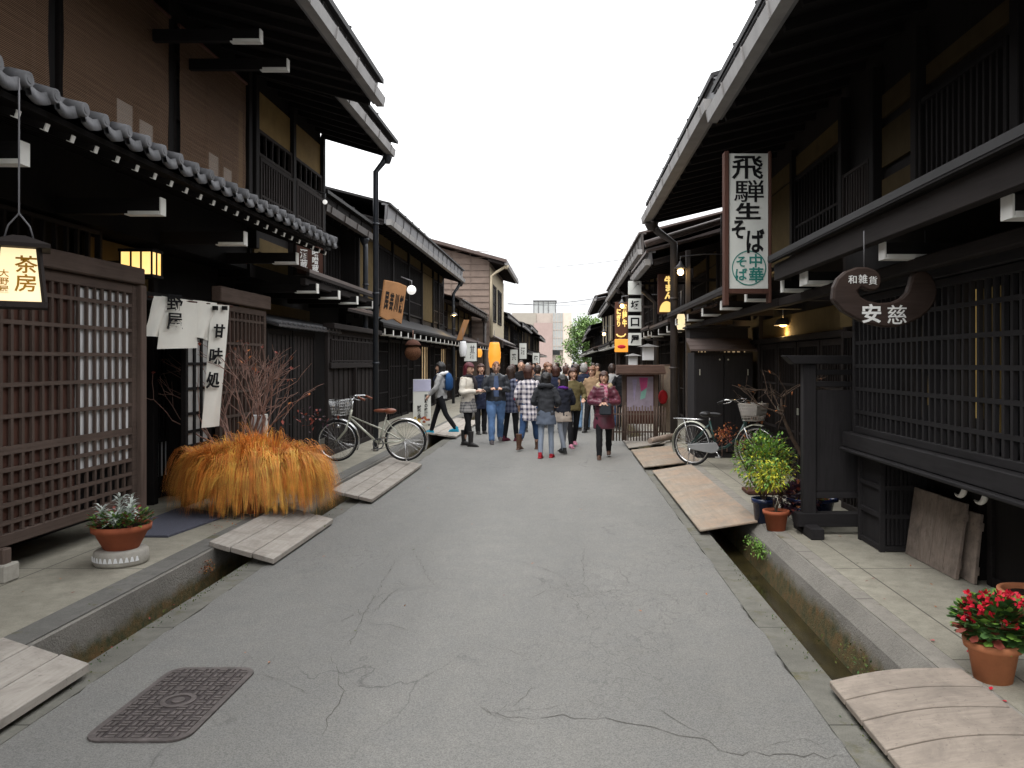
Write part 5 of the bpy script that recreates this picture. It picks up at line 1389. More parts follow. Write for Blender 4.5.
def twig_shrub():
    rnd = random.Random(11); c = Vector((-3.72, 9.25, ZP))
    t = thing('bare_shrub', c, 'bare twiggy shrub with a few red leaves behind the orange grass', 'shrub')
    b = MB(); b.lathe([(0,0),(.14,0),(.16,.3),(.155,.3)], c, 16); b.build('pot', D['bluepot'], t)
    b = MB(); tips = []
    for k in range(15):
        a = rnd.uniform(0, 6.28); d = Vector((math.cos(a)*.6+.15, math.sin(a)*.3, 1)).normalized()
        branch(b, rnd, c+Vector((rnd.uniform(-.1,.1), rnd.uniform(-.08,.08), .3)), d, .68, .014, 3, tips, 0, .6, .70, (2,3))
    b.build('branches', D['twig'], t)
    b = MB()
    for p, d, dep in tips:
        if dep == 0 and rnd.random() < .16:
            for k in range(2): leafquad(b, p, rv(rnd), Z1, .055, .035, rnd.choice((0,0,1)))
    for k in range(60):
        p = c+Vector((.75+rnd.gauss(0,.13), .1+rnd.gauss(0,.1), .95+rnd.gauss(0,.06))); leafquad(b, p, rv(rnd), Z1, .045, .03, rnd.choice((0,2)))
    b.build('leaves', [D['leaf_r'], D['leaf_o'], D['leaf_p']], t, fixn=False)
twig_shrub()
p = G(248, 500, ZP); p = Vector((-3.62, 9.0, ZP))
t = thing('stone_post', p, 'squared white stone post standing among the bare twigs', 'post')
b = MB(); b.box(p.x-.06, p.x+.05, p.y+.34, p.y+.42, ZP, 1.10); b.build('shaft', D['paper'], t, bevel=.008)
b = MB(); b.box(p.x+.08, p.x+.12, p.y+.34, p.y+.40, ZP, 1.11); b.build('side_post', D['white'], t, bevel=.006)
# silver plant on a stone disc
def silver_pot():
    rnd = random.Random(3); c = G(121.5, 563, ZP); c.z = ZP
    d = thing('stone_disc', c, 'round pale stone disc beneath the silver leaved pot', 'stone')
    b = MB(); b.lathe([(0,0),(.185,0),(.20,.02),(.195,.105),(.18,.12),(0,.12)], c, 32); b.build('disc', D['stone'], d)
    b = MB()
    for k in range(12):
        a = R(-150+11*k); 
        b.prism([(-.016,-.018),(.016,-.018),(.006,.02),(-.006,.02)], c+Vector((.2015*math.cos(a), .2015*math.sin(a), .06)), Vector((-math.sin(a), math.cos(a), 0)), Z1, Vector((math.cos(a), math.sin(a), 0)), .002)
    b.build('pale_motif', D['paper'], d)
    c = c+Z1*.121
    t = thing('potted_plant', c, 'wide terracotta pot of silver leaves on a round stone disc', 'plant')
    b = MB(); b.lathe([(0,0),(.125,0),(.195,.14),(.215,.142),(.22,.19),(.205,.19),(.19,.15)], c, 32); b.build('pot', D['terracotta'], t)
    b = MB(); b.lathe([(.195,.165),(.1,.18),(0,.185)], c, 20); b.build('soil', D['soil'], t)
    b = MB()
    for k in range(520):
        a = rnd.uniform(0,6.28); r = math.sqrt(rnd.random())*.22; p = c+Vector((r*math.cos(a), r*math.sin(a), .18+rnd.uniform(0,.10)))
        leafquad(b, p, Vector((math.cos(a), math.sin(a), rnd.uniform(.1,1.2)))+rv(rnd)*.4, Z1, rnd.uniform(.035,.06), .028, rnd.choices((0,1,2),(4,2,2))[0])
    for cx_, cy_, hh in ((-.13,-.05,.16), (.0,-.02,.25), (.05,.05,.22), (.10,-.06,.20), (.02,-.14,.10)):
        for k in range(46):
            a = rnd.uniform(0,6.28); el = rnd.uniform(.1,1.3)
            p = c+Vector((cx_, cy_, .17+hh*rnd.uniform(.3,1)))
            dv = Vector((math.cos(a), math.sin(a), el)).normalized()
            leafquad(b, p, dv, Z1, rnd.uniform(.06,.11), .018, 3, .5)
    b.build('foliage', [D['leaf_d'], D['leaf_g'], D['leaf_r'], D['leaf_s']], t, fixn=False)
silver_pot()
def bush_pots():
    rnd = random.Random(8)
    c1 = G(764, 522, ZP); c1.z = ZP
    t = thing('potted_bush', c1, 'bright green bush with yellow lower leaves in dark blue pot', 'plant')
    pot(t, c1, .115, .09, .24, 'bluepot')
    b = MB(); tips = []; cc = c1+Vector((.07, .30, .62))
    for k in range(9):
        d = Vector((rnd.uniform(-.5,.6), rnd.uniform(-.2,.5), 1)).normalized()
        branch(b, rnd, c1+Z1*.2, d, .34, .007, 2, tips, 0, .6)
    b.build('stems', D['bark'], t)
    b = MB()
    for k in range(2000):
        v = rv(rnd); r = rnd.random()**.4
        lob = 1+.35*noise.noise(v*2.3)
        p = c1+Vector((.02, .06, .60)) + Vector((v.x*.29, v.y*.26, v.z*.28))*r*lob
        low = (p.z-c1.z-.6)/.3
        mi = rnd.choices((0,1,2), (4, max(.4, 1.8-2.6*low), .8+.8*low if low > -.6 else .1))[0]
        leafquad(b, p, v+rv(rnd)*.7, Z1, rnd.uniform(.035,.06), .024, mi)
    b.build('foliage', [D['leaf_g'], D['leaf_y'], D['leaf_d']], t, fixn=False)
    c2 = G(776, 530, ZP); c2.z = ZP
    t = thing('potted_plant', c2, 'terracotta pot with slender yellow leaved stem on the kerb corner', 'plant')
    pot(t, c2, .115, .085, .19, 'terracotta')
    b = MB(); tips = []
    for k in range(4): branch(b, rnd, c2+Z1*.16, Vector((rnd.uniform(-.25,.15), rnd.uniform(-.2,.2), 1)).normalized(), .26, .006, 2, tips, 0, .55)
    b.build('stems', D['bark'], t)
    b = MB()
    for k in range(520):
        v = rv(rnd); p = c2+Vector((-.03, 0, .52)) + Vector((v.x*.18, v.y*.16, v.z*.15))*rnd.random()**.5
        leafquad(b, p, v+rv(rnd)*.7, Z1, rnd.uniform(.03,.055), .02, rnd.choices((0,1),(2,3))[0])
    b.build('foliage', [D['leaf_g'], D['leaf_y']], t, fixn=False)
    c3 = Vector((2.36, 8.0, ZP))
    t = thing('potted_plant', c3, 'dark purple leaved plant in low pot beside the standing screen', 'plant')
    pot(t, c3, .12, .09, .16, 'bluepot')
    b = MB()
    for k in range(420):
        v = rv(rnd); p = c3+Vector((-.06, -.12, .26))+Vector((v.x*.17, v.y*.14, v.z*.13))
        leafquad(b, p, v+Z1*.4+rv(rnd)*.4, Z1, rnd.uniform(.05,.08), .055, rnd.choices((0,1,2),(6,1,.5))[0])
    b.build('foliage', [D['leaf_p'], D['leaf_r'], D['leaf_o']], t, fixn=False)
    c4 = Vector((2.47, 8.05, ZP)); c4 = W(812, 518, 8.05); c4.z = ZP
    t = thing('oval_planter', c4, 'wide dark blue oval planter behind the post of the standing screen', 'planter')
    b = MB(); b.lathe([(0,0),(.17,0),(.21,.20),(.25,.205),(.25,.235),(.21,.235),(.2,.2)], c4, 28, sx=1.05, sy=.75); b.build('pot', D['bluepot'], t)
    b = MB(); b.lathe([(.2,.2),(0,.22)], c4, 20, sx=1.05, sy=.75); b.build('soil', D['soil'], t)
    b = MB()
    for k in range(170):
        a = rnd.uniform(0,6.28); r = math.sqrt(rnd.random())*.18; leafquad(b, c4+Vector((r*math.cos(a), r*.75*math.sin(a), .20)), rv(rnd)+Z1, Z1, .05, .02, rnd.choice((0,1,1)))
    b.build('foliage', [D['leaf_g'], D['leaf_o']], t, fixn=False)
    b = MB(); a0 = G(745, 492, ZP); b.box(a0.x-.02, a0.x+.62, a0.y-.25, a0.y+.1, ZP+.01, ZP+.05)
    b.build('wooden_tray', D['redbrown'], None, .005, 'flat reddish board lying behind the dark blue pot', 'board')
    # bare ornamental tree
    c5 = Vector((2.75, 9.0, ZP))
    t = thing('bare_tree', c5, 'small bare crooked tree in pot before the sliding doors', 'tree')
    pot(t, c5, .16, .12, .2, 'bluepot')
    b = MB(); tips = []
    tr = [c5+Z1*.15, c5+Vector((-.05,-.05,.45)), c5+Vector((-.22,-.05,.75)), c5+Vector((-.32,-.02,1.0)), c5+Vector((-.33,0,1.2))]
    b.tube(tr, [.03,.026,.022,.018,.012], 8)
    for k in range(9):
        p = tr[rnd.choice((2,3,3,4))]; branch(b, rnd, p, Vector((rnd.uniform(-1,.8), rnd.uniform(-.5,.5), rnd.uniform(-.1,.7))).normalized(), .30, .010, 2, tips, 0, .75)
    b.build('branches', D['bark'], t)
    b = MB()
    for p, d, dep in tips:
        if rnd.random() < .10: leafquad(b, p, rv(rnd), Z1, .05, .03, 0)
    b.build('leaves', [D['leaf_o']], t, fixn=False)
bush_pots()
def begonia():
    rnd = random.Random(9); c = G(993, 679, ZP); c.z = ZP
    t = thing('potted_plant', c, 'pale terracotta pot of red begonias on the paving', 'plant')
    pot(t, c, .125, .09, .20, 'terracotta_pale', .03)
    b = MB(); tips = []
    for k in range(12): branch(b, rnd, c+Z1*.17, Vector((rnd.uniform(-.7,.7), rnd.uniform(-.7,.7), 1)).normalized(), .13, .005, 1, tips, 0, .6)
    b.build('stems', D['leaf_r'], t)
    b = MB()
    for k in range(900):
        v = rv(rnd); v.z = v.z*.8+.1; p = c+Vector((.03,0,.28))+Vector((v.x*.20, v.y*.18, v.z*.13))*rnd.random()**.4
        d = (v+rv(rnd)*.5).normalized(); L = rnd.uniform(.04,.065)
        # rounded begonia leaf
        s = d.cross(Z1); s = (s if s.length > .1 else X1).normalized()*L*.42; nr = s.cross(d)
        b.add([p, p+d*L*.3-s*.8, p+d*L*.7-s, p+d*L+nr*.01, p+d*L*.7+s, p+d*L*.3+s*.8], [(0,1,2,3,4,5)], rnd.choices((0,1,2),(5,2.5,1))[0])
    b.build('foliage', [D['leaf_d'], D['leaf_g'], D['leaf_r']], t, fixn=False)
    b = MB()
    for k in range(95):
        v = rv(rnd); v.z = abs(v.z)*.8+.1; p = c+Vector((.03,0,.30))+Vector((v.x*.21, v.y*.19, v.z*.15))*rnd.uniform(.8,1.08)
        for j in range(4):
            leafquad(b, p, rv(rnd)+v*.6, rv(rnd), .026, .026, 0, 0)
        if rnd.random() < .3: leafquad(b, p+v*.005, v, X1, .012, .012, 1, 0)
    b.build('blossom', [D['petal'], D['leaf_y']], t, fixn=False)
    c = Vector((2.62, 4.72, ZP)); c = G(1024, 607, ZP); c = Vector((2.86, 4.95, ZP))
    t = thing('clay_planter', c, 'terracotta planter cut by the edge of the photo behind the begonias', 'planter')
    b = MB(); b.lathe([(0,0),(.12,0),(.15,.15),(.175,.155),(.175,.19),(.15,.19),(.14,.15)], c, 24); b.build('pot', D['terracotta_pale'], t)
    b = MB(); b.lathe([(.14,.16),(0,.17)], c, 16); b.build('soil', D['soil'], t)
begonia()
def weeds(c, n, r, lab, seed, mats=('leaf_g','moss'), h=.09):
    rnd = random.Random(seed); b = MB()
    for k in range(n):
        p = c+Vector((rnd.gauss(0, r*.3), rnd.gauss(0, r), rnd.uniform(-.04,.06)))
        leafquad(b, p, rv(rnd)+Z1*.5-X1*.3, Z1, rnd.uniform(.02,.05)*h/.09, .014, rnd.choice((0,0,1)))
    return b.build('weeds', [D[m] for m in mats], None, 0, lab, 'weeds', None, 'stuff', False)
weeds(Vector((1.83, 7.55, -.05)), 420, .15, 'bright green weeds in the gutter below the plywood sheet', 4)
weeds(Vector((1.86, 4.75, -.12)), 260, .30, 'moss and weeds along the gutter wall near the bowed board', 5, ('moss','leaf_d'), .06)
weeds(Vector((-3.03, 5.7, -.2)), 300, .6, 'mossy growth low on the gutter wall near the manhole', 6, ('moss','leaf_r'), .05)
weeds(Vector((-3.02, 6.75, -.02)), 90, .05, 'rusty moss patch at the gutter opening by the plank board', 7, ('leaf_o','moss'), .05)
rnd = random.Random(41); b = MB()
for k in range(2600):
    y = 3.6+rnd.random()**1.6*9; lft = rnd.random() < .6
    if noise.noise(Vector((y*1.3, 4 if lft else 8, 0))) < rnd.uniform(-.25, .45): continue
    x = -2.735+abs(rnd.gauss(0,.05)) if lft else 1.435-abs(rnd.gauss(0,.035))
    leafquad(b, Vector((x, y, -.003)), rv(rnd)+Z1*.6, Z1, rnd.uniform(.008,.02), .009, rnd.choice((0,0,1)), 0)
b.build('moss', [D['moss'], D['leaf_d']], None, 0, 'low moss growing along the stone edges of the road', 'moss', None, 'stuff', False)
rnd = random.Random(43); b = MB()
for k in range(190):
    s_ = rnd.random()
    x, y, z = (rnd.gauss(-3.3, .35), rnd.gauss(8.3, .35), ZP+.004) if s_ < .55 else ((rnd.uniform(-4.0, -3.0), rnd.uniform(5, 12), ZP+.004) if s_ < .7 else ((rnd.uniform(2.1, 2.9), rnd.uniform(5, 9), ZP+.004) if s_ < .85 else (rnd.uniform(-2.5, 1.3), rnd.uniform(4.5, 13), .004)))
    if -3.1 < x < -2.56: continue
    leafquad(b, Vector((x, y, z)), Vector((rnd.uniform(-1,1), rnd.uniform(-1,1), rnd.uniform(0,.25))), Z1, rnd.uniform(.015,.04), .014, rnd.choice((0,0,1,2)), 0)
b.build('leaf_litter', [D['leaf_o'], D['leaf_r'], D['moss']], None, 0, 'scattered dry leaf bits on the paving around the plants', 'leaf litter', None, 'stuff', False)
# fallen petals near the begonia
b = MB(); rnd = random.Random(2)
for px, py in ((950, 675), (948, 678), (967, 652), (930, 640), (990, 690), (1002, 700)):
    q = G(px, py, ZP+.006); leafquad(b, q, Vector((rnd.uniform(-1,1), rnd.uniform(-1,1), .1)), Z1, .03, .022, 0, 0)
b.build('fallen_petals', [D['petal']], None, 0, 'few red petals fallen on the paving by the begonias', 'petals', None, 'stuff', False)

# tree at the end of the street
def far_tree():
    rnd = random.Random(12); p = W(581, 362, 112); c = Vector((p.x+.3, 104, ZP))
    t = thing('leafy_tree', c, 'light green leafy tree at the far end of the street', 'tree')
    b = MB(); b.tube([c, c+Vector((.05,0,1.5)), c+Vector((-.1,0,3)), c+Vector((.1,.1,5.5))], [.28,.24,.2,.1], 10)
    for k in range(8):
        a = rnd.uniform(0,6.28); z = rnd.uniform(2.2,4.5); b.tube([c+Z1*z, c+Vector((math.cos(a)*1.0, math.sin(a)*1.0, z+1)), c+Vector((math.cos(a)*1.9, math.sin(a)*1.9, z+2.2))], [.1,.07,.03], 6)
    b.build('trunk', D['bark'], t)
    b = MB()
    clumps = [(c+Vector((rnd.gauss(0,1.3), rnd.gauss(0,1.2), 4.3+rnd.gauss(0,1.7))), rnd.uniform(.6,1.15)) for k in range(70)]
    for q, r in clumps:
        if q.z < c.z+1.6: q.z = c.z+1.8
        if q.z > c.z+7.2: q.z = c.z+6.6
        for k in range(150):
            v = rv(rnd); pp = q+v*r*rnd.random()**.45
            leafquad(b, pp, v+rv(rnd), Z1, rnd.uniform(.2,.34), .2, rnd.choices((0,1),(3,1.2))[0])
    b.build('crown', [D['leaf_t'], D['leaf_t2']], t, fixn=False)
far_tree()
# modern building closing the view
def modern():
    Yb = 205; p0 = W(519, 362, Yb); p1 = W(571, 313, Yb)
    t = thing('modern_building', (p0.x, Yb+6, 0), 'pale modern office building closing the end of the street', 'building')
    def fx(px): return W(px, 330, Yb).x
    def fz(py): return W(540, py, Yb).z
    conc = mat('pale_tan_cladding', (.42, .36, .32), .8, .06, 1); pink = mat('pink_tile_cladding', (.36, .27, .25), .8, .06, 1); tan = mat('tan_grey_cladding', (.33, .30, .26), .8, .06, 1)
    gls = mat('grey_curtain_glass', (.37, .39, .39), .25, .08, .6, .5); cr = mat('cream_cladding', (.60, .52, .45), .8, .05, 1)
    zt = fz(313)
    b = MB(); b.box(fx(517), fx(571.5), Yb+.3, Yb+14, 0, zt-.05); b.build('wall', conc, t)
    b = MB(); b.box(fx(512), fx(536), Yb-.1, Yb+.28, 0, zt); b.build('wall_panel', tan, t)
    b = MB(); b.box(fx(534), fx(552.5), Yb-.6, Yb-.12, 0, fz(323)); b.build('wall_panel', pink, t)
    b = MB(); b.box(fx(552.8), fx(563), Yb-.3, Yb+.27, fz(350), zt); g = b.build('window', gls, t)
    b = MB()
    for k in range(5): x = fx(552.8+k*2.5); b.box(x-.08, x+.08, Yb-.42, Yb-.31, fz(350), zt)
    for k in range(4): z = fz(322+k*8); b.box(fx(552.8), fx(563), Yb-.40, Yb-.32, z-.07, z+.07)
    b.build('mullions', conc, g)
    b = MB(); b.box(fx(563.2), fx(571.7), Yb-.5, Yb+.26, 0, zt+.02); b.build('wall_panel', cr, t)
    b = MB(); b.box(fx(553), fx(560), Yb-.62, Yb-.55, fz(355), fz(350.5)); b.build('window', D['glass'], t)
    b = MB(); b.box(fx(533), fx(556), Yb+3, Yb+9, zt-.04, fz(300.5)); ph = b.build('penthouse', gls, t)
    b = MB(); b.box(fx(532.5), fx(556.5), Yb+2.7, Yb+9.3, fz(300.4), fz(299.4)); 
    for px in (533.2, 538, 543, 548, 555.6): b.box(fx(px)-.09, fx(px)+.09, Yb+2.85, Yb+2.98, zt, fz(300.5))
    b.build('frame', D['metal_dk'], ph)
modern()
# overhead wires
for i, (a, c, yy) in enumerate((((508, 304, 50), (606, 296.5, 47), .5), ((508, 268, 50), (648, 256, 30), .4), ((506, 303, 55), (590, 304, 52), .4))):
    p = W(*a); q = W(*c); b = MB(); pts = []
    for k in range(13):
        f = k/12; r_ = p*(1-f)+q*f; r_.z -= yy*4*f*(1-f)*.35; pts.append(r_)
    b.tube(pts, .012 if i != 0 else .02, 5); b.build('overhead_cable', D['metal_dk'], None, 0, ['thickest overhead cable crossing the street low before the modern block', 'thin overhead cable crossing high over the street from the clad house', 'thin overhead cable sagging just under the thickest cable'][i], 'cable')

# ================================================================== bicycles
def bicycle(label, loc, rz, frame_m, step, basket_m, sad_m, rack, chaincase):
    r = .33; wb = 1.08; O = Vector((0,0,0))
    t = thing('bicycle', (0,0,0), label, 'bicycle', 'bicycles parked on the boards')
    rh = Vector((0,0,r)); fh = Vector((wb,0,r)); bbk = Vector((.42,0,.28)); st = Vector((.30,0,.70)); hd = Vector((.85,0,.82)); hl = Vector((.895,0,.66))
    def wheel(c):
        b = MB(); pts = []; n = 40; K = 8; vs = []
        for i in range(n):
            a = 2*math.pi*i/n
            for j in range(K):
                q = 2*math.pi*j/K; rr = r-.018+.018*math.cos(q); vs.append((c.x+rr*math.cos(a), .017*math.sin(q), c.z+rr*math.sin(a)))
        b.add(vs, [(i*K+j, ((i+1)%n)*K+j, ((i+1)%n)*K+(j+1)%K, i*K+(j+1)%K) for i in range(n) for j in range(K)], 0, True)
        w = b.build('wheel', D['rubber'], t)
        b = MB(); vs = []
        for i in range(n):
            a = 2*math.pi*i/n
            for rr, yy in ((r-.034,-.014),(r-.034,.014),(r-.052,.010),(r-.052,-.010)): vs.append((c.x+rr*math.cos(a), yy, c.z+rr*math.sin(a)))
        b.add(vs, [(i*4+j, ((i+1)%n)*4+j, ((i+1)%n)*4+(j+1)%4, i*4+(j+1)%4) for i in range(n) for j in range(4)], 0, True)
        b.build('rim', D['chrome'], w)
        b = MB()
        for i in range(28):
            a = 2*math.pi*i/28; a2 = a + (.55 if i % 2 else -.55); sg = .02 if (i//2) % 2 else -.02
            b.tube([(c.x+.02*math.cos(a2), sg, c.z+.02*math.sin(a2)), (c.x+(r-.05)*math.cos(a), 0, c.z+(r-.05)*math.sin(a))], .0017, 4, cap=False)
        b.tube([(c.x,-.045,c.z),(c.x,.045,c.z)], .02, 10)
        b.build('spokes', D['chrome'], w)
    wheel(rh); wheel(fh)
    b = MB()
    b.tube([st+Vector((.0,0,.0)), bbk], .016, 8)
    if step == 'diamond':
        b.tube([hd-Z1*.10-X1*-.02, Vector((.35,0,.50)), Vector((.10,.02,.36)), rh+Vector((.0,.05,.0))], .012, 8)
        b.tube([hl+Z1*.05, bbk], .018, 8)
    else:
        b.tube([hl+Z1*.05, Vector((.76,0,.46)), Vector((.58,0,.32)), bbk], .02, 10)
    for s in (-1, 1):
        b.tube([bbk+Y1*s*.03, rh+Y1*s*.05], .010, 6); b.tube([st+Y1*s*.02-Z1*.05, rh+Y1*s*.05], .008, 6)
    b.tube([hl-Z1*.03, hd], .021, 10)
    b.build('frame', frame_m, t)
    b = MB()
    for s in (-1, 1): b.tube([hl+Vector((.0,s*.035,-.03)), hl+Vector((.05,s*.042,-.17)), fh+Y1*s*.05], [.013,.012,.008], 8)
    b.tube([hl+Vector((0,-.04,-.03)), hl+Vector((0,.04,-.03))], .014, 8)
    b.build('fork', frame_m if step == 'diamond' else D['chrome'], t)
    b = MB(); b.tube([hd-Z1*.02, hd+Vector((-.02,0,.14))], .012, 8); hb = hd+Vector((-.02,0,.15))
    b.tube([hb+Vector((-.24,-.27,.02)), hb+Vector((-.12,-.26,.07)), hb+Vector((.0,-.17,.07)), hb+Vector((.03,-.05,.0)), hb+Vector((.03,.05,.0)), hb+Vector((.0,.17,.07)), hb+Vector((-.12,.26,.07)), hb+Vector((-.24,.27,.02))], .011, 8)
    h = b.build('handlebar', D['chrome'], t)
    for s in (-1, 1):
        b = MB(); b.tube([hb+Vector((-.25,s*.272,.015)), hb+Vector((-.14,s*.262,.062))], .017, 8); b.build('grip', D['blackplastic'] if step != 'diamond' else D['leather'], h)
        b = MB(); b.tube([hb+Vector((-.03,s*.2,.07)), hb+Vector((-.08,s*.22,.03)), hb+Vector((-.17,s*.25,.01))], .006, 6); b.build('brake_lever', D['chrome'], h)
    b = MB()
    b.ell(st+Vector((-.06,0,.10)), (.10,.095,.045), 16, 10); b.ell(st+Vector((.08,0,.105)), (.13,.035,.03), 14, 8)
    s_ = b.build('saddle', sad_m, t)
    b = MB(); b.tube([st-Z1*.05, st+Z1*.08], .012, 8); b.build('seat_post', D['chrome'], t)
    def guard(c, a0, a1):
        b = MB(); vs = []; n = 24
        for i in range(n+1):
            a = R(a0+(a1-a0)*i/n)
            for yy, rr in ((-.032, r+.012), (-.02, r+.026), (0, r+.03), (.02, r+.026), (.032, r+.012)): vs.append((c.x+rr*math.cos(a), yy, c.z+rr*math.sin(a)))
        b.add(vs, [(i*5+j, i*5+j+1, (i+1)*5+j+1, (i+1)*5+j) for i in range(n) for j in range(4)], 0, True)
        for s in (-1, 1):
            a = R(a1-8); b.tube([(c.x+(r+.015)*math.cos(a), s*.03, c.z+(r+.015)*math.sin(a)), (c.x, s*.05, c.z)], .003, 4)
        b.build('mudguard', D['chrome'] if step == 'diamond' else D['silverpaint'], t, fixn=False)
    guard(rh, 20, 205); guard(fh, 75, 205)
    b = MB(); b.tube([bbk+Vector((0,-.06,0)), bbk+Vector((0,.06,0))], .018, 10)
    for s, a in ((-1, .9), (1, .9+math.pi)):
        e = bbk+Vector((.15*math.cos(a), s*.075, -.15*math.sin(a)*.9)); b.tube([bbk+Y1*s*.06, e], .009, 6); b.box(e.x-.045, e.x+.045, e.y-.035+s*.03, e.y+.035+s*.03, e.z-.01, e.z+.01)
    b.build('crank', D['chrome'], t)
    b = MB()
    if chaincase:
        pl = [(-.04,-.04),(.36,-.085),(.44,-.07),(.50,0),(.44,.085),(.34,.075),(-.04,.03)]
        b.prism(pl, (0,-.075,r-.03), X1, Z1, Y1, .03); b.build('chain_case', D['greyplastic'], t, bevel=.008)
    else:
        b.tube([(rh.x,.045,rh.z+.035),(bbk.x,.045,bbk.z+.085)], .004, 4); b.tube([(rh.x,.045,rh.z-.035),(bbk.x,.045,bbk.z-.085)], .004, 4)
        vs = []; 
        b.lathe([(.09,-.003),(.09,.003),(.07,.003),(.07,-.003),(.09,-.003)], (0,0,0), 20)
        k = len(b.v)-100
        for i in range(k, len(b.v)): v = b.v[i]; b.v[i] = (bbk.x+v[0], .045+v[2], bbk.z+v[1])
        b.build('chain', D['metal_dk'], t)
    # basket: wire mesh
    b = MB(); bc = Vector((1.02,0,.86)); tw, tl, bw, bl_, hh = .19, .15, .14, .105, .24
    def P(u_, v_, f): return bc+Vector((u_*(bl_+(tl-bl_)*f), v_*(bw+(tw-bw)*f), -hh/2+hh*f))
    ring = [(-1,-1),(1,-1),(1,1),(-1,1)]
    wr = .0028 if not chaincase else .004
    for f in (0, .2, .4, .6, .8, 1):
        for i in range(4): b.tube([P(*ring[i],f), P(*ring[(i+1)%4],f)], wr*(2 if f == 1 else 1), 4)
    for i in range(4):
        a, c_ = ring[i], ring[(i+1)%4]
        for k in range(9):
            g = k/8; u_ = a[0]*(1-g)+c_[0]*g; v_ = a[1]*(1-g)+c_[1]*g; b.tube([P(u_,v_,0), P(u_,v_,1)], wr, 4)
    for k in range(7): q = -1+2*k/6; b.tube([P(q,-1,0), P(q,1,0)], wr, 4)
    if chaincase:
        for i in range(4):
            a, c_ = ring[i], ring[(i+1)%4]; b.quad(P(a[0]*.97,a[1]*.97,.3), P(c_[0]*.97,c_[1]*.97,.3), P(c_[0]*.97,c_[1]*.97,.95), P(a[0]*.97,a[1]*.97,.95))
    b.build('basket', basket_m, t)
    b = MB()
    for s in (-1, 1): b.tube([rh+Y1*s*.06, Vector((-.03, s*.10, .012))], .009, 6)
    b.tube([(-.03,-.10,.012),(-.03,.10,.012)], .009, 6); b.build('kickstand', D['chrome'], t)
    if rack:
        b = MB()
        for s in (-1, 0, 1): b.tube([(-.30,s*.055,.715),(.20,s*.055,.715)], .006, 6)
        for x in (-.30,-.05,.20): b.tube([(x,-.06,.715),(x,.06,.715)], .006, 6)
        for s in (-1, 1): b.tube([(-.12,s*.055,.71),(0,s*.055,.34)], .005, 6)
        b.build('rear_rack', D['chrome'], t)
    b = MB(); b.tube([fh+Vector((-.06,.05,.23)), fh+Vector((.0,.05,.24))], [.02,.035], 12); b.build('headlamp', D['chrome'], t)
    t.location = loc; t.rotation_euler.z = rz
    return t
bicycle('silver bicycle with wire basket and brown saddle before the wooden gate', (-2.56, 12.75, .14), math.pi+.03, D['silverpaint'], 'diamond', D['chrome'], D['leather'], False, False)
bk = bicycle('dark green bicycle with grey chain case and pale basket beside the closet', (1.95, 12.35, .125), -.68, D['greenpaint'], 'low', mat('pale_mesh_basket', (.50, .47, .44), .7, .1), D['blackplastic'], True, True)
def ivy():
    rnd = random.Random(31); c = W(735, 432, 11.95)
    t = thing('trailing_plant', Vector((c.x, c.y, c.z)), 'reddish trailing plant around the basket of the dark green bicycle', 'plant')
    b = MB(); 
    cl = [W(727, 432, 12.0), W(757, 415, 11.9), W(747, 440, 11.8), W(722, 436, 12)]
    for q in cl: b.tube([q-Z1*.3, q-Z1*.1, q], .005, 5)
    b.build('stems', D['twig'], t)
    b = MB()
    for q in cl:
        for k in range(70): leafquad(b, q+Vector((rnd.gauss(0,.07), rnd.gauss(0,.05), rnd.gauss(0,.06))), rv(rnd), Z1, .05, .03, rnd.choice((0,1,1)))
    b.build('foliage', [D['leaf_r'], D['leaf_o']], t, fixn=False)
ivy()
# ================================================================== people
SK = mat('skin', (.50, .30, .215), .55, .06, 8, .35); LIP = mat('lips', (.33, .12, .10), .5, .05); EYE = mat('dark_eyes', (.02, .015, .012), .3, .05)
HAIRS = {k: mat(k+'_hair', c, .5, .4, 30, .45, bst=.4, aniso=(4,4,1)) for k, c in dict(black=(.009,.008,.008), brown=(.026,.013,.009), red=(.085,.009,.017), grey=(.26,.25,.24), ginger=(.17,.075,.04), auburn=(.045,.015,.009)).items()}
def fab(name, c, var=.18, rough=.9): return mat(name, c, rough, var, 5, .15, bst=.12)
def plaid(name, a, c, sc_=11):
    m, t, p = nt(name)
    v = coords(t); sx = t.nodes.new('ShaderNodeSeparateXYZ'); t.links.new(v, sx.inputs[0])
    def stripe(out, k):
        m1 = t.nodes.new('ShaderNodeMath'); m1.operation = 'MULTIPLY'; m1.inputs[1].default_value = k; t.links.new(out, m1.inputs[0])
        m2 = t.nodes.new('ShaderNodeMath'); m2.operation = 'FRACT'; t.links.new(m1.outputs[0], m2.inputs[0])
        return ramp(t, m2.outputs[0], [(.42, 0.), (.48, 1.)])
    ad = t.nodes.new('ShaderNodeMath'); ad.operation = 'ADD'; t.links.new(sx.outputs['X'], ad.inputs[0]); t.links.new(sx.outputs['Y'], ad.inputs[1])
    col = mix(t, stripe(ad.outputs[0], sc_), a, mixc(a, c)); col = mix(t, stripe(sx.outputs['Z'], sc_), col, c, 'MIX')
    c2 = mix(t, .5, mix(t, stripe(ad.outputs[0], sc_), a, c), mix(t, stripe(sx.outputs['Z'], sc_), a, c))
    t.links.new(c2, p.inputs['Base Color']); p.inputs['Roughness'].default_value = .95
    return m
def mixc(a, c): return tuple((x+y)/2 for x, y in zip(a, c))
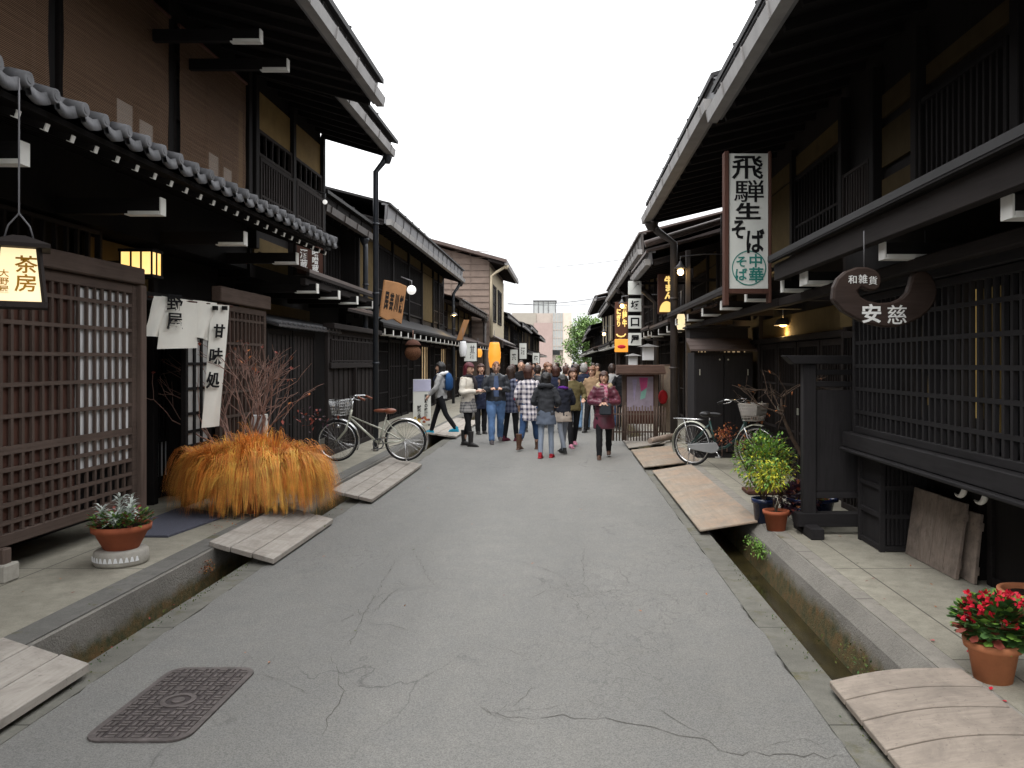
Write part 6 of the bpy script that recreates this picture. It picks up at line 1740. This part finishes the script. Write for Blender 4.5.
def remesh(o, vox, smooth=3, fold=0):
    md = o.modifiers.new('r', 'REMESH'); md.mode = 'VOXEL'; md.voxel_size = vox; md.use_smooth_shade = True
    if smooth: s = o.modifiers.new('s', 'SMOOTH'); s.iterations = smooth; s.factor = .5
    bpy.context.view_layer.update()
    me = bpy.data.meshes.new_from_object(o.evaluated_get(bpy.context.evaluated_depsgraph_get()))
    old = o.data; o.modifiers.clear(); o.data = me; bpy.data.meshes.remove(old); me.name = o.name
    for p in me.polygons: p.use_smooth = True
    if fold:                                   # creases and folds in the cloth
        sd = Vector((len(me.vertices)*.37, 3.1, 7.7))
        dv = [v.normal * (fold*(noise.noise(Vector((v.co.x*9, v.co.y*9, v.co.z*15))+sd)*1.1 + noise.noise(Vector((v.co.x*24, v.co.y*24, v.co.z*11))+sd)*.55)) for v in me.vertices]
        for v, d in zip(me.vertices, dv): v.co += d
    return o
def spl(pts, rad, n=5):
    # smooth path through joints with smoothly varying radius
    P = [Vector(p) for p in pts]; out = []; rr = []
    for i in range(len(P)-1):
        p0 = P[max(i-1,0)]; p1 = P[i]; p2 = P[i+1]; p3 = P[min(i+2,len(P)-1)]
        for k in range(n):
            f = k/n
            out.append(.5*((2*p1)+(p2-p0)*f+(2*p0-5*p1+4*p2-p3)*f*f+(3*p1-p0-3*p2+p3)*f**3)); rr.append(rad[i]*(1-f)+rad[i+1]*f)
    out.append(P[-1]); rr.append(rad[-1]); return out, rr
ARMS = dict(down=((.225,.03,1.12),(.235,-.04,.88)), swing=((.225,.10,1.14),(.23,-.02,.92)), fwd=((.235,-.06,1.13),(.23,-.22,.95)),
            phone=((.25,-.02,1.12),(.09,-.27,1.14)), fold=((.27,-.03,1.13),(.02,-.23,1.10)), bag=((.25,.02,1.13),(.235,-.20,1.04)), hold=((.26,.0,1.12),(.16,-.25,1.05)))
SHOULD = (.175, .01, 1.395)
def person(label, loc, rz, H=1.65, legs=(0,0), knee=(0,0), arms=('down','down'), coat=None, hem=.80, flare=1.0, puff=False, pants=None, lr=1.0, skirt=None, skz=.62, shoe=None, boot=False,
           hair='black', style='short', look=0, tilt=0, scarf=None, hood=None, inner=None, hat=None, vox=.010, cvox=.013, group='people walking along the street', shirt=None, name='person', build=.93):
    t = thing(name, (0,0,0), label, 'person', group)
    hips = []; ank = []
    for i, s in enumerate((-1, 1)):
        a = R(legs[i]); kb = R(knee[i])
        h = Vector((s*.092, 0, .90)); k = h+Vector((0, -math.sin(a), -math.cos(a)))*.425; q = k+Vector((0, -math.sin(a-kb), -math.cos(a-kb)))*.40
        hips.append((h, k, q)); ank.append(q)
    dz = .075 - min(q.z for q in ank)
    up = Vector((0,0,dz))
    B = MB()
    tor = [(.0,.0,.80,.10,.085),(0,.005,.86,.155,.11),(0,.005,.93,.165,.115),(0,0,1.05,.142,.10),(0,-.005,1.18,.155,.108),(0,0,1.30,.172,.112),(0,.01,1.375,.165,.095),(0,.012,1.42,.115,.075),(0,.012,1.45,.062,.062)]
    B.loft([(a, b_, z+dz, c_*build, d*build) for a, b_, z, c_, d in tor], 20)
    B.tube([Vector((0,.014,1.40))+up, Vector((0,.0,1.52))+up], [.060,.053], 12)
    hc = Vector((0,-.012,1.585))
    piv = Vector((0,0,1.47)); HM = Matrix.Rotation(R(look), 3, 'Z') @ Matrix.Rotation(R(tilt), 3, 'X')
    def hd(v): return HM @ (Vector(v)-piv) + piv + up
    def headfn(d):
        x, y, z = d
        if z < 0: x *= 1-.30*(-z)**1.6; y = y*(1-.10*(-z)**2) - .06*(-z) * (1 if y < 0 else .3)
        return Vector((x, y, z))
    n0 = len(B.v)
    B.ell(hc, (.076,.096,.118), 24, 18, fn=headfn)
    B.ell(hc+Vector((0,-.100,-.012)), (.013,.020,.024), 10, 8); B.ell(hc+Vector((0,-.094,.012)), (.009,.014,.028), 8, 6)
    for s in (-1, 1): B.ell(hc+Vector((s*.077,.008,-.008)), (.011,.020,.031), 8, 8)
    B.ell(hc+Vector((0,-.088,-.095)), (.022,.014,.014), 8, 6)
    for i in range(n0, len(B.v)): B.v[i] = tuple(hd(B.v[i]))
    AR = []
    for i, s in enumerate((-1, 1)):
        h, k, q = hips[i]
        p, r_ = spl([h+Vector((0,0,.03)), h*.5+k*.5, k, k*.6+q*.4, q], [.086,.068*min(1,lr),.048*min(1,lr),.050*min(1,lr),.034]); B.tube([x+up for x in p], [x*build for x in r_], 12)
        f = q+Vector((s*.012, -.13, -.045)); B.tube([q+Vector((0,.03,-.035))+up, q+Vector((0,-.03,-.03))+up, f+up], [.035,.038,.026], 10)
        e, w = ARMS[arms[i]]; sh = Vector((s*SHOULD[0]*build, SHOULD[1], SHOULD[2])); e = Vector((s*e[0], e[1], e[2])); w = Vector((s*w[0], w[1], w[2]))
        p, r_ = spl([sh, e, w], [.050,.038,.026]); B.tube([x+up for x in p], r_, 10)
        AR.append((sh, e, w))
        # hand: palm, four unequal bent fingers and a thumb from the side of the palm
        d = (w-e).normalized(); side = d.cross(Vector((0,0,1)) if abs(d.z) < .8 else Vector((0,1,0))).normalized()*s; nrm = side.cross(d).normalized()
        if nrm.z > 0: nrm = -nrm
        pc = w+d*.045
        B.tube([w+up, w+d*.03+up, w+d*.085+up], [.024,.036,.036], 10, flat=.5) if False else B.tube([w+up, pc+up, w+d*.085+up], [.024,.033,.034], 10)
        for j in range(4):
            o = pc+d*.035+side*((j-1.5)*.019); L = (.066,.076,.072,.056)[j]
            B.tube([o+up, o+d*L*.5+nrm*.008+up, o+d*L*.85+nrm*.03+up], [.0105,.0095,.008], 6)
        o = pc-side*.03-d*.01; B.tube([o+up, o-side*.022+d*.025+nrm*.01+up, o-side*.018+d*.052+nrm*.02+up], [.012,.011,.009], 6)
    body = B.build('body', [SK, LIP, EYE], t); remesh(body, vox)
    inv = HM.transposed(); me = body.data
    while len(me.materials) < 3: me.materials.append((SK, LIP, EYE)[len(me.materials)])
    me.materials[0] = SK; me.materials[1] = LIP; me.materials[2] = EYE
    for p in me.polygons:
        c = inv @ (Vector(p.center)-up-piv) + piv - hc
        if c.y < -.055:
            if .018 < abs(c.x) < .045 and abs(c.z-.012) < .007: p.material_index = 2
            elif .014 < abs(c.x) < .050 and abs(c.z-.034) < .005: p.material_index = 2
            elif abs(c.x) < .024 and abs(c.z+.055) < .007: p.material_index = 1
    # trousers or leggings
    if pants:
        b = MB(); b.loft([(0,.004,.81+dz,.13,.115),(0,.005,.88+dz,.182*build,.136*build),(0,.003,.97+dz,.176*build,.130*build),(0,0,1.04+dz,.158*build,.116*build)], 18)
        for i, s in enumerate((-1, 1)):
            h, k, q = hips[i]; e = q+Vector((0,0,-.015)) if not boot else q+Vector((0,0,.18))
            p, r_ = spl([h, h*.5+k*.5, k, k*.5+q*.5, e], [.104*build,.088*lr*build+.004,.066*lr+.003,.065*lr+.003,.053*lr+.003]); b.tube([x+up for x in p], r_, 12)
        remesh(b.build('trousers', pants, t), cvox, 2, .006 if lr > .9 else .002)
    if shoe:
        for i, s in enumerate((-1, 1)):
            h, k, q = hips[i]; b = MB(); q2 = q+up; fl_ = -.045
            b.tube([q2+Vector((0,.055,-.035)), q2+Vector((0,.0,-.028)), q2+Vector((s*.006,-.08,-.04)), q2+Vector((s*.012,-.16,-.05))], [.034,.045,.043,.024], 12)
            b.tube([q2+Vector((0,.005,.05 if not boot else .24)), q2+Vector((0,.005,-.03))], [.043 if not boot else .064,.045], 12)
            b.box(q2.x-.036, q2.x+.040, q2.y-.175, q2.y+.075, q2.z-.075, q2.z-.055)
            remesh(b.build('boot' if boot else 'shoe', shoe, t), .009)
    if skirt:
        b = MB(); z0 = skz; b.loft([(0,-.005,z0+dz,.215,.165),(0,-.002,z0+.10+dz,.205,.155),(0,0,.90+dz,.182,.135),(0,0,1.03+dz,.158,.115)], 22)
        o = remesh(b.build('skirt', skirt, t), cvox, 2, .008)
    if coat:
        b = MB(); K = []
        zs = [hem] + [z for z in (.84,.93,1.05,1.18,1.30,1.375,1.42,1.455) if z > hem+.04]
        for z in zs:
            if z <= .95: f = (.95-z)/.35; rx, ry = .188+.035*flare*f, .138+.035*flare*f
            else: rx, ry = {1.05:(.176,.130), 1.18:(.180,.132), 1.30:(.188,.130), 1.375:(.178,.112), 1.42:(.130,.095), 1.455:(.085,.082)}[z]
            K.append((0,.004,z+dz,rx*build,ry*build))
        if puff:
            K2 = []; 
            for i in range(len(K)-1):
                for q in range(4):
                    f = q/4; A_, C_ = K[i], K[i+1]; z = A_[2]*(1-f)+C_[2]*f; g = 1.06+.045*math.sin(z*2*math.pi/.075)
                    K2.append((0,.004,z,(A_[3]*(1-f)+C_[3]*f)*g,(A_[4]*(1-f)+C_[4]*f)*g))
            K = K2+[K[-1]]
        b.loft(K, 24)
        for i, s in enumerate((-1, 1)):
            sh, e, w = AR[i]; e2 = e+(w-e)*.95
            p, r_ = spl([sh-Vector((s*.03,0,-.0)), sh*.5+e*.5, e, e*.5+w*.5, e2], [.074,.068,.058,.053,.046] , 6)
            if puff: r_ = [x*(1.12+.09*math.sin(k*1.6)) for k, x in enumerate(r_)]
            b.tube([x+up for x in p], r_, 12)
        remesh(b.build('coat', coat, t), cvox, 1 if puff else 2, .004 if puff else .011)
        if inner:        # open front showing the layer beneath
            b = MB(); b.add([Vector(v)+up for v in ((-.035,-.128,1.40),(.035,-.128,1.40),(.055,-.152,1.2),(.05,-.150,hem+.10),(-.05,-.150,hem+.10),(-.055,-.152,1.2))]+[Vector(v)+up for v in ((-.035,-.09,1.40),(.035,-.09,1.40),(.055,-.10,1.2),(.05,-.10,hem+.10),(-.05,-.10,hem+.10),(-.055,-.10,1.2))],
                            [(0,1,2,3,4,5),(11,10,9,8,7,6)]+[(i,(i+1)%6,6+(i+1)%6,6+i) for i in range(6)])
            b.build('shirt_front', inner, t)
    if scarf:
        b = MB(); pts = []
        for i in range(13): a = 2*math.pi*i/12; pts.append(Vector((.082*math.cos(a), .01+.085*math.sin(a), 1.44+.01*math.sin(2*a)))+up)
        b.tube(pts, .034, 8); b.tube([Vector((.03,-.10,1.43))+up, Vector((.045,-.155,1.30))+up, Vector((.04,-.17,1.10))+up], [.034,.04,.035], 8)
        b.build('scarf', scarf, t)
    if hood:
        b = MB(); pts = []; rr = []
        for i in range(15): a = R(-60+300*i/14); pts.append(Vector((.125*math.cos(a), .035+.105*math.sin(a), 1.435+.03*math.sin(a)))+up); rr.append(.046+.010*math.sin(i*2.2))
        b.tube(pts, rr, 9); b.build('collar', hood, t)
    # hair
    if style != 'none':
        b = MB(); vs = []; nu, nv_ = 30, 20; keep = {}
        long_ = {'short': -.05, 'bob': -.125, 'long': -.26, 'crop': -.02, 'hat': 0}[style]
        R0 = {'short': (.102,.120,.142), 'bob': (.106,.122,.140), 'long': (.105,.122,.140), 'crop': (.081,.102,.124), 'hat': (.09,.11,.13)}[style]
        for i in range(nv_+1):
            p = math.pi*.78*i/nv_
            for j in range(nu):
                a = 2*math.pi*j/nu; d = Vector((math.sin(p)*math.cos(a), math.sin(p)*math.sin(a), math.cos(p)))
                jit = 1+.10*noise.noise(d*3.2+Vector((H*9,rz*3,0)))+.05*noise.noise(d*9+Vector((H*9,0,0)))
                q = Vector((R0[0]*d.x*jit, .012+R0[1]*d.y*jit, R0[2]*d.z*jit+.004))
                if d.z < -.1 and long_ < -.1:
                    f = (-.1-d.z)/.65; q.z = -.0-f*(-long_); q.x = R0[0]*.98*math.cos(a)*(1-.1*f); q.y = .014+R0[1]*.95*math.sin(a)*(1-.12*f)
                vs.append(hc+q)
        fs = []
        for i in range(nv_):
            for j in range(nu):
                f = (i*nu+j, (i+1)*nu+j, (i+1)*nu+(j+1)%nu, i*nu+(j+1)%nu)
                c = sum((vs[q] for q in f), Vector())/4 - hc
                front = c.y < -.012 and c.z < .058+.012*math.sin(c.x*70)
                if style in ('short', 'crop', 'hat') and c.z < -.01 and c.y < .03: front = True
                if style in ('bob','long') and c.y < -.03 and c.z < .06: front = True
                if not front: fs.append(f)
        b.add([hd(v) for v in vs], fs, 0, True)
        o = b.build('hair', HAIRS[hair], t); sm = o.modifiers.new('thick', 'SOLIDIFY'); sm.thickness = .014; sm.offset = -1
    if hat:
        b = MB(); b.ell(hc+Vector((0,.008,.055)), (.098,.116,.088), 20, 12); 
        b.v = [tuple(hd(v)) for v in b.v]; b.build('hat', hat, t)
    k = H/1.70
    t.scale = (k, k, k); t.location = loc; t.rotation_euler.z = rz
    t['_dz'] = dz
    return t
def world_pt(t, v):
    return Vector(t.location) + Matrix.Rotation(t.rotation_euler.z, 3, 'Z') @ (Vector(v)*t.scale[0])
def handbag(name, label, c, m, w=.26, h=.2, d=.10, strap=None, rz=0):
    t = thing(name, (0,0,0), label, 'bag')
    b = MB(); b.prism([(-w/2,0),(w/2,0),(w/2*.9,h),(-w/2*.9,h)], (0,-d/2,0), X1, Z1, Y1, d); b.build('body', m, t, bevel=.02)
    b = MB(); s = strap or .16
    b.tube([(-w*.3,0,h-.01),(-w*.22,0,h+s*.8),(0,0,h+s),(w*.22,0,h+s*.8),(w*.3,0,h-.01)], .008, 6); b.build('handle', m, t)
    t.location = c; t.rotation_euler.z = rz; return t

navy = fab('navy_cloth', (.018,.022,.042)); black = fab('black_cloth', (.012,.012,.014)); denim = fab('blue_denim', (.065,.12,.235), .3); ltden = fab('pale_blue_denim', (.16,.26,.40), .3)
char = fab('charcoal_cloth', (.040,.042,.048)); blackshoe = mat('black_shoe_leather', (.015,.014,.014), .5, .2); brownboot = mat('brown_boot_leather', (.075,.035,.02), .6, .25)
white_c = fab('off_white_quilted_cloth', (.62,.58,.51), .08); olive = fab('olive_cloth', (.115,.095,.045)); maroon = mat('maroon_shiny_nylon', (.095,.022,.038), .42, .2, 5, .5)
fur = mat('beige_fur', (.46,.36,.23), .95, .4, 60, .1, bst=1.0); greyc = fab('light_grey_cloth', (.33,.33,.33), .1); ltgrey = fab('grey_legging', (.19,.21,.25), .12)
def gp(px, py, z=0): q = G(px, py, z); return (q.x, q.y, z)
PW = math.pi
# the figures one can tell apart
p1 = person('person in pale grey hooded jacket and black trousers striding left in bright blue shoes', gp(441, 434, ZP), -PW/2-.1, 1.62, (20,-20), (4,16), ('swing','fwd'), greyc, .86, .3, pants=black, lr=.85, shoe=fab('turquoise_shoe', (.03,.30,.46)), hair='black', style='bob', tilt=4, hood=fab('white_hood', (.60,.60,.60), .06))
c = world_pt(p1, (0, .12, 1.02)); t = thing('backpack', (0,0,0), 'blue backpack on the back of the person striding left', 'bag')
b = MB(); b.loft([(0,.06,0,.11,.05),(0,.07,.06,.14,.085),(0,.07,.25,.135,.085),(0,.05,.36,.10,.06),(0,.03,.40,.05,.03)], 16); b.build('pack', fab('blue_nylon', (.02,.07,.19)), t)
b = MB()
for s in (-1, 1): b.tube([(s*.09,.0,.36),(s*.11,-.12,.40),(s*.12,-.25,.26),(s*.12,-.16,.06),(s*.1,.02,.03)], .016, 6)
b.build('strap', fab('dark_strap', (.02,.03,.06)), t); t.location = c; t.rotation_euler.z = p1.rotation_euler.z
p2 = person('person with dark red hair in off white jacket, patterned skirt and black boots', gp(468, 446), PW/2-.45, 1.70, (9,-8), (0,6), ('phone','phone'), white_c, .74, .8, puff=False, pants=black, lr=.82, skirt=plaid('grey_patterned_cloth', (.08,.08,.09), (.33,.32,.31), 17), skz=.70, shoe=blackshoe, boot=True, hair='red', style='long', tilt=8, scarf=fab('dark_scarf', (.035,.03,.035)))
p3 = person('person with cropped ginger hair in dark jacket and blue jeans looking at a phone', gp(496, 443), .12, 1.76, (15,-12), (4,16), ('phone','phone'), mat('dark_leather_jacket', (.022,.026,.034), .45, .25, 5, .45), .88, .3, pants=fab('washed_denim', (.10,.18,.34), .35), lr=1.05, shoe=fab('grey_trainer', (.09,.08,.085)), hair='ginger', style='crop', tilt=24, inner=fab('blue_shirt', (.07,.10,.18)), build=1.08)
for pp, lb in ((p2, 'phone held by the person in the off white jacket'), (p3, 'phone held by the person with cropped ginger hair')):
    c = world_pt(pp, (.0, -.40, 1.16+pp['_dz'])); t = thing('phone', c, lb, 'phone', None, pp.rotation_euler.z)
    b = MB(); b.box(-.036, .036, -.07, .07, -.004, .004); ORG[t.name] = Vector((0,0,0)); b.build('case', D['blackplastic'], t, bevel=.003); b = MB(); b.box(-.032,.032,-.064,.064,.0045,.0055); b.build('screen', D['glass'], t)
p4 = person('person in navy plaid coat standing behind the one with the red bag', gp(511, 441), 2.4, 1.62, (6,-6), (0,4), ('bag','hold'), plaid('navy_plaid_cloth', (.015,.02,.05), (.11,.12,.17), 9), .66, .5, pants=black, lr=.85, shoe=fab('wine_shoe', (.09,.02,.035)), hair='brown', style='long')
p5 = person('person in long white and navy checked coat with jeans and brown boots', gp(529, 450), PW-.35, 1.66, (17,-13), (3,16), ('bag','swing'), plaid('white_navy_check', (.045,.045,.085), (.62,.58,.60), 10), .62, .8, pants=fab('dark_denim', (.035,.07,.15), .3), lr=.95, shoe=brownboot, boot=True, hair='auburn', style='bob', look=-45)
handbag('red_handbag', 'small red handbag carried at the elbow of the checked coat', world_pt(p5, (-.29,-.13,.98)) if False else world_pt(p5, (.26,-.12,.98)), fab('crimson_leather', (.33,.02,.06)), .22, .20, .10, .08, .4)
handbag('paper_bag', 'white and yellow carrier bag between the navy plaid and checked coats', world_pt(p4, (-.24,-.20,.52)), fab('white_paper', (.62,.60,.55), .06), .26, .34, .09, .28, .5)
p6 = person('person in charcoal hooded jacket, grey skirt, pale leggings and red shoes seen from behind', gp(546, 458), PW-.2, 1.52, (7,-5), (2,6), ('hold','hold'), char, .86, .5, pants=fab('pale_blue_legging', (.22,.26,.33), .1), lr=.82, skirt=fab('grey_blue_denim_skirt', (.10,.12,.16)), skz=.68, shoe=fab('red_shoe', (.30,.02,.03)), hair='black', style='bob', hood=char)
p7 = person('person with purple scarf, dark jacket, pale hem and grey tights', gp(563, 453), PW+.5, 1.48, (14,-10), (2,14), ('hold','hold'), fab('blue_black_cloth', (.02,.022,.032)), .78, .7, pants=ltgrey, lr=.78, skirt=fab('pale_hem_cloth', (.35,.30,.26)), skz=.70, shoe=fab('black_trainer', (.03,.03,.03)), hair='black', style='long', scarf=fab('purple_scarf', (.12,.03,.25)), look=35)
p8 = person('person in olive coat and black trousers with pink trimmed shoes facing the camera', gp(573, 447), .25, 1.60, (14,-12), (3,14), ('swing','hold'), olive, .80, .3, pants=black, lr=.88, shoe=fab('pink_shoe', (.48,.20,.28)), hair='auburn', style='bob')
p9 = person('person in shiny maroon padded coat with beige fur collar walking towards the camera', gp(604, 458), -.05, 1.56, (16,-13), (3,18), ('fold','fold'), maroon, .60, .9, True, black, .92, shoe=brownboot, hair='auburn', style='short', hood=fur, scarf=plaid('pink_check_scarf', (.28,.04,.10), (.40,.22,.25), 14))
handbag('dark_handbag', 'dark grey handbag held in front of the maroon padded coat', world_pt(p9, (.03,-.27,.86)), fab('slate_leather', (.035,.04,.048)), .22, .2, .09, .1, -.05)
p10 = person('person with grey hair, navy jacket and pale jeans behind the maroon coat', gp(584, 430), PW-.1, 1.68, (10,-8), (0,8), ('down','down'), navy, .84, .2, pants=ltden, shoe=blackshoe, hair='grey', style='short')
p11 = person('person in grey jacket with brown hair just left of the notice case', gp(612, 428), PW, 1.66, (8,-8), (0,8), ('down','down'), greyc, .82, .2, pants=denim, shoe=blackshoe, hair='brown', style='short', vox=.014)
p12 = person('person in dark blue coat with burgundy hair behind the phone pair', gp(481, 434), .4, 1.66, (3,-3), (0,0), ('hold','down'), navy, .62, .3, pants=black, shoe=blackshoe, hair='auburn', style='long', vox=.014)
p13 = person('person in black coat beside the notice case and the grey jacket', gp(622, 429), PW, 1.62, (5,-5), (0,5), ('down','hold'), black, .60, .3, pants=black, shoe=blackshoe, hair='black', style='bob', vox=.014)

# the crowd farther up the street: four builds of figure, copied with their own clothes
protos = [person('x', (0,0,0), 0, 1.66, (18,-15), (4,18), ('down','swing'), navy, .80, .3, pants=black, shoe=blackshoe, hair='black', style='short', vox=.018, cvox=.018),
          person('x', (0,0,0), 0, 1.60, (5,-5), (0,5), ('hold','bag'), navy, .66, .6, pants=black, shoe=blackshoe, hair='brown', style='bob', vox=.018, cvox=.018),
          person('x', (0,0,0), 0, 1.70, (-14,16), (18,4), ('swing','down'), navy, .86, .2, pants=denim, shoe=blackshoe, hair='black', style='crop', vox=.018, cvox=.018),
          person('x', (0,0,0), 0, 1.58, (2,-2), (0,0), ('fold','hold'), navy, .74, .8, pants=black, shoe=blackshoe, hair='black', style='long', vox=.018, cvox=.018)]
coats = [('navy', navy), ('black', black), ('charcoal', char), ('tan', fab('tan_cloth', (.30,.20,.12))), ('pale grey', greyc), ('black quilted', mat('black_quilted_nylon', (.014,.014,.017), .5, .2)), ('wine red', fab('wine_cloth', (.14,.02,.035))), ('dark green', fab('dark_green_cloth', (.02,.04,.03))), ('olive', olive), ('slate blue', fab('slate_blue_cloth', (.035,.055,.10))), ('brown', fab('brown_cloth', (.09,.05,.03)))]
hairs = ['black', 'brown', 'auburn', 'grey', 'ginger']
rnd = random.Random(77); used = set(); spots = []
def clear(x, y): return all((x-a)**2*3+(y-c)**2*.35 > 1.0 for a, c in spots)
for pp in (p1,p2,p3,p4,p5,p6,p7,p8,p9,p10,p11,p12,p13): spots.append((pp.location.x, pp.location.y))
i = 0
posw = ['short hair', 'bobbed hair', 'cropped hair', 'long hair']
facew = {0: 'coming this way', 1: 'walking away'}
legw = [('black', black), ('denim', denim), ('grey', ltgrey), ('pale denim', ltden), ('charcoal', char)]
combos = [(h, k, c_, f) for h in (0,0,1,1,2,2,0,3,4) for k in range(4) for c_ in range(len(coats)) for f in (0, 1)]; rnd.shuffle(combos)
fixed = [(521,431),(538,434),(556,433),(566,430),(592,432),(549,427),(576,425)]
tries = 0; ncrowd = 0; combo_i = 0; seen = set()
while ncrowd < 38 and tries < 3000:
    tries += 1
    if fixed: q = G(*fixed.pop(0)); x, y = q.x, q.y
    else:
        y = rnd.uniform(21, 75); x = rnd.uniform(-1.9, 1.2) if y < 35 else rnd.uniform(-2.6, 1.5)
        if not clear(x, y): continue
    h, k, c_, f = combos[combo_i]; combo_i += 1
    lw = legw[rnd.randrange(5)]
    key = (coats[c_][0], hairs[h], posw[k], f)
    if key in seen: continue
    seen.add(key)
    src = protos[k]; first = ncrowd < 0
    o = copy_tree(src)
    zz = ZP if (x < -2.75 or x > 1.6) else 0
    o.location = (x, y, zz); o.rotation_euler.z = (rnd.gauss(0, .3) if f == 0 else math.pi+rnd.gauss(0, .35)); s_ = src.scale[0]*rnd.uniform(.95, 1.05); o.scale = (s_,)*3
    o['label'] = f'distant person in {coats[c_][0]} coat and {lw[0]} trousers, {hairs[h]} {posw[k]}, {facew[f]}'; o['group'] = 'distant crowd filling the street'
    for ch in o.children:
        base = ch.name.split('.')[0]
        m = {'coat': coats[c_][1], 'hair': HAIRS[hairs[h]], 'trousers': lw[1]}.get(base)
        if m:
            ch.material_slots[0].link = 'OBJECT'; ch.material_slots[0].material = m
    spots.append((x, y)); ncrowd += 1
for src in protos:
    for ch in list(src.children): bpy.data.objects.remove(ch)
    bpy.data.objects.remove(src)
# ================================================================== light
world = bpy.data.worlds.new('World'); scene.world = world; world.use_nodes = True
wt = world.node_tree; bg = wt.nodes['Background']
sky = wt.nodes.new('ShaderNodeTexSky'); sky.sky_type = 'NISHITA'; sky.sun_disc = False
SEL, SAZ = R(58), R(200)
sky.sun_elevation = SEL; sky.sun_rotation = SAZ; sky.altitude = 500; sky.dust_density = 4; sky.air_density = 1; sky.ozone_density = 1
hs = wt.nodes.new('ShaderNodeHueSaturation'); hs.inputs['Saturation'].default_value = .10
wt.links.new(sky.outputs[0], hs.inputs['Color'])
# overcast cloud deck: brighter and greyer than a clear sky, with faint mottling
tc = wt.nodes.new('ShaderNodeTexCoord'); nzs = wt.nodes.new('ShaderNodeTexNoise'); nzs.inputs['Scale'].default_value = 2.2; nzs.inputs['Detail'].default_value = 5
mp = wt.nodes.new('ShaderNodeMapping'); mp.inputs['Scale'].default_value = (1, 1, 2.2)
wt.links.new(tc.outputs['Generated'], mp.inputs['Vector']); wt.links.new(mp.outputs[0], nzs.inputs['Vector'])
rp = wt.nodes.new('ShaderNodeValToRGB'); rp.color_ramp.elements[0].position = .3; rp.color_ramp.elements[1].position = .7
rp.color_ramp.elements[0].color = (6.6, 6.75, 6.95, 1); rp.color_ramp.elements[1].color = (10.8, 10.8, 10.8, 1)
wt.links.new(nzs.outputs['Fac'], rp.inputs['Fac'])
mx = wt.nodes.new('ShaderNodeMix'); mx.data_type = 'RGBA'; mx.inputs[0].default_value = .8
wt.links.new(hs.outputs[0], mx.inputs[6]); wt.links.new(rp.outputs[0], mx.inputs[7])
# an overcast sky is about three times brighter overhead than at the horizon
sx_ = wt.nodes.new('ShaderNodeSeparateXYZ'); wt.links.new(tc.outputs['Generated'], sx_.inputs[0])
mr_ = wt.nodes.new('ShaderNodeMapRange'); mr_.inputs['From Min'].default_value = 0; mr_.inputs['From Max'].default_value = 1; mr_.inputs['To Min'].default_value = .46; mr_.inputs['To Max'].default_value = 1.36
wt.links.new(sx_.outputs['Z'], mr_.inputs['Value'])
ml_ = wt.nodes.new('ShaderNodeMix'); ml_.data_type = 'RGBA'; ml_.blend_type = 'MULTIPLY'; ml_.inputs[0].default_value = 1
wt.links.new(mx.outputs[2], ml_.inputs[6]); wt.links.new(mr_.outputs[0], ml_.inputs[7])
wt.links.new(ml_.outputs[2], bg.inputs['Color']); bg.inputs['Strength'].default_value = .12
sun = bpy.data.lights.new('sun', 'SUN'); sun.energy = .6; sun.angle = R(25); sun.color = (1, .97, .92)
so = bpy.data.objects.new('sun', sun); COL.objects.link(so)
d = Vector((math.sin(SAZ)*math.cos(SEL), math.cos(SAZ)*math.cos(SEL), math.sin(SEL)))
so.rotation_euler = d.to_track_quat('Z', 'Y').to_euler()
vs_ = scene.view_settings; vs_.view_transform = 'Standard'; vs_.look = 'None'; vs_.gamma = 1; vs_.use_curve_mapping = False
vs_.exposure = 1.5
scene.cycles.use_denoising = True
scene.cycles.max_bounces = 6; scene.cycles.diffuse_bounces = 3; scene.cycles.glossy_bounces = 2; scene.cycles.transparent_max_bounces = 8
scene.cycles.sample_clamp_indirect = 4
